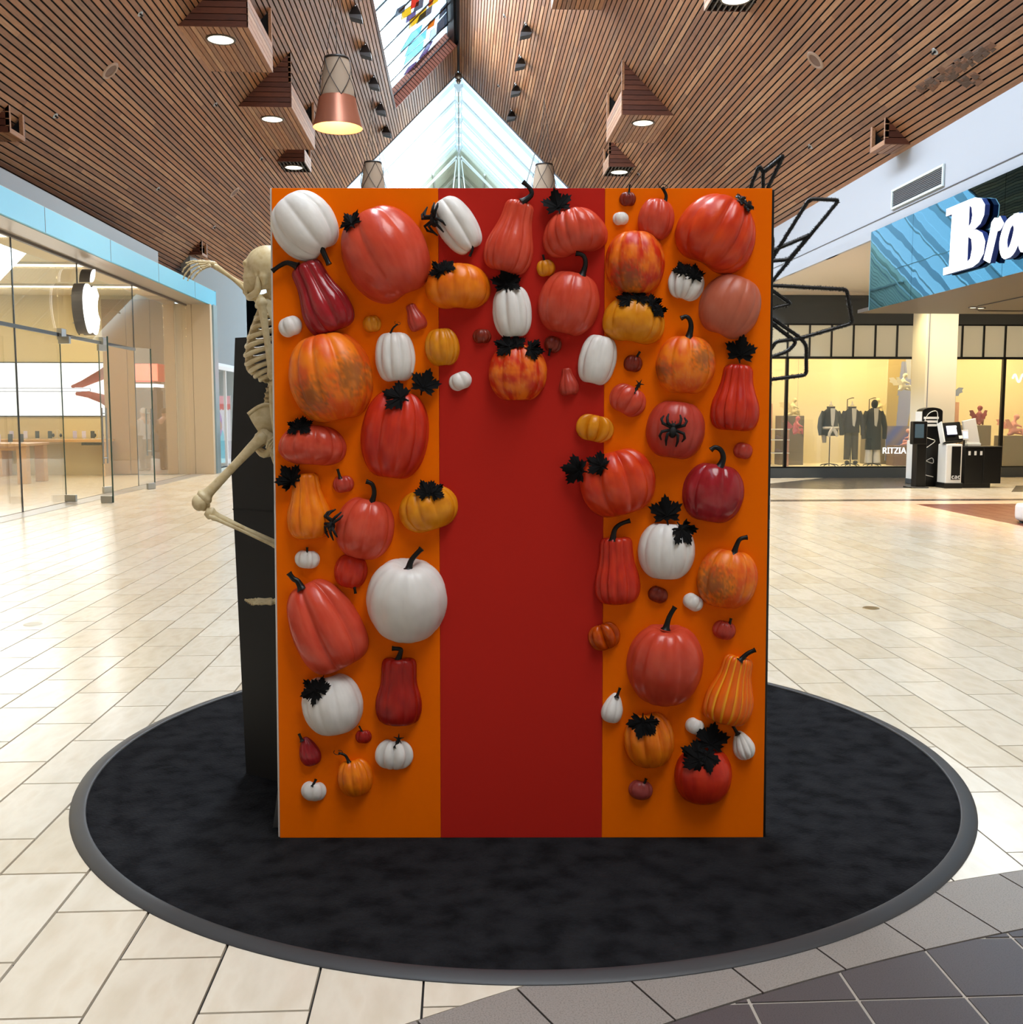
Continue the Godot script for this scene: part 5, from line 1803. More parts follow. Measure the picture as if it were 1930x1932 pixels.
func profile(kind: String, t: float, neck: float) -> Vector2:
	if kind in ["round", "mini", "lobed", "tall"]:
		var f := PI * t
		var r := pow(maxf(sin(f), 0.0), {"round": 0.8, "mini": 0.85, "lobed": 0.8, "tall": 0.58}[kind])
		var y := -cos(f) * 0.5
		var dip: float = {"round": 0.09, "mini": 0.1, "lobed": 0.13, "tall": 0.06}[kind]
		y += (-dip if t > 0.5 else dip * 0.6) * exp(-pow(r / 0.3, 2.0))
		return Vector2(r, y)
	var list := []
	match kind:
		"gourd":
			list = [Vector2(0, -0.48), Vector2(0.45, -0.5), Vector2(0.8, -0.455), Vector2(0.97, -0.34), Vector2(1, -0.2), Vector2(0.94, -0.06), Vector2(lerpf(0.82, neck, 0.2), 0.1), Vector2(lerpf(neck, 0.8, 0.25), 0.24), Vector2(neck, 0.37), Vector2(neck - 0.03, 0.44), Vector2(neck - 0.15, 0.49), Vector2(neck * 0.45, 0.5), Vector2(0, 0.46)]
		"pear":
			list = [Vector2(0, -0.49), Vector2(0.4, -0.5), Vector2(0.75, -0.43), Vector2(0.95, -0.29), Vector2(1, -0.14), Vector2(0.93, 0.02), Vector2(0.74, 0.2), Vector2(0.5, 0.36), Vector2(0.28, 0.46), Vector2(0.12, 0.5), Vector2(0, 0.5)]
		_:
			list = [Vector2(0, -0.46), Vector2(0.35, -0.5), Vector2(0.72, -0.46), Vector2(0.94, -0.33), Vector2(1, -0.14), Vector2(0.97, 0.04), Vector2(0.87, 0.22), Vector2(0.7, 0.38), Vector2(0.46, 0.48), Vector2(0.2, 0.5), Vector2(0, 0.44)]
	var s := t * (list.size() - 1)
	var k := mini(int(s), list.size() - 2)
	var a: Vector2 = list[maxi(k - 1, 0)]
	var d: Vector2 = list[mini(k + 2, list.size() - 1)]
	var v: Vector2 = (list[k] as Vector2).cubic_interpolate(list[k + 1], a, d, s - k)
	return Vector2(maxf(v.x, 0.0), v.y)


func pumpkin(kind: String, u: float, v: float, w: float, h: float, ang: float, ribs: int, depth: float, paint: String, label: String, o: Dictionary) -> void:
	# the outline was measured from straight in front of the board; the fruit bulges towards the viewer
	var swell := minf(w, h) * 0.13
	u = 0.874 + (u - 0.874) * (1.0 - swell / 3.85)
	v = 1.462 + (v - 1.462) * (1.0 - swell / 3.85)
	w *= 0.978
	h *= 0.978
	var a := deg_to_rad(-ang)
	var called := "gourd" if kind in ["gourd", "pear"] else "pumpkin"
	var t := thing(called, label, called, board_at + board_b * Vector3(u, v, 0.0), board_b * Basis(Vector3.BACK, a), "fake pumpkins and gourds on the striped board")
	var big := maxf(w, h)
	var nu := 72 if big > 0.2 else (48 if big > 0.11 else 32)
	var nv := 44 if big > 0.2 else (30 if big > 0.11 else 20)
	var seed_ := fruit.size() * 7.31
	if kind == "mini":
		depth *= 1.8
	elif kind == "lobed":
		depth *= 1.45
	elif kind in ["round", "egg"]:
		depth *= 1.55
	else:
		depth *= 1.2
	var tilt := deg_to_rad(float(o.get("tilt", 0)))
	var full := tilt > 0.0
	var dz := w * (0.46 if kind in ["round", "mini", "lobed"] else 0.44)
	if h < w:
		dz = (w * 0.6 + h * 0.4) * 0.42
	var neck: float = o.get("neck", 0.6)
	var bend: float = o.get("bend", 0.0)
	var pts := PackedVector3Array()
	var cols := PackedColorArray()
	var base: Color = PAINT[paint][0].srgb_to_linear()
	var alt: Color = PAINT[paint][1].srgb_to_linear()
	var scuff := Color(0.47, 0.3, 0.15).srgb_to_linear()
	var lo := Vector2(1e9, 1e9)
	var hi := Vector2(-1e9, -1e9)
	var speckled := paint in ["orange", "mottled"]
	for b in nv:
		var tt := float(b) / (nv - 1)
		var p := profile(kind, tt, neck)
		for c in nu:
			var f := TAU * c / nu if full else lerpf(-0.14, PI + 0.14, float(c) / (nu - 1))
			var g := f + 0.22 * sin(f * 1.0 + seed_) + 0.1 * sin(f * 2.3 + seed_ * 2.0)
			var lobe := absf(cos(g * ribs * 0.5 + seed_))
			var groove := pow(1.0 - lobe, 1.8)
			var fade := 1.0 if kind in ["gourd", "pear", "lobed", "egg"] else lerpf(0.55, 1.0, smoothstep(0.15, 0.85, tt)) + 0.5 * smoothstep(0.75, 1.0, tt)
			var r := p.x * (1.0 - depth * (groove * 1.35 + 0.25 * (1.0 - lobe)) * fade)
			r *= 1.0 + 0.018 * noise.get_noise_3d(cos(f) * 1.6 + seed_, p.y * 3.2, sin(f) * 1.6)
			var q := Vector3(r * cos(f) * 0.5, p.y, r * sin(f))
			q.y -= bend * pow(q.x * 2.0, 2.0)
			q = Vector3(q.x * w, q.y * h, q.z * dz)
			if full:
				q = q.rotated(Vector3.RIGHT, tilt)
			pts.append(q)
			if q.z > -0.01:
				lo = lo.min(Vector2(q.x, q.y))
				hi = hi.max(Vector2(q.x, q.y))
			var n1 := noise.get_noise_3d(cos(f) * 1.3 + seed_ * 1.7, p.y * 3.0, sin(f) * 1.3)
			var n2 := noise_fine.get_noise_3d(f * 9.0 + seed_, p.y * 3.5, 0.3)
			var col := base
			if paint == "striped":
				col = base.lerp(alt, smoothstep(0.45, 0.15, lobe)).lerp(Color(0.55, 0.11, 0.015), 0.35 * clampf(n1 + 0.3, 0.0, 1.0) * smoothstep(0.3, 0.7, lobe))
			else:
				var k := clampf(0.5 + n1 * (1.5 if speckled else 0.9) + n2 * 0.45, 0.0, 1.0)
				col = base.lerp(alt, k)
			if speckled and noise_fine.get_noise_3d(q.x * 130.0 + seed_, q.y * 130.0, 2.0) > 0.42:
				col = col.lerp(Color(0.75, 0.42, 0.16), 0.16)
			for pa: Vector3 in o.get("patch", []):
				var e := Vector2(q.x / w - pa.x, q.y / h - pa.y).length() / pa.z
				var amount := clampf((1.0 - e) * 1.4 + noise_fine.get_noise_3d(q.x * 70.0 + seed_, q.y * 70.0, 5.0) * 1.0, 0.0, 1.0)
				if e < 1.2:
					col = col.lerp(scuff, amount * 0.72)
			cols.append(col)
	var size := hi - lo
	var mid := (hi + lo) / 2
	var table := PackedFloat32Array()
	table.resize(HM * HM)
	for k in pts.size():
		var q := pts[k]
		q.x = (q.x - mid.x) * w / size.x
		q.y = (q.y - mid.y) * h / size.y
		q.z = maxf(q.z, -0.003)
		pts[k] = q
		var bx := clampi(int((q.x / w + 0.5) * HM), 0, HM - 1)
		var by := clampi(int((q.y / h + 0.5) * HM), 0, HM - 1)
		table[by * HM + bx] = maxf(table[by * HM + bx], q.z)
	var mb := MB.new()
	mb.grid(pts, nu, nv, full, false, cols)
	var mk := "paint_" + paint
	if not M.has(mk):
		mat(mk, Color.WHITE, PAINT[paint][2], 0.0, {"metallic_specular": 0.42, "vertex_color_use_as_albedo": true, "normal_enabled": true, "normal_texture": lumps(), "normal_scale": 0.16, "uv1_triplanar": true, "uv1_scale": Vector3(5, 5, 5)})
	obj("body", mb, M[mk], t)
	var info := {"u": u, "v": v, "a": a, "w": w, "h": h, "dz": dz, "table": table, "basis": t.basis, "bend": bend}
	fruit.append(info)
	if not M.has("black_stem"):
		mat("black_stem", Color(0.07, 0.068, 0.066), 0.4, 0.0, {"metallic_specular": 0.35})
		mat("black_leaf", Color(0.075, 0.075, 0.077), 0.85, 0.0, {"metallic_specular": 0.2, "cull_mode": BaseMaterial3D.CULL_DISABLED})
	if o.has("stem"):
		var sr: float = o.sr
		var line := []
		var zz := clampf(dz * (0.5 if kind in ["mini", "lobed"] else 0.4), sr * 1.3, 0.055)
		var raw := []
		for s: Vector2 in o.stem:
			raw.append(s.rotated(-a))
		var rad := []
		var m := raw.size()
		# start a little inside the fruit
		raw[m - 1] += (raw[m - 1] - raw[m - 2]).normalized() * (0.012 if kind in ["mini", "lobed", "pear"] else 0.008)
		raw[0] = raw[0] - (raw[1] - raw[0]).normalized() * sr * 0.6
		for k in m - 1:
			for s in 4:
				var x: Vector2 = (raw[k] as Vector2).cubic_interpolate(raw[k + 1], raw[maxi(k - 1, 0)], raw[mini(k + 2, m - 1)], s / 4.0)
				line.append(Vector3(x.x, x.y, zz))
		line.append(Vector3(raw[m - 1].x, raw[m - 1].y, zz))
		for k in line.size():
			var x := float(k) / (line.size() - 1)
			rad.append(sr * (0.95 + 0.9 * exp(-x * 9.0) - 0.2 * x + 0.25 * smoothstep(0.85, 1.0, x)))
		mb = MB.new()
		mb.tube(line, rad, 9)
		var tip: Vector3 = line[line.size() - 1]
		if o.has("star"):
			for k in 5:
				var f := TAU * k / 5.0 + 0.3
				mb.tube([tip, tip + Vector3(cos(f), sin(f), 0.2) * sr * 2.6], [sr * 0.5, sr * 0.12], 6)
		if o.has("curl"):
			var cp := []
			for k in 12:
				var f := k * 0.5
				cp.append(tip + Vector3(sin(f) * sr * 2.6, cos(f) * sr * 1.6 + sr * k * 0.12, sr * 0.2 * k))
			mb.tube(cp, sr * 0.22, 5)
		obj("stem", mb, M.black_stem, t)
	for l in o.get("leaf", []):
		var beads: bool = paint == "ember" and l[2] < 0.06
		mb = MB.new()
		leaf(mb, Vector2(l[0], l[1]).rotated(-a), l[2] * 1.08, deg_to_rad(-l[3]) - a, info)
		obj("leaf", mb, M.black_stem if beads else M.black_leaf, t)


func lumps() -> NoiseTexture2D:
	if not M.has("_lumps"):
		M["_lumps"] = noise_tex(256, 0.03, [], 51, FastNoiseLite.TYPE_SIMPLEX_SMOOTH, 4, true, 2.5)
	return M["_lumps"]


const HM := 22


func skin_z(i: Dictionary, p: Vector2) -> float:
	var g := Vector2(p.x / i.w + 0.5, p.y / i.h + 0.5) * HM - Vector2(0.5, 0.5)
	var best := 0.0
	var total := 0.0
	var weight := 0.0
	for dy in range(-1, 3):
		for dx in range(-1, 3):
			var x := int(floor(g.x)) + dx
			var y := int(floor(g.y)) + dy
			if x < 0 or y < 0 or x >= HM or y >= HM:
				continue
			var z: float = i.table[y * HM + x]
			if z > 0.0:
				var d := Vector2(x, y).distance_to(g)
				var k := exp(-d * d * 1.2)
				total += z * k
				weight += k
				if d < 1.1:
					best = maxf(best, z)
	if weight > 0.35:
		return maxf(total / weight, best * 0.93)
	var over := maxf(absf(p.x) - i.w * 0.5, absf(p.y) - i.h * 0.5)
	return maxf(i.dz * 0.4 * exp(-maxf(over, 0.0) / (i.w * 0.2)), 0.012)


func leaf(mb: MB, at: Vector2, size: float, turn: float, info: Dictionary) -> void:
	var half := [Vector2(0, 0.52), Vector2(0.05, 0.4), Vector2(0.11, 0.41), Vector2(0.13, 0.29), Vector2(0.21, 0.27), Vector2(0.17, 0.15), Vector2(0.27, 0.27), Vector2(0.31, 0.19), Vector2(0.4, 0.25), Vector2(0.41, 0.15), Vector2(0.53, 0.17), Vector2(0.44, 0.05), Vector2(0.46, -0.04), Vector2(0.34, -0.08), Vector2(0.29, -0.12), Vector2(0.4, -0.15), Vector2(0.32, -0.25), Vector2(0.38, -0.33), Vector2(0.2, -0.31), Vector2(0.1, -0.25), Vector2(0.03, -0.3), Vector2(0.02, -0.42)]
	var rim := []
	for p: Vector2 in half:
		rim.append(p)
	for k in range(half.size() - 1, 0, -1):
		rim.append(Vector2(-half[k].x, half[k].y))
	var c := Vector2(0, -0.16)
	var ph := rng.randf() * 10.0
	var g := PackedVector3Array()
	for ring in 4:
		var s: float = [0.02, 0.35, 0.7, 1.0][ring]
		for p: Vector2 in rim:
			var q := c.lerp(p, s)
			var f := q.rotated(turn) * size + at
			var z := skin_z(info, f) + 0.004
			var along := atan2(p.x, p.y + 0.16)
			z += size * (0.05 * s * sin(along * 5.0 + 1.5) + 0.05 * s * sin(ph + q.x * 7.0 + q.y * 4.0) + 0.02)
			g.append(Vector3(f.x, f.y, maxf(z, 0.004)))
	mb.grid(g, rim.size(), 4, true, true)
	# ribs of the leaf
	for p: Vector2 in [Vector2(0, 0.45), Vector2(0.4, 0.14), Vector2(-0.4, 0.14), Vector2(0.3, -0.28), Vector2(-0.3, -0.28)]:
		var line := []
		for k in 4:
			var f := c.lerp(p, k / 3.0).rotated(turn) * size + at
			line.append(Vector3(f.x, f.y, skin_z(info, f) + 0.006 + size * 0.03))
		mb.tube(line, [size * 0.016, size * 0.012, size * 0.009, size * 0.004], 5)


func spiders() -> void:
	mat("black_velvet", Color(0.016, 0.016, 0.017), 0.8)
	var list := [[2, Vector2(0.607, 2.328), 0.3, 0.1, "black toy spider clinging to the end of the white oval pumpkin"], [17, Vector2(1.474, 1.556), -0.1, 0.105, "black toy spider on the front of the smooth deep coral pumpkin"], [58, Vector2(0.233, 1.207), -0.35, 0.1, "black toy spider on the flank of the coral pumpkin with a hooked stem"]]
	for s in list:
		var i: Dictionary = fruit[s[0]]
		var p: Vector2 = (s[1] - Vector2(i.u, i.v)).rotated(-i.a)
		var z := skin_z(i, p)
		var ex := skin_z(i, p + Vector2(0.01, 0)) - skin_z(i, p - Vector2(0.01, 0))
		var ey := skin_z(i, p + Vector2(0, 0.01)) - skin_z(i, p - Vector2(0, 0.01))
		var nn := Vector3(clampf(-ex, -0.03, 0.03), clampf(-ey, -0.03, 0.03), 0.02).normalized()
		var b: Basis = i.basis
		var t := thing("toy_spider", s[4], "spider", board_at + board_b * Vector3(i.u, i.v, 0) + b * Vector3(p.x, p.y, z))
		var out := b * nn
		var upv := (b * Vector3(0, 1, 0).rotated(Vector3.BACK, -i.a + s[2]))
		upv = (upv - out * upv.dot(out)).normalized()
		t.basis = Basis(upv.cross(out), upv, out)
		var k: float = s[3]
		var mb := MB.new()
		mb.ball(Vector3(0, -0.13, 0.15) * k, Vector3(0.15, 0.2, 0.14) * k)
		obj("abdomen", mb, M.black_velvet, t)
		mb = MB.new()
		mb.ball(Vector3(0, 0.09, 0.12) * k, Vector3(0.1, 0.11, 0.09) * k)
		for q: int in [-1, 1]:
			mb.tube([Vector3(q * 0.04, 0.17, 0.1) * k, Vector3(q * 0.06, 0.27, 0.08) * k], 0.018 * k, 5)
		obj("head", mb, M.black_velvet, t)
		for q: int in [-1, 1]:
			for j in 4:
				var reach: Vector2 = [Vector2(0.2, 0.5), Vector2(0.36, 0.42), Vector2(0.36, -0.42), Vector2(0.17, -0.6)][j]
				var root := Vector3(q * 0.07, 0.1 - j * 0.07, 0.12) * k
				mb = MB.new()
				mb.tube([root, Vector3(q * reach.x * 1.05, reach.y * 0.35, 0.3) * k, Vector3(q * reach.x * 1.2, reach.y * 0.7, 0.18) * k, Vector3(q * reach.x, reach.y, 0.02) * k], [0.05 * k, 0.056 * k, 0.05 * k, 0.025 * k], 7)
				obj("leg", mb, M.black_velvet, t)


func pumpkins() -> void:
	pumpkin("round", 0.117, 2.312, 0.244, 0.242, 142, 9, 0.05, "white", "round white pumpkin with its black stem pointing down in the board's top corner", {"stem": [Vector2(0.063, -0.080), Vector2(0.074, -0.105), Vector2(0.090, -0.140)], "sr": 0.012})
	pumpkin("round", 0.415, 2.206, 0.323, 0.338, -28, 7, 0.035, "coral", "largest smooth coral pumpkin near the top with one black leaf", {"leaf": [[-0.120, 0.107, 0.087, -35]]})
	pumpkin("tall", 0.682, 2.312, 0.149, 0.216, 147, 7, 0.12, "white", "white lobed oval pumpkin tilted over with a black spider at its end", {"stem": [Vector2(0.049, -0.067), Vector2(0.059, -0.088), Vector2(0.051, -0.110)], "sr": 0.006})
	pumpkin("gourd", 0.888, 2.270, 0.185, 0.270, 14, 11, 0.07, "coral", "coral gourd with a curled black stem rising past the board's top edge", {"stem": [Vector2(0.039, 0.122), Vector2(0.069, 0.145), Vector2(0.065, 0.169), Vector2(0.045, 0.188)], "sr": 0.010, "neck": 0.62})
	pumpkin("round", 1.118, 2.288, 0.250, 0.169, -12, 11, 0.05, "coral", "wide coral squash with one large black maple leaf standing above it", {"leaf": [[-0.065, 0.101, 0.106, -12]], "bend": 0.16})
	pumpkin("mini", 1.315, 2.405, 0.065, 0.051, 0, 7, 0.09, "russet", "tiny russet pumpkin with a short upright stem by the top edge", {"stem": [Vector2(0.003, 0.018), Vector2(0.005, 0.038)], "sr": 0.004})
	pumpkin("mini", 1.289, 2.334, 0.061, 0.047, -5, 6, 0.09, "white", "tiny white pumpkin just under the topmost tiny russet one", {})
	pumpkin("round", 1.420, 2.332, 0.140, 0.149, 8, 9, 0.07, "coral", "medium ribbed coral pumpkin with a curled thread on its stem near the top", {"stem": [Vector2(0.030, 0.060), Vector2(0.035, 0.083), Vector2(0.024, 0.105)], "sr": 0.007, "curl": 1})
	pumpkin("round", 1.652, 2.286, 0.307, 0.264, 27, 11, 0.06, "ember", "big ribbed red orange pumpkin with glossy black beads in the top corner", {"leaf": [[0.075, 0.111, 0.051, 60], [0.101, 0.087, 0.051, 110], [0.089, 0.097, 0.039, 20]], "bend": 0.1})
	pumpkin("round", 1.346, 2.173, 0.227, 0.231, 0, 8, 0.04, "mottled", "mottled orange and red pumpkin without a stem under the medium coral one", {"patch": [Vector3(-0.15, -0.3, 0.3)]})
	pumpkin("lobed", 1.535, 2.097, 0.142, 0.120, 15, 8, 0.17, "white", "small white lobed pumpkin capped with a torn black leaf", {"leaf": [[-0.020, 0.047, 0.067, -20], [0.023, 0.031, 0.079, 10]]})
	pumpkin("round", 1.702, 2.014, 0.233, 0.225, 22, 8, 0.03, "terracotta", "dull terracotta smooth pumpkin without a stem by the board's upper side edge", {})
	pumpkin("round", 1.341, 1.964, 0.241, 0.170, 8, 9, 0.045, "amber", "wide amber squash wearing a garland of black leaves", {"leaf": [[-0.038, 0.069, 0.067, -70], [0.019, 0.078, 0.071, 30], [0.069, 0.055, 0.071, 60], [0.089, 0.027, 0.059, 150]], "bend": 0.1})
	pumpkin("round", 1.536, 1.797, 0.228, 0.212, 3, 9, 0.05, "orange", "orange pumpkin with tan scuffs and a tall hooked black stem", {"stem": [Vector2(0.007, 0.100), Vector2(0.015, 0.136), Vector2(0.010, 0.163), Vector2(-0.004, 0.175), Vector2(-0.015, 0.171)], "sr": 0.010, "patch": [Vector3(0.25, 0.1, 0.24), Vector3(-0.42, -0.15, 0.2)]})
	pumpkin("mini", 1.338, 1.801, 0.073, 0.061, 10, 7, 0.1, "russet", "tiny dark russet pumpkin with a stem between the white lobed and orange pumpkins", {"stem": [Vector2(0.010, 0.020), Vector2(0.018, 0.033)], "sr": 0.005})
	pumpkin("lobed", 1.320, 1.665, 0.145, 0.107, 28, 8, 0.11, "coral", "small coral pumpkin with a starred black stem over the amber three lobed one", {"stem": [Vector2(0.022, 0.028), Vector2(0.034, 0.049)], "sr": 0.007, "star": 1})
	pumpkin("gourd", 1.729, 1.675, 0.189, 0.250, 4, 9, 0.08, "red", "tall red gourd topped by a black maple leaf at the board's side edge", {"leaf": [[0.011, 0.175, 0.111, 8]], "neck": 0.62})
	pumpkin("round", 1.503, 1.554, 0.227, 0.213, 8, 7, 0.03, "coral_deep", "smooth deep coral pumpkin with a black spider on its front", {})
	pumpkin("lobed", 1.197, 1.560, 0.147, 0.099, 12, 7, 0.26, "amber", "small amber pumpkin of deep lobes on the red stripe's edge above the leafy one", {})
	pumpkin("mini", 1.753, 1.476, 0.074, 0.060, 12, 6, 0.06, "coral_deep", "tiny coral pumpkin without a stem below the tall red gourd", {})
	pumpkin("round", 1.285, 1.355, 0.295, 0.243, -14, 9, 0.08, "ember", "big glossy red orange pumpkin with two black leaves reaching over the red stripe", {"leaf": [[-0.162, 0.050, 0.104, -80], [-0.080, 0.072, 0.088, -60]]})
	pumpkin("round", 1.646, 1.317, 0.236, 0.220, 10, 8, 0.045, "crimson", "glossy crimson pumpkin with a hooked black stem", {"stem": [Vector2(0.019, 0.102), Vector2(0.030, 0.130), Vector2(0.022, 0.159), Vector2(0.000, 0.171), Vector2(-0.010, 0.165)], "sr": 0.011})
	pumpkin("gourd", 1.285, 1.024, 0.178, 0.257, -2, 10, 0.08, "red", "red gourd with a black stem bent towards the white leafed pumpkin", {"stem": [Vector2(-0.019, 0.119), Vector2(-0.013, 0.155), Vector2(0.009, 0.177), Vector2(0.037, 0.187)], "sr": 0.010, "neck": 0.72})
	pumpkin("round", 1.472, 1.097, 0.222, 0.212, 2, 9, 0.03, "white", "round white pumpkin with black leaves above and across its top", {"leaf": [[-0.006, 0.154, 0.116, -5], [0.056, 0.074, 0.100, 150]]})
	pumpkin("round", 1.702, 0.992, 0.233, 0.221, 10, 9, 0.05, "orange", "orange pumpkin with a brown scuff and bent stem under the crimson one", {"stem": [Vector2(0.019, 0.099), Vector2(0.029, 0.131), Vector2(0.042, 0.153), Vector2(0.060, 0.157)], "sr": 0.010, "patch": [Vector3(-0.25, -0.1, 0.34)]})
	pumpkin("mini", 1.438, 0.934, 0.080, 0.060, 20, 7, 0.07, "russet", "tiny russet pumpkin without a stem under the white leafed pumpkin", {})
	pumpkin("mini", 1.571, 0.905, 0.082, 0.060, 32, 6, 0.08, "white", "tiny white pumpkin without a stem beside the scuffed orange pumpkin", {})
	pumpkin("lobed", 1.237, 0.774, 0.125, 0.099, -20, 7, 0.26, "rust", "small rust orange pumpkin of deep lobes on the red stripe's lower edge", {})
	pumpkin("round", 1.471, 0.660, 0.298, 0.318, 2, 9, 0.045, "coral", "biggest coral pumpkin of the lower half with an upright black stem", {"stem": [Vector2(-0.004, 0.148), Vector2(0.007, 0.189), Vector2(0.025, 0.221)], "sr": 0.011, "tilt": 14})
	pumpkin("mini", 1.691, 0.798, 0.093, 0.070, 15, 7, 0.06, "coral_deep", "tiny coral pumpkin with a stub stem above the striped gourd", {"stem": [Vector2(0.015, 0.020), Vector2(0.019, 0.036)], "sr": 0.006})
	pumpkin("gourd", 1.723, 0.568, 0.196, 0.267, 13, 17, 0.07, "striped", "orange gourd with yellow stripes and a bent black stem", {"stem": [Vector2(0.029, 0.118), Vector2(0.051, 0.141), Vector2(0.075, 0.153)], "sr": 0.010, "neck": 0.62})
	pumpkin("pear", 1.271, 0.501, 0.085, 0.117, 12, 6, 0.06, "white", "tiny white pear shaped gourd by the red stripe", {"stem": [Vector2(0.013, 0.045), Vector2(0.021, 0.067)], "sr": 0.006})
	pumpkin("mini", 1.582, 0.430, 0.075, 0.059, 25, 6, 0.07, "white", "tiny white pumpkin without a stem above the red leafy pumpkin", {})
	pumpkin("round", 1.411, 0.374, 0.196, 0.208, -8, 10, 0.1, "tangerine", "ribbed tangerine pumpkin with one black leaf draped over its top", {"leaf": [[-0.038, 0.068, 0.093, 195], [-0.006, 0.076, 0.069, 150]]})
	pumpkin("round", 1.620, 0.234, 0.225, 0.213, 0, 8, 0.02, "red", "smooth red pumpkin under a big cluster of black leaves near the bottom", {"leaf": [[0.027, 0.148, 0.122, 12], [-0.043, 0.089, 0.105, -60], [0.001, 0.080, 0.093, 170]]})
	pumpkin("pear", 1.767, 0.357, 0.087, 0.115, -20, 7, 0.09, "white", "tiny white ribbed pear gourd at the bottom side edge", {"stem": [Vector2(-0.024, 0.047), Vector2(-0.034, 0.064)], "sr": 0.007})
	pumpkin("mini", 1.378, 0.183, 0.095, 0.073, 8, 6, 0.05, "mauve", "tiny dusty mauve pumpkin, lowest on the red leafy pumpkin's stripe", {"stem": [Vector2(0.009, 0.021), Vector2(0.015, 0.037)], "sr": 0.006})
	pumpkin("gourd", 0.174, 2.046, 0.195, 0.280, -26, 10, 0.09, "crimson", "glossy crimson gourd with a stem curling off its tilted neck", {"stem": [Vector2(-0.085, 0.111), Vector2(-0.115, 0.123), Vector2(-0.143, 0.113), Vector2(-0.166, 0.097)], "sr": 0.010, "neck": 0.66})
	pumpkin("mini", 0.062, 1.938, 0.091, 0.073, -20, 6, 0.08, "white", "tiny white pumpkin by the board's edge below the crimson gourd", {})
	pumpkin("mini", 0.366, 1.947, 0.071, 0.061, -8, 7, 0.1, "amber", "tiny amber pumpkin between the crimson gourd and a tiny coral gourd", {})
	pumpkin("gourd", 0.526, 1.973, 0.073, 0.103, -22, 9, 0.07, "coral_deep", "tiny coral gourd under the largest smooth coral pumpkin", {"neck": 0.55})
	pumpkin("round", 0.685, 2.087, 0.250, 0.166, 0, 8, 0.04, "tangerine", "wide tangerine squash with a black leaf at the red stripe's top edge", {"leaf": [[-0.065, 0.055, 0.079, -40], [-0.033, 0.064, 0.059, 40]], "bend": 0.05})
	pumpkin("tall", 0.888, 1.993, 0.150, 0.188, -5, 8, 0.11, "white", "tall white lobed pumpkin with a black leaf tuft high on the red stripe", {"leaf": [[-0.026, 0.109, 0.099, -8], [0.000, 0.104, 0.071, 60]]})
	pumpkin("mini", 1.012, 2.153, 0.073, 0.061, -8, 7, 0.1, "amber", "tiny amber pumpkin with a stub stem high on the red stripe", {"stem": [Vector2(-0.004, 0.019), Vector2(-0.008, 0.035)], "sr": 0.005})
	pumpkin("round", 1.099, 2.025, 0.233, 0.229, 12, 8, 0.035, "coral", "round coral pumpkin with a hooked black stem on the red stripe", {"stem": [Vector2(0.047, 0.100), Vector2(0.059, 0.139), Vector2(0.051, 0.170), Vector2(0.031, 0.176)], "sr": 0.010})
	pumpkin("mini", 0.775, 1.902, 0.071, 0.053, 0, 8, 0.08, "russet", "tiny russet pumpkin without a stem left alone on the red stripe", {})
	pumpkin("mini", 1.040, 1.872, 0.069, 0.059, 200, 7, 0.08, "russet", "tiny russet pumpkin with its stem pointing down on the red stripe", {"stem": [Vector2(-0.012, -0.020), Vector2(-0.014, -0.031)], "sr": 0.005})
	pumpkin("tall", 0.450, 1.826, 0.154, 0.182, -3, 8, 0.11, "white", "white lobed pumpkin with a thin curled stem on the orange stripe", {"stem": [Vector2(-0.013, 0.086), Vector2(-0.005, 0.104), Vector2(0.007, 0.114)], "sr": 0.004, "curl": 1})
	pumpkin("round", 0.627, 1.862, 0.133, 0.138, -5, 9, 0.07, "amber", "ribbed amber pumpkin without a stem across the stripe border", {})
	pumpkin("mini", 0.694, 1.736, 0.089, 0.065, -22, 6, 0.1, "white", "tiny white pumpkin without a stem on the red stripe beside the red leafed one", {})
	pumpkin("round", 0.908, 1.767, 0.224, 0.206, 0, 9, 0.05, "mottled", "orange red pumpkin crowned by black leaves at the centre of the board", {"leaf": [[-0.046, 0.098, 0.087, -70], [-0.004, 0.110, 0.067, -10], [0.059, 0.083, 0.079, 100]]})
	pumpkin("gourd", 1.096, 1.735, 0.077, 0.103, -8, 9, 0.08, "coral_deep", "tiny coral gourd on the red stripe beside the white oval pumpkin", {"neck": 0.5})
	pumpkin("tall", 1.206, 1.815, 0.145, 0.182, 13, 7, 0.1, "white", "white oval lobed pumpkin without a stem across the stripe border", {})
	pumpkin("round", 0.208, 1.750, 0.315, 0.325, -12, 8, 0.045, "orange", "biggest orange pumpkin with two dark scuffs and no stem", {"patch": [Vector3(-0.22, -0.2, 0.24), Vector3(0.3, -0.05, 0.26)]})
	pumpkin("round", 0.445, 1.536, 0.262, 0.326, 7, 8, 0.06, "red", "tall red ribbed pumpkin with two black leaves at its top", {"leaf": [[0.015, 0.140, 0.107, -70], [0.116, 0.192, 0.107, 20]]})
	pumpkin("round", 0.138, 1.498, 0.260, 0.151, 3, 10, 0.05, "coral", "wide coral squash with a small black leaf at the board's side edge", {"leaf": [[-0.057, 0.067, 0.064, -60], [-0.021, 0.071, 0.068, 60]], "bend": 0.08})
	pumpkin("gourd", 0.118, 1.269, 0.173, 0.251, -5, 10, 0.06, "tangerine", "tangerine gourd with a black leaf at its shoulder by the board's edge", {"leaf": [[-0.064, 0.108, 0.104, -35]], "neck": 0.62})
	pumpkin("mini", 0.254, 1.351, 0.082, 0.062, -8, 8, 0.08, "coral_deep", "tiny coral pumpkin with a stem above the coral pumpkin with a spider", {"stem": [Vector2(-0.010, 0.024), Vector2(-0.016, 0.046)], "sr": 0.006})
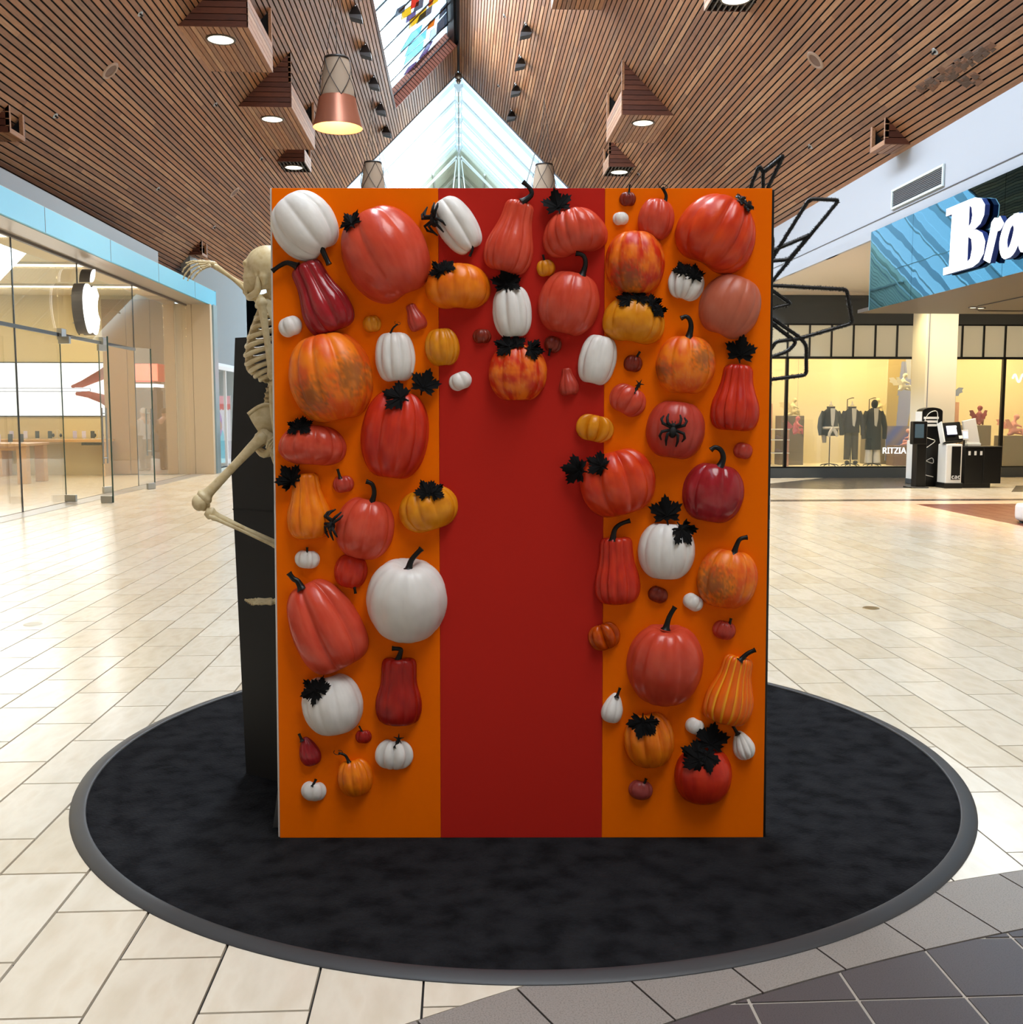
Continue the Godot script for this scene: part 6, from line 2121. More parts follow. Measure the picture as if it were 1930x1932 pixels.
	pumpkin("round", 0.330, 1.183, 0.226, 0.228, 12, 8, 0.045, "coral", "round coral pumpkin with a spider on its flank and a hooked stem", {"stem": [Vector2(0.029, 0.094), Vector2(0.041, 0.130), Vector2(0.035, 0.166), Vector2(0.019, 0.174)], "sr": 0.010})
	pumpkin("round", 0.573, 1.257, 0.230, 0.160, -17, 8, 0.05, "amber", "wide amber squash with a black leaf, just below the tall red pumpkin", {"leaf": [[-0.008, 0.074, 0.080, -30], [0.028, 0.070, 0.072, 50]]})
	pumpkin("lobed", 0.116, 1.068, 0.098, 0.068, 4, 7, 0.09, "white", "tiny white pumpkin with a stub stem under the tangerine gourd", {"stem": [Vector2(0.002, 0.021), Vector2(0.002, 0.035)], "sr": 0.005})
	pumpkin("round", 0.278, 1.023, 0.128, 0.126, 190, 8, 0.05, "red", "small red pumpkin with its stem pointing down below the spider pumpkin", {"stem": [Vector2(0.015, -0.056), Vector2(0.018, -0.075)], "sr": 0.006})
	pumpkin("round", 0.486, 0.908, 0.313, 0.329, 3, 12, 0.025, "white", "biggest white pumpkin with a leaning black stem in its dimple", {"stem": [Vector2(0.014, 0.127), Vector2(0.024, 0.159), Vector2(0.056, 0.195)], "sr": 0.012, "tilt": 20})
	pumpkin("egg", 0.173, 0.813, 0.281, 0.353, -25, 7, 0.08, "coral", "big lopsided coral pumpkin with deep folds and an S shaped stem", {"stem": [Vector2(-0.077, 0.148), Vector2(-0.090, 0.172), Vector2(-0.106, 0.182), Vector2(-0.118, 0.198)], "sr": 0.012})
	pumpkin("gourd", 0.456, 0.563, 0.179, 0.260, 1, 9, 0.05, "red_deep", "square shouldered red gourd with a kinked black stem", {"stem": [Vector2(-0.001, 0.122), Vector2(0.010, 0.153), Vector2(0.008, 0.165), Vector2(-0.014, 0.167)], "sr": 0.010, "neck": 0.76})
	pumpkin("round", 0.203, 0.510, 0.234, 0.228, -10, 8, 0.03, "white", "round white pumpkin with one black leaf over its shoulder in the lower corner", {"leaf": [[-0.069, 0.063, 0.093, -115], [-0.033, 0.084, 0.069, 10]]})
	pumpkin("pear", 0.113, 0.334, 0.083, 0.115, -17, 9, 0.05, "crimson", "tiny crimson egg shaped gourd near the bottom edge", {"stem": [Vector2(-0.024, 0.045), Vector2(-0.030, 0.059)], "sr": 0.006})
	pumpkin("mini", 0.322, 0.391, 0.063, 0.051, 0, 7, 0.08, "red_deep", "tiny dark red pumpkin with a leaning stem under the square shouldered gourd", {"stem": [Vector2(-0.002, 0.018), Vector2(-0.010, 0.033)], "sr": 0.004})
	pumpkin("lobed", 0.437, 0.321, 0.152, 0.111, 4, 9, 0.17, "white", "small white lobed pumpkin with a starred black stem", {"stem": [Vector2(0.012, 0.037), Vector2(0.017, 0.055)], "sr": 0.008, "star": 1})
	pumpkin("round", 0.288, 0.231, 0.136, 0.142, -8, 11, 0.08, "tangerine", "small ribbed tangerine pumpkin with a curled stem thread near the bottom", {"stem": [Vector2(-0.022, 0.066), Vector2(-0.034, 0.090), Vector2(-0.052, 0.097)], "sr": 0.006, "curl": 1})
	pumpkin("lobed", 0.130, 0.180, 0.099, 0.073, 6, 7, 0.1, "white", "tiny white pumpkin with a stub stem, lowest in the board's corner", {"stem": [Vector2(0.000, 0.027), Vector2(0.006, 0.039)], "sr": 0.006})


func coffin_and_wire() -> void:
	var d := Vector3(0.82, 0, 0.57).normalized()
	var t := thing("coffin", "black coffin shaped panel standing behind the board and the skeleton", "coffin", Vector3(-0.972, 0.0055, -4.53), Basis(d, Vector3.UP, d.cross(Vector3.UP)))
	var mb := MB.new()
	mb.plate(PackedVector2Array([Vector2(0, 0), Vector2(0.5, 0), Vector2(0.56, 1.4), Vector2(0.44, 1.94), Vector2(0.0, 1.94), Vector2(-0.045, 1.4)]), 0.1, Transform3D(Basis(), Vector3(0, 0, -0.052)))
	obj("panel", mb, mat("coffin_black", Color(0.035, 0.035, 0.037), 0.6), t)
	mb = MB.new()
	mb.plate(PackedVector2Array([Vector2(0, 0), Vector2(0.006, 0), Vector2(-0.039, 1.4), Vector2(0.006, 1.94), Vector2(0.0, 1.94), Vector2(-0.045, 1.4)]), 0.004, Transform3D(Basis(), Vector3(0, 0, -0.104)))
	obj("edge", mb, M.foam_white, t)
	mb = MB.new()
	mb.plate(PackedVector2Array([Vector2(-0.04, 1.19), Vector2(0.55, 1.19), Vector2(0.55, 1.196), Vector2(-0.04, 1.196)]), 0.002, Transform3D(Basis(), Vector3(0, 0, 0)))
	obj("seam", mb, M.black_metal, t)
	# glittering wire figure behind the board's far edge
	t = thing("tinsel_figure", "black tinsel wire figure of angular loops reaching past the board's edge", "decoration")
	mat("tinsel", Color(0.05, 0.05, 0.052), 0.35)
	var lines := [
		[Vector3(1.105, 2.291, -4.000), Vector3(1.125, 2.491, -4.000), Vector3(1.157, 2.574, -4.000), Vector3(1.172, 2.542, -4.000)],
		[Vector3(1.154, 2.289, -4.000), Vector3(1.174, 2.489, -4.000), Vector3(1.171, 2.546, -4.000), Vector3(1.252, 2.613, -4.000), Vector3(1.192, 2.489, -4.000), Vector3(1.162, 2.289, -4.000)],
		[Vector3(1.090, 2.191, -4.020), Vector3(1.210, 2.211, -4.000), Vector3(1.356, 2.448, -4.000), Vector3(1.473, 2.444, -4.000), Vector3(1.330, 2.271, -4.000), Vector3(1.213, 2.127, -4.000), Vector3(1.093, 2.107, -4.020)],
		[Vector3(1.086, 2.224, -4.020), Vector3(1.206, 2.244, -4.000), Vector3(1.363, 2.312, -4.000), Vector3(1.279, 2.216, -4.000), Vector3(1.211, 2.210, -4.000), Vector3(1.091, 2.190, -4.020)],
		[Vector3(1.093, 2.097, -4.020), Vector3(1.213, 2.117, -4.000), Vector3(1.514, 2.103, -4.000), Vector3(1.542, 1.973, -4.000), Vector3(1.332, 1.913, -4.000), Vector3(1.237, 1.900, -4.000), Vector3(1.215, 1.862, -4.000), Vector3(1.095, 1.842, -4.020)],
		[Vector3(1.093, 2.081, -4.020), Vector3(1.213, 2.101, -4.000), Vector3(1.295, 2.046, -4.000), Vector3(1.215, 2.027, -4.000), Vector3(1.095, 2.007, -4.020)],
		[Vector3(1.094, 1.974, -4.020), Vector3(1.214, 1.994, -4.000), Vector3(1.332, 1.917, -4.000), Vector3(1.360, 1.887, -4.000), Vector3(1.363, 1.771, -4.000), Vector3(1.222, 1.753, -4.000), Vector3(1.102, 1.733, -4.020)],
		[Vector3(1.100, 1.818, -4.020), Vector3(1.220, 1.838, -4.000), Vector3(1.288, 1.864, -4.000), Vector3(1.321, 1.898, -4.000), Vector3(1.216, 1.972, -4.000), Vector3(1.096, 1.952, -4.020)],
		[Vector3(1.089, 2.294, -4.020), Vector3(1.209, 2.314, -4.000), Vector3(1.218, 2.285, -4.000), Vector3(1.210, 2.241, -4.000), Vector3(1.090, 2.221, -4.020)],
		[Vector3(1.091, 2.052, -4.020), Vector3(1.211, 2.072, -4.000), Vector3(1.217, 1.946, -4.000), Vector3(1.212, 1.827, -4.000), Vector3(1.220, 1.722, -4.000), Vector3(1.100, 1.702, -4.020)],
	]
	for l in lines:
		mb = MB.new()
		var dense := []
		for k in l.size() - 1:
			var steps := maxi(2, int((l[k + 1] - l[k]).length() / 0.012))
			for s in steps:
				dense.append((l[k] as Vector3).lerp(l[k + 1], float(s) / steps))
		dense.append(l[l.size() - 1])
		# soften the corners
		var soft := []
		for k in dense.size():
			soft.append((dense[maxi(k - 1, 0)] + dense[k] * 2.0 + dense[mini(k + 1, dense.size() - 1)]) / 4.0)
		mb.tube(soft, 0.0072, 7)
		for k in soft.size() - 1:
			var along: Vector3 = (soft[k + 1] - soft[k]).normalized()
			for s in 64:
				var p: Vector3 = (soft[k] as Vector3).lerp(soft[k + 1], rng.randf())
				var r := along.cross(Vector3(rng.randf_range(-1, 1), rng.randf_range(-1, 1), rng.randf_range(-1, 1))).normalized()
				var q := (along * rng.randf_range(-1, 1) + r.cross(along)).normalized() * 0.0013
				p += r * 0.005
				mb.tri(p - q, p + q, p + r * rng.randf_range(0.003, 0.0085) + along * rng.randf_range(-0.003, 0.003))
		obj("wire", mb, M.tinsel, t)
	mb = MB.new()
	mb.ball(Vector3(1.06, 1.95, -4.02), Vector3(0.1, 0.28, 0.06), 20, 14)
	obj("body", mb, M.tinsel, t)
	mb = MB.new()
	mb.tube([Vector3(1.06, 1.75, -4.02), Vector3(1.06, 0.9, -4.0), Vector3(1.06, 0.011, -4.0)], 0.012, 8)
	mb.lathe([Vector2(0, 0.026), Vector2(0.12, 0.024), Vector2(0.13, 0.0)], 20, Vector3(1.06, 0.0105, -4.0))
	obj("stand", mb, M.black_plastic, t)


func bone(mb: MB, pts: Array, radii: Array, sides := 10) -> void:
	var line := []
	var rad := []
	var m := pts.size()
	for k in m - 1:
		for s in 4:
			line.append((pts[k] as Vector3).cubic_interpolate(pts[k + 1], pts[maxi(k - 1, 0)], pts[mini(k + 2, m - 1)], s / 4.0))
			rad.append(lerpf(radii[k], radii[k + 1], smoothstep(0.0, 1.0, s / 4.0)))
	line.append(pts[m - 1])
	rad.append(radii[m - 1])
	mb.tube(line, rad, sides)


func long_bone(mb: MB, a: Vector3, b: Vector3, r: float, knob_a: float, knob_b: float, bow := Vector3.ZERO) -> void:
	bone(mb, [a, a.lerp(b, 0.07), a.lerp(b, 0.16) + bow * 0.4, a.lerp(b, 0.5) + bow, a.lerp(b, 0.84) + bow * 0.4, a.lerp(b, 0.93), b], [knob_a * 0.6, knob_a, r * 1.25, r, r * 1.2, knob_b, knob_b * 0.6], 12)


func finger(mb: MB, pts: Array, r: float) -> void:
	for k in pts.size() - 1:
		var a: Vector3 = pts[k]
		var b: Vector3 = pts[k + 1]
		var s := r * (1.0 - 0.14 * k)
		bone(mb, [a, a.lerp(b, 0.12), a.lerp(b, 0.5), a.lerp(b, 0.88), b], [s * 0.6, s * 1.05, s * 0.62, s * 0.95, s * 0.5], 7)


func skeleton() -> void:
	var mottled := noise_tex(256, 0.02, [[0.0, Color(0.8, 0.74, 0.62)], [0.5, Color(1, 1, 1)], [1.0, Color(0.92, 0.88, 0.78)]], 61, FastNoiseLite.TYPE_SIMPLEX_SMOOTH, 5)
	mat("bone", Color(0.87, 0.8, 0.64), 0.42, 0.0, {"albedo_texture": mottled, "uv1_triplanar": true, "uv1_scale": Vector3(3, 3, 3)})
	var t := thing("skeleton", "cream plastic skeleton in profile at the board's edge, one arm reaching out, knee bent", "skeleton")
	var mb := MB.new()
	# skull, facing -x and a little away
	var sk := Transform3D(Basis(Vector3.UP, -0.45), Vector3(-0.774, 2.205, -4.200))
	mb.nets(func(p: Vector3) -> float:
		var e := Vector3(p.x - 0.012, p.y, p.z) / Vector3(0.094, 0.08, 0.073)
		var d := (e.length() - 1.0) * 0.075
		d = smin(d, capsule(p, Vector3(-0.055, -0.03, 0), Vector3(-0.066, -0.075, 0), 0.042, 0.034), 0.03)
		d = smin(d, capsule(p, Vector3(0.03, -0.055, 0), Vector3(-0.03, -0.06, 0), 0.035, 0.03), 0.02)
		for s: int in [-1, 1]:
			d = smin(d, capsule(p, Vector3(-0.068, -0.045, s * 0.042), Vector3(0.0, -0.045, s * 0.064), 0.009, 0.007), 0.012)
			d = smin(d, capsule(p, Vector3(-0.078, 0.012, s * 0.015), Vector3(-0.06, 0.01, s * 0.052), 0.01, 0.008), 0.014)
			d = smin(d, capsule(p, Vector3(0.03, -0.05, s * 0.055), Vector3(0.03, -0.078, s * 0.052), 0.014, 0.008), 0.015)
			d = -smin(-d, p.distance_to(Vector3(-0.092, -0.016, s * 0.034)) - 0.021, 0.008)
			d = -smin(-d, capsule(p, Vector3(-0.04, -0.02, s * 0.078), Vector3(-0.02, -0.05, s * 0.078), 0.02, 0.016), 0.012)
			d = -smin(-d, p.distance_to(Vector3(0.012, -0.048, s * 0.07)) - 0.005, 0.004)
		d = -smin(-d, capsule(p, Vector3(-0.1, -0.035, 0), Vector3(-0.1, -0.055, 0), 0.008, 0.013), 0.006)
		return d, Vector3(-0.13, -0.13, -0.1), Vector3(0.13, 0.1, 0.1), 0.006)
	var o := obj("skull", mb, M.bone, t)
	o.transform = sk
	mb = MB.new()
	for s: int in [-1, 1]:
		bone(mb, [Vector3(0.008, -0.045, s * 0.056), Vector3(0.006, -0.075, s * 0.055), Vector3(-0.005, -0.105, s * 0.05), Vector3(-0.05, -0.118, s * 0.032), Vector3(-0.082, -0.12, 0)], [0.008, 0.012, 0.014, 0.012, 0.013], 10)
	o = obj("jaw", mb, M.bone, t)
	o.transform = sk
	mb = MB.new()
	for k in 14:
		var f := (k - 6.5) * 0.2
		for y in [-0.098, -0.11]:
			mb.box(Vector3(-0.062 - 0.03 * cos(f), y, sin(f) * 0.028), Vector3(0.005, 0.011, 0.0055), 0.001, Basis(Vector3.UP, -f))
	o = obj("teeth", mb, M.bone, t)
	o.transform = sk
	var spine := [Vector3(-0.748, 2.084, -4.200), Vector3(-0.732, 2.022, -4.200), Vector3(-0.717, 1.938, -4.200), Vector3(-0.719, 1.854, -4.200), Vector3(-0.738, 1.779, -4.200), Vector3(-0.760, 1.716, -4.200), Vector3(-0.768, 1.663, -4.200), Vector3(-0.760, 1.609, -4.200)]
	for k in 19:
		var s := k / 18.0 * (spine.size() - 1)
		var a := mini(int(s), spine.size() - 2)
		var p: Vector3 = (spine[a] as Vector3).cubic_interpolate(spine[a + 1], spine[maxi(a - 1, 0)], spine[mini(a + 2, spine.size() - 1)], s - a)
		mb = MB.new()
		var r := 0.017 + 0.009 * k / 18.0
		mb.lathe([Vector2(0, -0.011), Vector2(r, -0.01), Vector2(r * 0.82, 0), Vector2(r, 0.01), Vector2(0, 0.011)], 14, p)
		bone(mb, [p + Vector3(0.01, 0, 0), p + Vector3(0.035, -0.006, 0), p + Vector3(0.055, -0.022, 0)], [0.008, 0.006, 0.004], 7)
		for q: int in [-1, 1]:
			bone(mb, [p, p + Vector3(0.012, 0.002, q * 0.025), p + Vector3(0.02, 0.004, q * 0.042)], [0.008, 0.006, 0.004], 7)
		obj("vertebra", mb, M.bone, t)
	mb = MB.new()
	bone(mb, [spine[0], spine[0] + Vector3(-0.015, 0.06, 0), Vector3(-0.754, 2.155, -4.200)], [0.016, 0.016, 0.018], 10)
	obj("neck_bone", mb, M.bone, t)
	var fronts := [Vector3(-0.789, 2.026, -4.200), Vector3(-0.809, 1.990, -4.200), Vector3(-0.822, 1.954, -4.200), Vector3(-0.836, 1.916, -4.200), Vector3(-0.845, 1.881, -4.200), Vector3(-0.850, 1.847, -4.200), Vector3(-0.847, 1.813, -4.200), Vector3(-0.835, 1.786, -4.200), Vector3(-0.816, 1.765, -4.200), Vector3(-0.797, 1.752, -4.200)]
	for k in 10:
		var back_k := 0.12 + 0.052 * k
		var s := back_k * (spine.size() - 1)
		var a := mini(int(s), spine.size() - 2)
		var b: Vector3 = (spine[a] as Vector3).lerp(spine[a + 1], s - a)
		var f: Vector3 = fronts[k]
		var wide: float = [0.07, 0.095, 0.112, 0.122, 0.128, 0.13, 0.128, 0.122, 0.112, 0.1][k]
		for q: int in [-1, 1]:
			mb = MB.new()
			var c := Vector3(lerpf(f.x, b.x, 0.5), lerpf(f.y, b.y, 0.55), b.z)
			bone(mb, [b, Vector3(lerpf(b.x, c.x, 0.25) + 0.02, b.y + 0.005, b.z + q * wide * 0.55), Vector3(lerpf(b.x, c.x, 0.7), lerpf(b.y, c.y, 0.7), b.z + q * wide * 0.95), Vector3(lerpf(c.x, f.x, 0.45), lerpf(c.y, f.y, 0.6), b.z + q * wide * 0.9), Vector3(f.x + 0.004, f.y, b.z + q * wide * 0.5), Vector3(f.x - 0.002, f.y + 0.012, b.z + q * 0.022)], [0.007, 0.0085, 0.009, 0.0095, 0.009, 0.008], 8)
			obj("rib", mb, M.bone, t)
	mb = MB.new()
	bone(mb, [fronts[0] + Vector3(0, 0.02, 0), fronts[3], fronts[6], fronts[7] + Vector3(0.004, -0.01, 0)], [0.014, 0.016, 0.015, 0.008], 10)
	obj("sternum", mb, M.bone, t)
	# near shoulder and hanging arm
	mb = MB.new()
	bone(mb, [Vector3(-0.803, 2.045, -4.180), Vector3(-0.785, 2.062, -4.110), Vector3(-0.766, 2.064, -4.050)], [0.012, 0.009, 0.012], 9)
	obj("collarbone", mb, M.bone, t)
	mb = MB.new()
	mb.hexa([Vector3(-0.763, 2.061, -4.080), Vector3(-0.689, 2.044, -4.110), Vector3(-0.699, 1.890, -4.110), Vector3(-0.711, 1.909, -4.090)], [Vector3(-0.761, 2.064, -4.070), Vector3(-0.687, 2.047, -4.095), Vector3(-0.696, 1.893, -4.095), Vector3(-0.709, 1.912, -4.080)])
	obj("shoulder_blade", mb, M.bone, t)
	mb = MB.new()
	long_bone(mb, Vector3(-0.766, 2.064, -4.050), Vector3(-0.726, 1.751, -4.050), 0.0125, 0.024, 0.02)
	obj("upper_arm", mb, M.bone, t)
	mb = MB.new()
	long_bone(mb, Vector3(-0.722, 1.747, -4.050), Vector3(-0.707, 1.541, -4.070), 0.008, 0.014, 0.012, Vector3(0.01, 0, 0))
	long_bone(mb, Vector3(-0.735, 1.744, -4.065), Vector3(-0.726, 1.537, -4.080), 0.007, 0.013, 0.012, Vector3(-0.008, 0, 0))
	obj("forearm", mb, M.bone, t)
	mb = MB.new()
	finger(mb, [Vector3(-0.726, 1.524, -4.080), Vector3(-0.752, 1.491, -4.080), Vector3(-0.744, 1.449, -4.080)], 0.0052)
	finger(mb, [Vector3(-0.720, 1.523, -4.068), Vector3(-0.743, 1.483, -4.068), Vector3(-0.732, 1.437, -4.068)], 0.0052)
	finger(mb, [Vector3(-0.714, 1.521, -4.056), Vector3(-0.733, 1.475, -4.056), Vector3(-0.718, 1.425, -4.056)], 0.0052)
	finger(mb, [Vector3(-0.707, 1.521, -4.044), Vector3(-0.721, 1.472, -4.044), Vector3(-0.701, 1.422, -4.044)], 0.0052)
	finger(mb, [Vector3(-0.722, 1.530, -4.032), Vector3(-0.746, 1.513, -4.032), Vector3(-0.755, 1.484, -4.032)], 0.0052)
	obj("hand", mb, M.bone, t)
	# far arm reaching out
	mb = MB.new()
	long_bone(mb, Vector3(-0.823, 2.086, -4.330), Vector3(-0.899, 2.136, -4.430), 0.012, 0.022, 0.019)
	obj("upper_arm", mb, M.bone, t)
	mb = MB.new()
	long_bone(mb, Vector3(-0.877, 2.118, -4.430), Vector3(-1.012, 2.229, -4.350), 0.0085, 0.017, 0.012, Vector3(0, 0.006, 0))
	long_bone(mb, Vector3(-0.896, 2.152, -4.440), Vector3(-1.020, 2.241, -4.360), 0.0075, 0.014, 0.011, Vector3(0, -0.006, 0))
	obj("forearm", mb, M.bone, t)
	mb = MB.new()
	mb.ball(Vector3(-1.024, 2.235, -4.350), Vector3(0.018, 0.012, 0.016), 10, 7)
	finger(mb, [Vector3(-1.029, 2.241, -4.360), Vector3(-1.080, 2.243, -4.360), Vector3(-1.115, 2.232, -4.360), Vector3(-1.135, 2.214, -4.360), Vector3(-1.142, 2.199, -4.360)], 0.006)
	finger(mb, [Vector3(-1.025, 2.235, -4.346), Vector3(-1.073, 2.230, -4.346), Vector3(-1.108, 2.213, -4.346), Vector3(-1.128, 2.189, -4.346), Vector3(-1.135, 2.170, -4.346)], 0.006)
	finger(mb, [Vector3(-1.020, 2.228, -4.332), Vector3(-1.063, 2.217, -4.332), Vector3(-1.094, 2.196, -4.332), Vector3(-1.110, 2.174, -4.332), Vector3(-1.114, 2.161, -4.332)], 0.006)
	finger(mb, [Vector3(-1.015, 2.222, -4.318), Vector3(-1.052, 2.207, -4.318), Vector3(-1.076, 2.185, -4.318), Vector3(-1.091, 2.164, -4.318)], 0.006)
	finger(mb, [Vector3(-1.030, 2.245, -4.374), Vector3(-1.066, 2.249, -4.374), Vector3(-1.105, 2.247, -4.374), Vector3(-1.132, 2.238, -4.374)], 0.006)
	obj("hand", mb, M.bone, t)
	mb = MB.new()
	var hip := Vector3(-0.779, 1.530, -4.200)
	var crest := Vector3(-0.834, 1.616, -4.200)
	for q: int in [-1, 1]:
		var g := PackedVector3Array()
		for b in 7:
			for a in 11:
				var f := a / 10.0
				var s := b / 6.0
				var edge := crest + Vector3(f * 0.13, 0.05 * sin(f * PI * 0.85) - 0.02 * f, q * (0.105 - 0.05 * f))
				var low := hip + Vector3(-0.006 + f * 0.05, -0.006, q * (0.07 - 0.03 * f))
				g.append(low.lerp(edge, s) + Vector3(0, 0, q * 0.02 * sin(s * PI)))
		mb.grid(g, 11, 7, false, q > 0)
		for k in g.size():
			g[k] += Vector3(0.004, 0, -q * 0.009)
		mb.grid(g, 11, 7, false, q < 0)
		var rim := []
		for a in 11:
			rim.append(crest + Vector3(a * 0.013, 0.05 * sin(a * PI * 0.085) - 0.002 * a, q * (0.105 - 0.005 * a)))
		mb.tube(rim, 0.008, 8)
		bone(mb, [hip + Vector3(0, 0, q * 0.075), hip + Vector3(-0.03, -0.03, q * 0.05), hip + Vector3(-0.045, -0.045, q * 0.01)], [0.026, 0.014, 0.012], 10)
		bone(mb, [hip + Vector3(0.01, 0, q * 0.07), hip + Vector3(0.02, -0.05, q * 0.055), hip + Vector3(-0.01, -0.075, q * 0.04), hip + Vector3(-0.045, -0.05, q * 0.015)], [0.024, 0.015, 0.014, 0.01], 10)
		mb.ball(hip + Vector3(0, 0, q * 0.085), Vector3(0.03, 0.03, 0.022), 12, 8)
	bone(mb, [hip + Vector3(0.06, 0.05, 0), hip + Vector3(0.085, 0.0, 0), hip + Vector3(0.07, -0.05, 0)], [0.034, 0.026, 0.01], 12)
	obj("pelvis", mb, M.bone, t)
	mb = MB.new()
	long_bone(mb, Vector3(-0.771, 1.541, -4.100), Vector3(-1.031, 1.273, -4.100), 0.0165, 0.026, 0.034, Vector3(0.004, 0.004, 0))
	mb.ball(Vector3(-0.762, 1.524, -4.120), Vector3(0.024, 0.024, 0.024), 12, 8)
	mb.ball(Vector3(-1.032, 1.269, -4.088), Vector3(0.03, 0.034, 0.026), 12, 8)
	mb.ball(Vector3(-1.024, 1.258, -4.122), Vector3(0.027, 0.027, 0.026), 12, 8)
	obj("thigh_bone", mb, M.bone, t)
	mb = MB.new()
	mb.ball(Vector3(-1.050, 1.266, -4.100), Vector3(0.014, 0.02, 0.018), 10, 7)
	obj("kneecap", mb, M.bone, t)
	mb = MB.new()
	long_bone(mb, Vector3(-1.011, 1.234, -4.100), Vector3(-0.729, 1.087, -4.140), 0.0125, 0.026, 0.017)
	long_bone(mb, Vector3(-0.994, 1.217, -4.080), Vector3(-0.726, 1.081, -4.120), 0.006, 0.011, 0.01)
	obj("shin_bone", mb, M.bone, t)
	mb = MB.new()
	bone(mb, [Vector3(-0.725, 1.087, -4.140), Vector3(-0.688, 1.055, -4.140), Vector3(-0.672, 0.990, -4.140)], [0.02, 0.018, 0.012], 10)
	obj("foot", mb, M.bone, t)
	mb = MB.new()
	long_bone(mb, Vector3(-0.787, 1.528, -4.280), Vector3(-0.690, 1.180, -4.280), 0.0165, 0.026, 0.034)
	obj("thigh_bone", mb, M.bone, t)
	mb = MB.new()
	long_bone(mb, Vector3(-0.691, 1.169, -4.280), Vector3(-0.721, 0.863, -4.280), 0.0125, 0.026, 0.017)
	long_bone(mb, Vector3(-0.673, 1.158, -4.280), Vector3(-0.706, 0.863, -4.280), 0.006, 0.011, 0.01)
	obj("shin_bone", mb, M.bone, t)
	mb = MB.new()
	bone(mb, [Vector3(-0.684, 0.818, -4.280), Vector3(-0.721, 0.845, -4.280), Vector3(-0.759, 0.836, -4.280)], [0.018, 0.022, 0.014], 10)
	mb.ball(Vector3(-0.772, 0.836, -4.280), Vector3(0.02, 0.014, 0.02), 10, 7)
	mb.ball(Vector3(-0.794, 0.832, -4.280), Vector3(0.018, 0.012, 0.022), 10, 7)
	finger(mb, [Vector3(-0.795, 0.838, -4.310), Vector3(-0.862, 0.839, -4.310), Vector3(-0.888, 0.837, -4.310), Vector3(-0.912, 0.837, -4.310)], 0.0075)
	finger(mb, [Vector3(-0.792, 0.836, -4.294), Vector3(-0.855, 0.837, -4.294), Vector3(-0.883, 0.835, -4.294), Vector3(-0.903, 0.835, -4.294)], 0.0075)
	finger(mb, [Vector3(-0.789, 0.835, -4.278), Vector3(-0.849, 0.835, -4.278), Vector3(-0.877, 0.833, -4.278), Vector3(-0.893, 0.833, -4.278)], 0.0075)
	finger(mb, [Vector3(-0.787, 0.833, -4.262), Vector3(-0.842, 0.834, -4.262), Vector3(-0.872, 0.832, -4.262), Vector3(-0.883, 0.832, -4.262)], 0.0075)
	finger(mb, [Vector3(-0.784, 0.832, -4.246), Vector3(-0.836, 0.832, -4.246), Vector3(-0.867, 0.830, -4.246), Vector3(-0.873, 0.830, -4.246)], 0.0075)
	obj("foot", mb, M.bone, t)
	# thin hanging line
	mb = MB.new()
	bone(mb, [Vector3(-0.750, 1.790, -4.200), Vector3(-0.789, 1.799, -4.420)], [0.003, 0.003], 6)
	obj("peg", mb, M.black_metal, t)


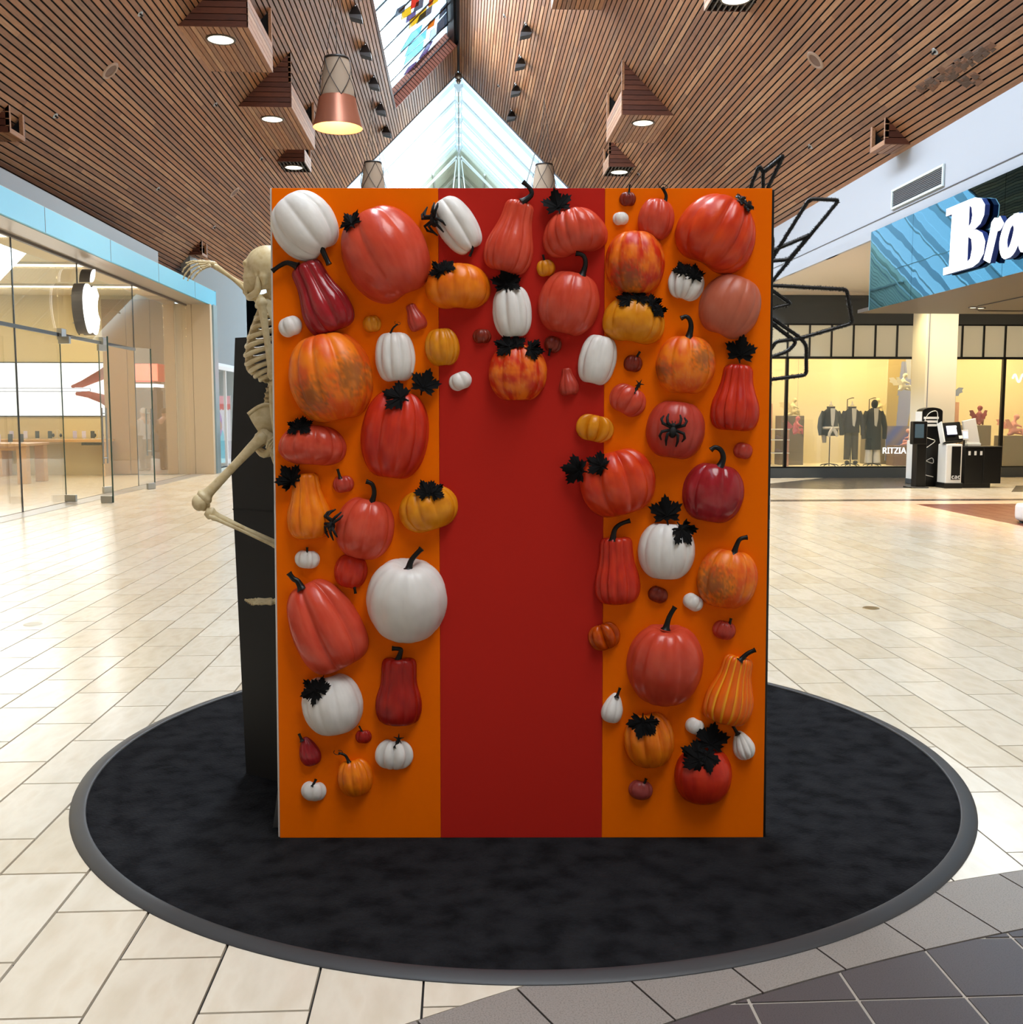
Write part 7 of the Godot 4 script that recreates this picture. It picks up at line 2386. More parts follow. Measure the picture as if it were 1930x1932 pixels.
func light_box(side: int, xi: float, xo: float, z0: float, z1: float, label: String, kind: String) -> void:
	# a wooden wedge hanging under the slope: flat bottom at the height of the outer contact
	var y := RIDGE - xo
	var t := thing("ceiling_box", label, "ceiling box", Vector3(side * (xi + xo) / 2, y, (z0 + z1) / 2), Basis(), "wooden boxes under the cedar ceiling")
	var o := t.position
	var top := RIDGE - xi
	var mb: MB
	# bottom slats
	var n := int(round((xo - xi) / 0.1))
	for k in n:
		var xa := xi + (xo - xi) * k / n + 0.008
		var xb := xi + (xo - xi) * (k + 1) / n - 0.008
		if kind == "grille":
			xb = xa + 0.028
		mb = MB.new()
		mb.box(Vector3(side * (xa + xb) / 2, y + (0.012 if kind != "grille" else 0.04), (z0 + z1) / 2) - o, Vector3(xb - xa, 0.024 if kind != "grille" else 0.08, absf(z1 - z0) - 0.02), 0.002)
		obj("slat", mb, M["cedar_%d" % (k * 3 % 10)] if kind != "grille" else M.dark_bronze, t)
	if kind == "grille":
		mb = MB.new()
		for q in 2:
			mb.box(Vector3(side * (xi + xo) / 2, y + 0.04, lerpf(z0, z1, (q + 1) / 3.0)) - o, Vector3(xo - xi, 0.07, 0.02))
		mb.box(Vector3(side * (xi + xo) / 2, y + 0.3, (z0 + z1) / 2) - o, Vector3((xo - xi) * 0.9, 0.02, absf(z1 - z0) - 0.05))
		obj("louvre", mb, M.dark_void, t)
	else:
		mb = MB.new()
		mb.box(Vector3(side * (xi + xo) / 2, y + 0.05, (z0 + z1) / 2) - o, Vector3(xo - xi - 0.06, 0.03, absf(z1 - z0) - 0.06))
		obj("lining", mb, M.dark_void, t)
	# end faces: horizontal boards that follow the slope
	var rows := int(round((top - y) / 0.105))
	for e in 2:
		var z := z0 if e == 0 else z1
		for k in rows:
			var ya := y + (top - y) * k / rows + 0.006
			var yb := y + (top - y) * (k + 1) / rows - 0.006
			mb = MB.new()
			var p := []
			var q := []
			for c in [[xi, ya], [RIDGE - ya, ya], [RIDGE - yb, yb], [xi, yb]]:
				p.append(Vector3(side * c[0], c[1], z - (0.0 if e == 0 else 0.02)) - o)
				q.append(Vector3(side * c[0], c[1], z - (0.022 if e == 0 else -0.002)) - o)
			mb.hexa(p, q)
			obj("board", mb, M["redwood_%d" % (k % 3)], t)
		mb = MB.new()
		var inz := z - 0.03 if e == 0 else z + 0.03
		mb.hexa([Vector3(side * (xi + 0.02), y + 0.02, inz) - o, Vector3(side * (xo - 0.05), y + 0.02, inz) - o, Vector3(side * (xi + 0.03), top - 0.05, inz) - o, Vector3(side * (xi + 0.02), top - 0.05, inz) - o], [Vector3(side * (xi + 0.02), y + 0.02, inz - 0.004) - o, Vector3(side * (xo - 0.05), y + 0.02, inz - 0.004) - o, Vector3(side * (xi + 0.03), top - 0.05, inz - 0.004) - o, Vector3(side * (xi + 0.02), top - 0.05, inz - 0.004) - o])
		obj("lining", mb, M.dark_void, t)
	# the face towards the ridge: boards below, an open dark slot above
	var low := y + (top - y) * (0.2 if kind == "open" else 0.45)
	var fr := int(maxf(1.0, round((low - y) / 0.105)))
	for k in fr:
		mb = MB.new()
		var ya := y + (low - y) * k / fr
		mb.box(Vector3(side * (xi + 0.011), (ya + y + (low - y) * (k + 1) / fr) / 2, (z0 + z1) / 2) - o, Vector3(0.022, (low - y) / fr - 0.006, absf(z1 - z0)), 0.002)
		obj("board", mb, M["cedar_%d" % ((k * 2 + 3) % 10)], t)
	for z in [z0, z1]:
		mb = MB.new()
		mb.box(Vector3(side * (xi + 0.03), (low + top) / 2, z - signf(z - (z0 + z1) / 2) * 0.03) - o, Vector3(0.06, top - low, 0.06), 0.003)
		obj("post", mb, M.cedar_3, t)
	mb = MB.new()
	mb.box(Vector3(side * (xi + (0.3 if kind != "open" else 0.2)), (low + top) / 2 - 0.15, (z0 + z1) / 2) - o, Vector3(0.02, (top - low) * 0.6, absf(z1 - z0) - 0.1))
	obj("lining", mb, M.dark_void, t)
	if kind != "open":
		var c := Vector3(side * lerpf(xi, xo, 0.5), y, lerpf(z0, z1, 0.25 if kind == "lamp" else 0.5)) - o
		mb = MB.new()
		mb.lathe([Vector2(0, 0.012), Vector2(0.2, 0.01), Vector2(0.225, 0.0), Vector2(0.225, 0.03)], 28, c + Vector3(0, -0.012, 0))
		obj("lamp_lens", mb, M.lamp_white, t)
		mb = MB.new()
		mb.lathe([Vector2(0.225, 0.02), Vector2(0.226, -0.02), Vector2(0.25, -0.022), Vector2(0.262, -0.008), Vector2(0.262, 0.02)], 28, c)
		obj("lamp_ring", mb, M.dark_bronze, t)
		spot(c + o + Vector3(0, -0.06, 0), Vector3.DOWN, 50.0, Color(1.0, 0.93, 0.8), 12.0, 0.2)


func ceiling_fittings() -> void:
	light_box(-1, 3.61, 4.81, -18.52, -20.87, "largest wooden ceiling box on the pendant lamp's side with a round downlight", "lamp")
	light_box(-1, 3.63, 4.79, -23.21, -26.83, "second wooden ceiling box with a downlight, beside the copper pendant lamp", "lamp")
	light_box(-1, 4.06, 4.82, -27.96, -29.17, "small louvred ceiling box with a lit lamp on the copper lamp's side", "grille")
	light_box(1, 3.62, 4.8, -23.37, -25.73, "wooden ceiling box with a round downlight on the mirrored sign's side", "lamp")
	light_box(1, 4.04, 4.79, -28.22, -29.35, "small louvred ceiling box with a lit lamp above the orange stripe's corner", "grille")
	light_box(1, 4.05, 4.82, -16.3, -17.4, "wooden ceiling box at the top edge with a louvred bottom", "grille")
	light_box(1, 1.95, 3.0, -20.3, -22.25, "wooden ceiling box cut by the top edge near the ridge", "lamp")
	light_box(-1, 6.78, 7.19, -16.31, -16.86, "small open wooden box low on the ceiling at the frame's side", "open")
	light_box(-1, 6.84, 7.22, -28.15, -28.72, "small open wooden box low on the ceiling beyond the skeleton's hand", "open")
	light_box(1, 6.75, 7.17, -16.39, -16.99, "small open wooden box on the eave above the white air grille", "open")
	pendants()
	# wedge shaped accent fixtures along the ridge
	mat("fixture_grey", Color(0.25, 0.25, 0.26), 0.4, 0.3)
	var ord := ["nearest", "second", "third", "fourth", "fifth"]
	for side: int in [-1, 1]:
		var zs: Array = [-24.08, -26.5, -28.95, -31.35, -33.75] if side < 0 else [-26.64, -28.99, -31.35, -33.95]
		for k in zs.size():
			var x := 2.285 if side < 0 else 1.68
			var t := thing("accent_fixture", "black wedge shaped accent fixture, %s of the row %s" % [ord[k], "beside the stained glass" if side < 0 else "opposite the stained glass"], "light fixture", Vector3(side * x, RIDGE - x - 0.015, zs[k]), Basis().scaled(Vector3(0.78, 0.85, 0.78)), "wedge fixtures along the ridge")
			var mb := MB.new()
			mb.hexa([Vector3(side * -0.16, -0.3, -0.16), Vector3(side * 0.2, -0.3, -0.16), Vector3(side * 0.2, -0.3, 0.2), Vector3(side * -0.16, -0.3, 0.2)], [Vector3(side * 0.0, 0.04, -0.1), Vector3(side * 0.1, -0.06, -0.1), Vector3(side * 0.1, -0.06, 0.0), Vector3(side * 0.0, 0.04, 0.0)])
			obj("housing", mb, M.black_plastic, t)
			mb = MB.new()
			mb.hexa([Vector3(side * -0.18, -0.44, -0.14), Vector3(side * 0.16, -0.37, -0.14), Vector3(side * 0.16, -0.37, 0.2), Vector3(side * -0.18, -0.44, 0.2)], [Vector3(side * -0.16, -0.3, -0.16), Vector3(side * 0.2, -0.3, -0.16), Vector3(side * 0.2, -0.3, 0.2), Vector3(side * -0.16, -0.3, 0.2)])
			obj("visor", mb, M.fixture_grey, t)
			mb = MB.new()
			mb.tube([Vector3(0, -0.02, -0.02), Vector3(0, 0.06, -0.02)], 0.03, 8)
			mb.ball(Vector3(side * 0.03, -0.04, 0.02), Vector3(0.04, 0.04, 0.04), 8, 6)
			obj("mount", mb, M.steel, t)
	# round speakers
	var n := 0
	for s in [[-1, 5.765, -17.89], [-1, 5.765, -27.27], [1, 5.75, -16.86]]:
		var nn := Vector3(-s[0] * RC, -RC, 0)
		var t := thing("ceiling_speaker", ["round beige speaker grille in the boards beside the largest ceiling box", "round beige speaker grille in the boards above the skeleton's head", "round beige speaker grille in the boards above the mirrored sign"][n], "speaker", slope_point(s[1], s[2], 0.0, s[0]))
		n += 1
		t.basis = Basis(Vector3(0, 0, 1).cross(nn).normalized(), nn, Vector3(0, 0, 1)).orthonormalized()
		var mb := MB.new()
		mb.lathe([Vector2(0.12, 0.0), Vector2(0.125, 0.018), Vector2(0.165, 0.014), Vector2(0.175, 0.0)], 28)
		obj("ring", mb, mat("speaker_beige", Color(0.6, 0.5, 0.43), 0.5), t)
		mb = MB.new()
		mb.lathe([Vector2(0.125, 0.004), Vector2(0.0, 0.01)], 28)
		obj("grille", mb, mat("speaker_grille", Color(0.42, 0.32, 0.27), 0.7), t)
	# sprinkler heads
	n = 0
	var where := ["by the largest ceiling box", "between the two big ceiling boxes", "near the open box at the frame's side", "low over the blue fascia", "above the coffin's side of the blue fascia", "above the board's corner pumpkin", "near the top of the mirrored sign's slope", "over the air grille", "above the tinsel figure", "high beside the ridge on the sign's side", "far up the sign's slope near the gable"]
	for s in [[-1, 5.07, -17.29], [-1, 5.04, -22.2], [-1, 6.58, -17.6], [-1, 6.55, -23.2], [-1, 6.5, -28.1], [-1, 5.0, -26.9], [1, 6.5, -14.2], [1, 6.5, -19.2], [1, 4.9, -28.5], [1, 1.2, -27.5], [1, 1.25, -33.0]]:
		var nn := Vector3(-s[0] * RC, -RC, 0)
		var t := thing("sprinkler_head", "small metal sprinkler head in the boards %s" % where[n], "sprinkler", slope_point(s[1], s[2], 0.0, s[0]), Basis(), "sprinkler heads in the cedar ceiling")
		n += 1
		t.basis = Basis(Vector3(0, 0, 1).cross(nn).normalized(), nn, Vector3(0, 0, 1)).orthonormalized()
		var mb := MB.new()
		mb.lathe([Vector2(0.02, 0.0), Vector2(0.022, 0.012), Vector2(0.05, 0.01), Vector2(0.055, 0.0)], 16)
		obj("plate", mb, M.steel, t)
		mb = MB.new()
		mb.lathe([Vector2(0.018, -0.01), Vector2(0.014, 0.03), Vector2(0.01, 0.05), Vector2(0.024, 0.052), Vector2(0, 0.056)], 10)
		obj("nozzle", mb, M.black_metal, t)
	# peeling patch in the boards on the sign's side
	var pt := thing("peeling_patch", "ragged grey brown patch of peeling boards low on the ceiling", "damage")
	mat("bark_grey", Color(0.33, 0.25, 0.2), 0.9)
	mat("bark_brown", Color(0.42, 0.29, 0.21), 0.9)
	for k in 70:
		var f := rng.randf()
		var x := lerpf(6.73, 6.77, f) + rng.randf_range(-0.07, 0.07) * (1.0 - absf(f - 0.5))
		var z := lerpf(-15.1, -13.2, f)
		if k > 58:
			x += 0.18
			z = rng.randf_range(-14.2, -13.7)
		var mb := MB.new()
		var p := []
		var q := []
		var a := rng.randf_range(0.018, 0.045)
		var wob := rng.randf_range(0.6, 1.5)
		for c in [[-a, -a * 2.6 * wob], [a * 0.9, -a * 1.7], [a * 0.6, a * 2.8], [-a * 0.8, a * 1.6 * wob]]:
			p.append(slope_point(x + c[0], z + c[1], -0.0005, 1))
			q.append(slope_point(x + c[0] * 0.7 + 0.004, z + c[1] * 0.75, -0.005 - rng.randf() * 0.008, 1))
		mb.hexa(p, q)
		obj("flake", mb, M.bark_grey if k % 3 else M.bark_brown, pt)


func pendants() -> void:
	mat("lamp_linen", Color(0.56, 0.49, 0.42), 0.85, 0.0, {"backlight_enabled": true, "backlight": Color(0.25, 0.22, 0.18)})
	mat("copper", Color(0.62, 0.4, 0.32), 0.4, 0.6)
	mat("copper_lit_inside", Color(0.96, 0.78, 0.62), 0.5, 0.2)  # copper lightened to hold the lamp glow inside the rim
	mat("lamp_wire", Color(0.08, 0.06, 0.055), 0.5)
	glow("bulb", Color(1.0, 0.8, 0.6), 9.0)
	var spots := [[-2.35, -20.68, "nearest copper rimmed drum lamp with crossed wire, by the ceiling boxes"], [-2.35, -28.95, "copper rimmed drum lamp half hidden behind the board, stained glass side"], [2.35, -28.95, "copper rimmed drum lamp half hidden behind the board, sign side"]]
	for s in spots:
		var t := thing("pendant_lamp", s[2], "pendant lamp", Vector3(s[0], 7.15, s[1]), Basis(), "copper rimmed pendant lamps")
		var mb := MB.new()
		mb.lathe([Vector2(0.34, 0.5), Vector2(0.33, 0.62), Vector2(0.3, 0.85), Vector2(0.265, 1.08), Vector2(0.232, 1.28), Vector2(0.227, 1.28), Vector2(0.26, 1.08), Vector2(0.295, 0.85), Vector2(0.325, 0.62), Vector2(0.335, 0.5)], 36)
		obj("shade", mb, M.lamp_linen, t)
		mb = MB.new()
		mb.lathe([Vector2(0.36, 0.56), Vector2(0.364, 0.52), Vector2(0.4, 0.32), Vector2(0.445, 0.14), Vector2(0.485, 0.0), Vector2(0.48, -0.006)], 40)
		obj("rim", mb, M.copper, t)
		mb = MB.new()
		mb.lathe([Vector2(0.478, 0.0), Vector2(0.438, 0.14), Vector2(0.394, 0.32), Vector2(0.358, 0.52), Vector2(0.3, 0.56), Vector2(0.0, 0.57)], 40)
		obj("reflector", mb, M.copper_lit_inside, t)
		mb = MB.new()
		mb.lathe([Vector2(0.22, 1.27), Vector2(0.245, 1.27), Vector2(0.245, 1.31), Vector2(0.22, 1.31), Vector2(0, 1.315)], 30)
		obj("top_ring", mb, M.lamp_wire, t)
		for q: int in [-1, 1]:
			for k in 5:
				var line := []
				for j in 9:
					var y := lerpf(0.54, 1.27, j / 8.0)
					var f := TAU * k / 5.0 + q * j / 8.0 * TAU / 5.0 * 1.0
					var r := lerpf(0.35, 0.24, j / 8.0) + 0.012 + 0.016 * sin(PI * j / 8.0)
					line.append(Vector3(cos(f) * r, y, sin(f) * r))
				mb = MB.new()
				mb.tube(line, 0.007, 5)
				obj("wire", mb, M.lamp_wire, t)
		var top := RIDGE - absf(s[0]) - 7.15
		for k in 3:
			var f := TAU * k / 3.0 + 0.4
			mb = MB.new()
			mb.tube([Vector3(cos(f) * 0.22, 1.3, sin(f) * 0.22), Vector3(0, top - 0.5, 0), Vector3(0, top, 0)], 0.006, 5)
			obj("cable", mb, M.lamp_wire, t)
		mb = MB.new()
		mb.ball(Vector3(0, 0.36, 0), Vector3(0.075, 0.1, 0.075), 16, 10)
		obj("bulb", mb, M.bulb, t)
		mb = MB.new()
		mb.tube([Vector3(0, 0.44, 0), Vector3(0, 0.57, 0)], 0.03, 10)
		obj("socket", mb, M.lamp_wire, t)
		omni(Vector3(s[0], 7.15 + 0.36, s[1]), Color(1.0, 0.76, 0.54), 1.8, 0.06)


func kiosks() -> void:
	var mb := MB.new()
	var t := thing("info_terminal", "slim black terminal with a small screen leaning by the cream column", "terminal", Vector3(9.98, 0, -21.95))
	mb.box(Vector3(0.06, 0.5, 0), Vector3(0.22, 1.0, 0.24), 0.01)
	mb.box(Vector3(0, 0.012, 0.02), Vector3(0.4, 0.024, 0.4), 0.006)
	obj("stand", mb, M.black_plastic, t)
	mb = MB.new()
	mb.box(Vector3(0.0, 1.2, 0.06), Vector3(0.32, 0.5, 0.16), 0.015)
	obj("head", mb, M.black_plastic, t)
	mb = MB.new()
	mb.box(Vector3(-0.02, 1.24, 0.145), Vector3(0.2, 0.3, 0.008), 0.002)
	obj("screen", mb, mat("dim_screen", Color(0.28, 0.36, 0.42), 0.2), t)
	t = thing("charging_tower", "black arched charging tower with loops of white cable before the column", "kiosk", Vector3(10.42, 0, -22.35))
	mb = MB.new()
	var pts := PackedVector2Array([Vector2(-0.23, 0), Vector2(0.23, 0), Vector2(0.23, 1.66)])
	for k in 9:
		var f := PI * k / 8.0
		pts.append(Vector2(cos(f) * 0.23, 1.66 + sin(f) * 0.09))
	pts.append(Vector2(-0.23, 1.66))
	mb.plate(pts, 0.3, Transform3D(Basis(), Vector3(0, 0, 0)))
	obj("body", mb, M.black_plastic, t)
	for y in [1.52, 1.44, 1.36]:
		mb = MB.new()
		mb.box(Vector3(-0.03, y, 0.16), Vector3(0.34 if y > 1.5 else 0.26, 0.05, 0.012), 0.003)
		obj("label_plate", mb, M.white_plastic, t)
	for c in [[Vector3(-0.23, 1.12, 0.16), Vector3(-0.05, 1.06, 0.2), Vector3(0.05, 1.0, 0.2), Vector3(-0.22, 0.8, 0.17)], [Vector3(-0.22, 0.62, 0.16), Vector3(0.02, 0.52, 0.2), Vector3(0.0, 0.64, 0.2), Vector3(-0.2, 0.5, 0.18), Vector3(-0.2, 0.3, 0.18), Vector3(0.05, 0.22, 0.19)], [Vector3(-0.22, 1.3, 0.16), Vector3(-0.12, 1.6, 0.19), Vector3(0.08, 1.66, 0.19), Vector3(0.1, 1.35, 0.18)]]:
		mb = MB.new()
		bone(mb, c, [0.009, 0.009, 0.009, 0.009, 0.009, 0.009].slice(0, c.size()), 6)
		obj("cable", mb, M.white_plastic, t)
	mb = MB.new()
	mb.box(Vector3(-0.24, 0.83, 0.0), Vector3(0.02, 1.66, 0.3), 0.004)
	obj("side_panel", mb, M.white_plastic, t)
	t = thing("cash_machine", "white and black cash machine with a tilted screen before the column", "cash machine", Vector3(10.68, 0, -21.85))
	mb = MB.new()
	mb.box(Vector3(0, 0.5, 0), Vector3(0.36, 0.92, 0.4), 0.02)
	obj("cabinet", mb, M.white_plastic, t)
	mb = MB.new()
	mb.box(Vector3(0.0, 0.06, 0), Vector3(0.4, 0.12, 0.44), 0.01)
	obj("plinth", mb, M.black_plastic, t)
	mb = MB.new()
	mb.box(Vector3(0.04, 0.55, 0.205), Vector3(0.2, 0.72, 0.012), 0.003)
	obj("door", mb, M.black_plastic, t)
	mb = MB.new()
	mb.box(Vector3(-0.02, 1.2, 0.05), Vector3(0.42, 0.44, 0.16), 0.02, Basis(Vector3.RIGHT, -0.3) * Basis(Vector3.BACK, 0.06))
	obj("head", mb, M.black_plastic, t)
	mb = MB.new()
	var hb := Basis(Vector3.RIGHT, -0.3) * Basis(Vector3.BACK, 0.06)
	mb.box(Vector3(-0.24, 1.2, 0.05), Vector3(0.025, 0.46, 0.2), 0.006, hb)
	obj("bezel", mb, M.white_plastic, t)
	mb = MB.new()
	mb.box(Vector3(-0.06, 1.26, 0.155), Vector3(0.22, 0.2, 0.006), 0.0, hb)
	obj("screen", mb, glow("screen_blue", Color(0.25, 0.45, 0.85), 0.5), t)
	for y in [1.33, 1.19]:
		mb = MB.new()
		mb.box(Vector3(-0.06, y, 0.162 - (y - 1.26) * 0.3), Vector3(0.22, 0.03, 0.006), 0.0, hb)
		obj("screen_bar", mb, M.sign_white, t)
	mb = MB.new()
	mb.box(Vector3(0.13, 1.11, 0.19), Vector3(0.08, 0.07, 0.008), 0.002, hb)
	obj("keypad", mb, M.white_plastic, t)
	var sf := SystemFont.new()
	sf.font_names = PackedStringArray(["Droid Sans"])
	sf.font_weight = 700
	var tm := TextMesh.new()
	tm.font = sf
	tm.text = "cac"
	tm.font_size = 48
	tm.pixel_size = 0.0026
	tm.depth = 0.004
	var lt := obj("lettering", tm, M.white_plastic, t)
	lt.position = Vector3(0.045, 0.25, 0.214)
	t = thing("card_reader", "small white card reader with a bright blue screen beside the cash machine", "card reader", Vector3(10.99, 0.91, -21.85))
	mb = MB.new()
	mb.tube([Vector3(0, 0.01, -0.02), Vector3(0, 0.16, -0.01)], 0.02, 8)
	mb.box(Vector3(0, 0.006, -0.02), Vector3(0.12, 0.012, 0.12), 0.003)
	obj("stand", mb, M.black_plastic, t)
	mb = MB.new()
	mb.box(Vector3(0, 0.24, 0), Vector3(0.17, 0.22, 0.03), 0.008, Basis(Vector3.RIGHT, -0.2))
	obj("case", mb, M.white_plastic, t)
	mb = MB.new()
	mb.box(Vector3(0.01, 0.245, 0.018), Vector3(0.1, 0.15, 0.004), 0.0, Basis(Vector3.RIGHT, -0.2))
	obj("screen", mb, glow("screen_cyan", Color(0.1, 0.62, 0.95), 0.9), t)
	t = thing("service_counter", "black service counter box with a recessed base beside the cash machine", "counter", Vector3(11.34, 0, -21.95))
	mb = MB.new()
	for k in 2:
		mb.box(Vector3(-0.19 + k * 0.41, 0.5, 0), Vector3(0.4, 0.8, 0.5), 0.006)
	obj("cabinet", mb, M.black_plastic, t)
	mb = MB.new()
	mb.box(Vector3(0.0, 0.9, 0), Vector3(0.84, 0.02, 0.54), 0.004)
	obj("top", mb, mat("counter_top", Color(0.2, 0.2, 0.2), 0.3), t)
	mb = MB.new()
	mb.box(Vector3(-0.1, 0.05, 0.0), Vector3(0.62, 0.1, 0.44), 0.004)
	obj("plinth", mb, M.black_plastic, t)
	for k in 3:
		mb = MB.new()
		mb.box(Vector3(-0.3 + k * 0.13, 0.76, 0.252), Vector3(0.05, 0.09, 0.006), 0.002)
		obj("sticker", mb, M.white_plastic, t)
	t = thing("tilted_board", "white tilted board standing on the black service counter", "board", Vector3(11.2, 0.91, -22.0))
	mb = MB.new()
	mb.box(Vector3(0, 0.3, 0), Vector3(0.3, 0.56, 0.06), 0.008, Basis(Vector3.BACK, 0.22))
	obj("panel", mb, M.white_plastic, t)
	mb = MB.new()
	mb.box(Vector3(0.04, 0.03, 0), Vector3(0.3, 0.06, 0.2), 0.008)
	obj("foot", mb, M.white_plastic, t)
	# white round pedestal at the frame's side
	t = thing("round_pedestal", "white round pedestal with a folded white cloth at the frame's side", "pedestal", Vector3(8.56, 0, -14.7))
	mb = MB.new()
	mb.lathe([Vector2(0.26, 0.03), Vector2(0.3, 0.05), Vector2(0.31, 0.1), Vector2(0.31, 0.24), Vector2(0.29, 0.28), Vector2(0, 0.285)], 36)
	obj("drum", mb, M.white_plastic, t)
	mb = MB.new()
	mb.lathe([Vector2(0.25, 0.0), Vector2(0.25, 0.035), Vector2(0, 0.036)], 30)
	obj("base", mb, M.black_plastic, t)
	mb = MB.new()
	for k in 3:
		var g := PackedVector3Array()
		for b in 6:
			for a in 6:
				g.append(Vector3(-0.12 + a * 0.05 + k * 0.03, 0.285 + 0.05 * k + 0.09 * sin(a * 0.6) * (b / 5.0), -0.14 + b * 0.055))
		mb.grid(g, 6, 6, false, true)
		for q in g.size():
			g[q] -= Vector3(0, 0.012, 0)
		mb.grid(g, 6, 6)
	obj("cloth", mb, M.white_plastic, t)


func person(at: Vector3, turn: float, label: String, shirt: Color, trousers: Color, hair: Color, bent: float) -> void:
	var t := thing("person", label, "person", at, Basis(Vector3.UP, turn), "people standing behind the board")
	if not M.has("skin"):
		mat("skin", Color(0.78, 0.58, 0.47), 0.55)
	var k := str(int(at.x * 100.0))
	var bones := [[Vector3(0, 1.0, 0), Vector3(0, 1.38, 0), 0.13, 0.15], [Vector3(0, 1.42, 0), Vector3(0, 1.54, 0.01), 0.06, 0.055]]
	for s: int in [-1, 1]:
		bones.append([Vector3(s * 0.09, 0.98, 0), Vector3(s * 0.1, 0.5, 0.01), 0.085, 0.058])
		bones.append([Vector3(s * 0.1, 0.5, 0.01), Vector3(s * 0.1, 0.08, -0.01), 0.055, 0.038])
		bones.append([Vector3(s * 0.1, 0.05, -0.02), Vector3(s * 0.11, 0.04, 0.15), 0.042, 0.034])
		bones.append([Vector3(s * 0.19, 1.4, 0), Vector3(s * 0.25, 1.12, -0.02), 0.055, 0.043])
		bones.append([Vector3(s * 0.25, 1.12, -0.02), Vector3(s * (0.25 - bent * 0.5), 0.88 + bent * 0.6, 0.06 + bent), 0.042, 0.03])
	var head := Vector3(0, 1.65, 0.02)
	var mb := MB.new()
	mb.nets(func(p: Vector3) -> float:
		var d := ((p - head) / Vector3(0.078, 0.115, 0.095)).length() * 0.09 - 0.09
		d = smin(d, capsule(p, head + Vector3(0, -0.02, 0.09), head + Vector3(0, -0.03, 0.105), 0.014, 0.016), 0.02)
		for b in bones:
			d = smin(d, capsule(p, b[0], b[1], b[2], b[3]), 0.035)
		return d, Vector3(-0.42, -0.02, -0.25), Vector3(0.42, 1.82, 0.5), 0.022)
	for s: int in [-1, 1]:
		var wrist := Vector3(s * (0.25 - bent * 0.5), 0.88 + bent * 0.6, 0.06 + bent)
		var d := Vector3(0, -0.8 + bent * 2.0, 0.3 + bent).normalized()
		mb.tube([wrist, wrist + d * 0.05, wrist + d * 0.09], [0.028, 0.036, 0.03], 8, 0.5)
		for f in 4:
			var r := wrist + d * 0.085 + Vector3(0, 0, (f - 1.5) * 0.018)
			mb.tube([r, r + d * 0.04, r + d * [0.066, 0.078, 0.074, 0.058][f] + Vector3(-s * 0.015, 0, 0)], [0.009, 0.0085, 0.006], 6)
		mb.tube([wrist + d * 0.03 + Vector3(0, 0, 0.025), wrist + d * 0.06 + Vector3(-s * 0.01, 0, 0.05), wrist + d * 0.09 + Vector3(-s * 0.015, 0, 0.055)], [0.012, 0.01, 0.007], 6)
		mb.ball(head + Vector3(s * 0.078, -0.005, 0), Vector3(0.012, 0.03, 0.02), 8, 6)
	obj("body", mb, M.skin, t)
	mb = MB.new()
	for s: int in [-1, 1]:
		mb.ball(head + Vector3(s * 0.03, 0.01, 0.086), Vector3(0.012, 0.008, 0.008), 8, 6)
	mb.tube([head + Vector3(-0.025, -0.055, 0.082), head + Vector3(0, -0.058, 0.088), head + Vector3(0.025, -0.055, 0.082)], 0.005, 6)
	obj("face", mb, M.dark_bronze, t)
	mb = MB.new()
	mb.ball(head + Vector3(0, 0.035, -0.018), Vector3(0.09, 0.1, 0.1), 16, 10)
	obj("hair", mb, mat("hair_" + k, hair, 0.8), t)
	mb = MB.new()
	mb.loft([[Vector3(0, 0.9, 0), 0.19, 0.14], [Vector3(0, 1.1, 0), 0.18, 0.145], [Vector3(0, 1.3, 0), 0.21, 0.15], [Vector3(0, 1.42, 0), 0.2, 0.12], [Vector3(0, 1.48, 0), 0.1, 0.085], [Vector3(0, 1.5, 0), 0.07, 0.07]], 18)
	for s: int in [-1, 1]:
		mb.tube([Vector3(s * 0.17, 1.42, 0), Vector3(s * 0.25, 1.12, -0.02), Vector3(s * (0.25 - bent * 0.45), 0.92 + bent * 0.6, 0.05 + bent * 0.9)], [0.075, 0.06, 0.045], 12)
	obj("shirt", mb, mat("shirt_" + k, shirt, 0.85), t)
	mb = MB.new()
	for s: int in [-1, 1]:
		mb.tube([Vector3(s * 0.09, 1.0, 0), Vector3(s * 0.1, 0.5, 0.01), Vector3(s * 0.1, 0.06, -0.01)], [0.115, 0.085, 0.07], 12)
	obj("trousers", mb, mat("trousers_" + k, trousers, 0.85), t)
	mb = MB.new()
	for s: int in [-1, 1]:
		mb.ball(Vector3(s * 0.105, 0.04, 0.05), Vector3(0.05, 0.045, 0.14), 12, 8)
	obj("shoe", mb, M.black_plastic, t)


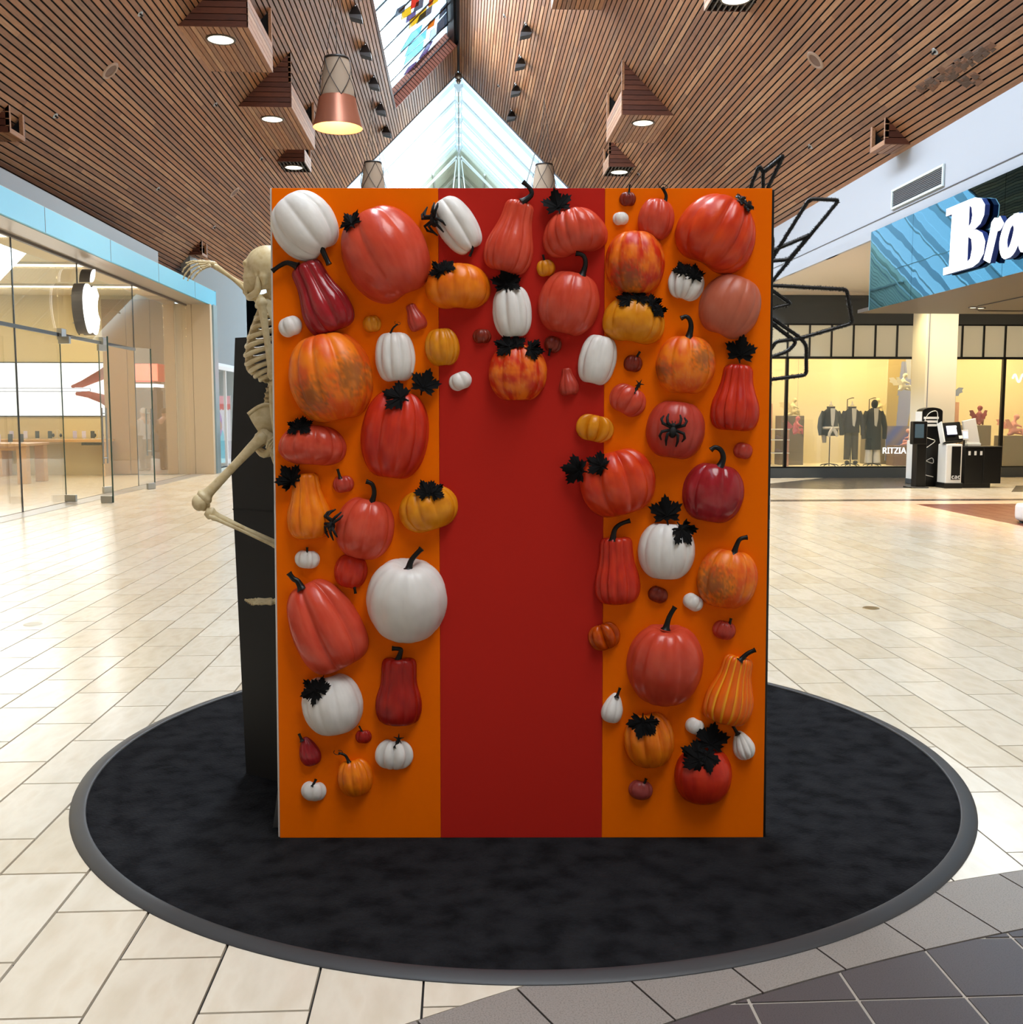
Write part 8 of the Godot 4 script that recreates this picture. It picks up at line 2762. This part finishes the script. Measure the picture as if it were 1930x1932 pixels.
func behind_the_board() -> void:
	# people and an advertising stand hidden by the board, seen mirrored in the glass shop front
	person(Vector3(-5.5, 0, -29.4), 2.2, "white haired person in a white shirt, mirrored in the glass front", Color(0.82, 0.82, 0.84), Color(0.3, 0.28, 0.26), Color(0.85, 0.84, 0.82), 0.1)
	person(Vector3(-5.95, 0, -29.8), 3.6, "person in a brown coat seen from behind, mirrored in the glass front", Color(0.36, 0.28, 0.22), Color(0.25, 0.2, 0.16), Color(0.3, 0.24, 0.2), 0.05)
	person(Vector3(-6.2, 0, -30.3), 4.2, "person in a pale shirt and dark trousers, mirrored in the glass front", Color(0.8, 0.8, 0.8), Color(0.12, 0.12, 0.14), Color(0.55, 0.5, 0.45), 0.14)
	var t := thing("advert_stand", "tall stand with a red banner and a round red advert, mirrored in the glass front", "stand", Vector3(-0.2, 0, -45.0))
	var mb := MB.new()
	mb.box(Vector3(0, 1.3, 0), Vector3(2.6, 2.6, 0.9), 0.02)
	obj("body", mb, M.charcoal_wall, t)
	mb = MB.new()
	mb.box(Vector3(0, 3.35, 0), Vector3(2.8, 0.75, 1.0), 0.02)
	obj("banner", mb, mat("banner_red", Color(0.85, 0.25, 0.2), 0.5, 0.0, {"emission_enabled": true, "emission": Color(0.85, 0.22, 0.17), "emission_energy_multiplier": 0.8}), t)
	mb = MB.new()
	mb.box(Vector3(0, 2.8, 0.02), Vector3(2.7, 0.14, 1.0), 0.01)
	obj("light_strip", mb, M.lamp_cool, t)
	mb = MB.new()
	for s: int in [-1, 1]:
		mb.box(Vector3(s * 1.2, 2.8, 0), Vector3(0.1, 0.6, 0.8))
	obj("post", mb, M.charcoal_wall, t)
	mb = MB.new()
	mb.lathe([Vector2(0, 0.03), Vector2(0.54, 0.03), Vector2(0.55, 0.0)], 36, Vector3(0.66, 1.95, 0.46), Basis(Vector3.RIGHT, PI / 2))
	obj("round_advert", mb, M.banner_red, t)
	mb = MB.new()
	for s: int in [-1, 1]:
		mb.ball(Vector3(0.66 + s * 0.15, 2.08, 0.5), Vector3(0.15, 0.18, 0.012), 14, 8)
		mb.tube([Vector3(0.66 + s * 0.1, 1.95, 0.5), Vector3(0.66 + s * 0.1, 1.66, 0.5)], 0.02, 6)
	mb.box(Vector3(0.66, 1.64, 0.5), Vector3(0.7, 0.05, 0.01))
	obj("glass_emblem", mb, M.sign_white, t)
	area_light(Vector3(-0.2, 3.35, -44.4), Vector3(0, 0, 1), Vector2(2.8, 0.7), Color(1.0, 0.5, 0.4), 2.0, "area_light")
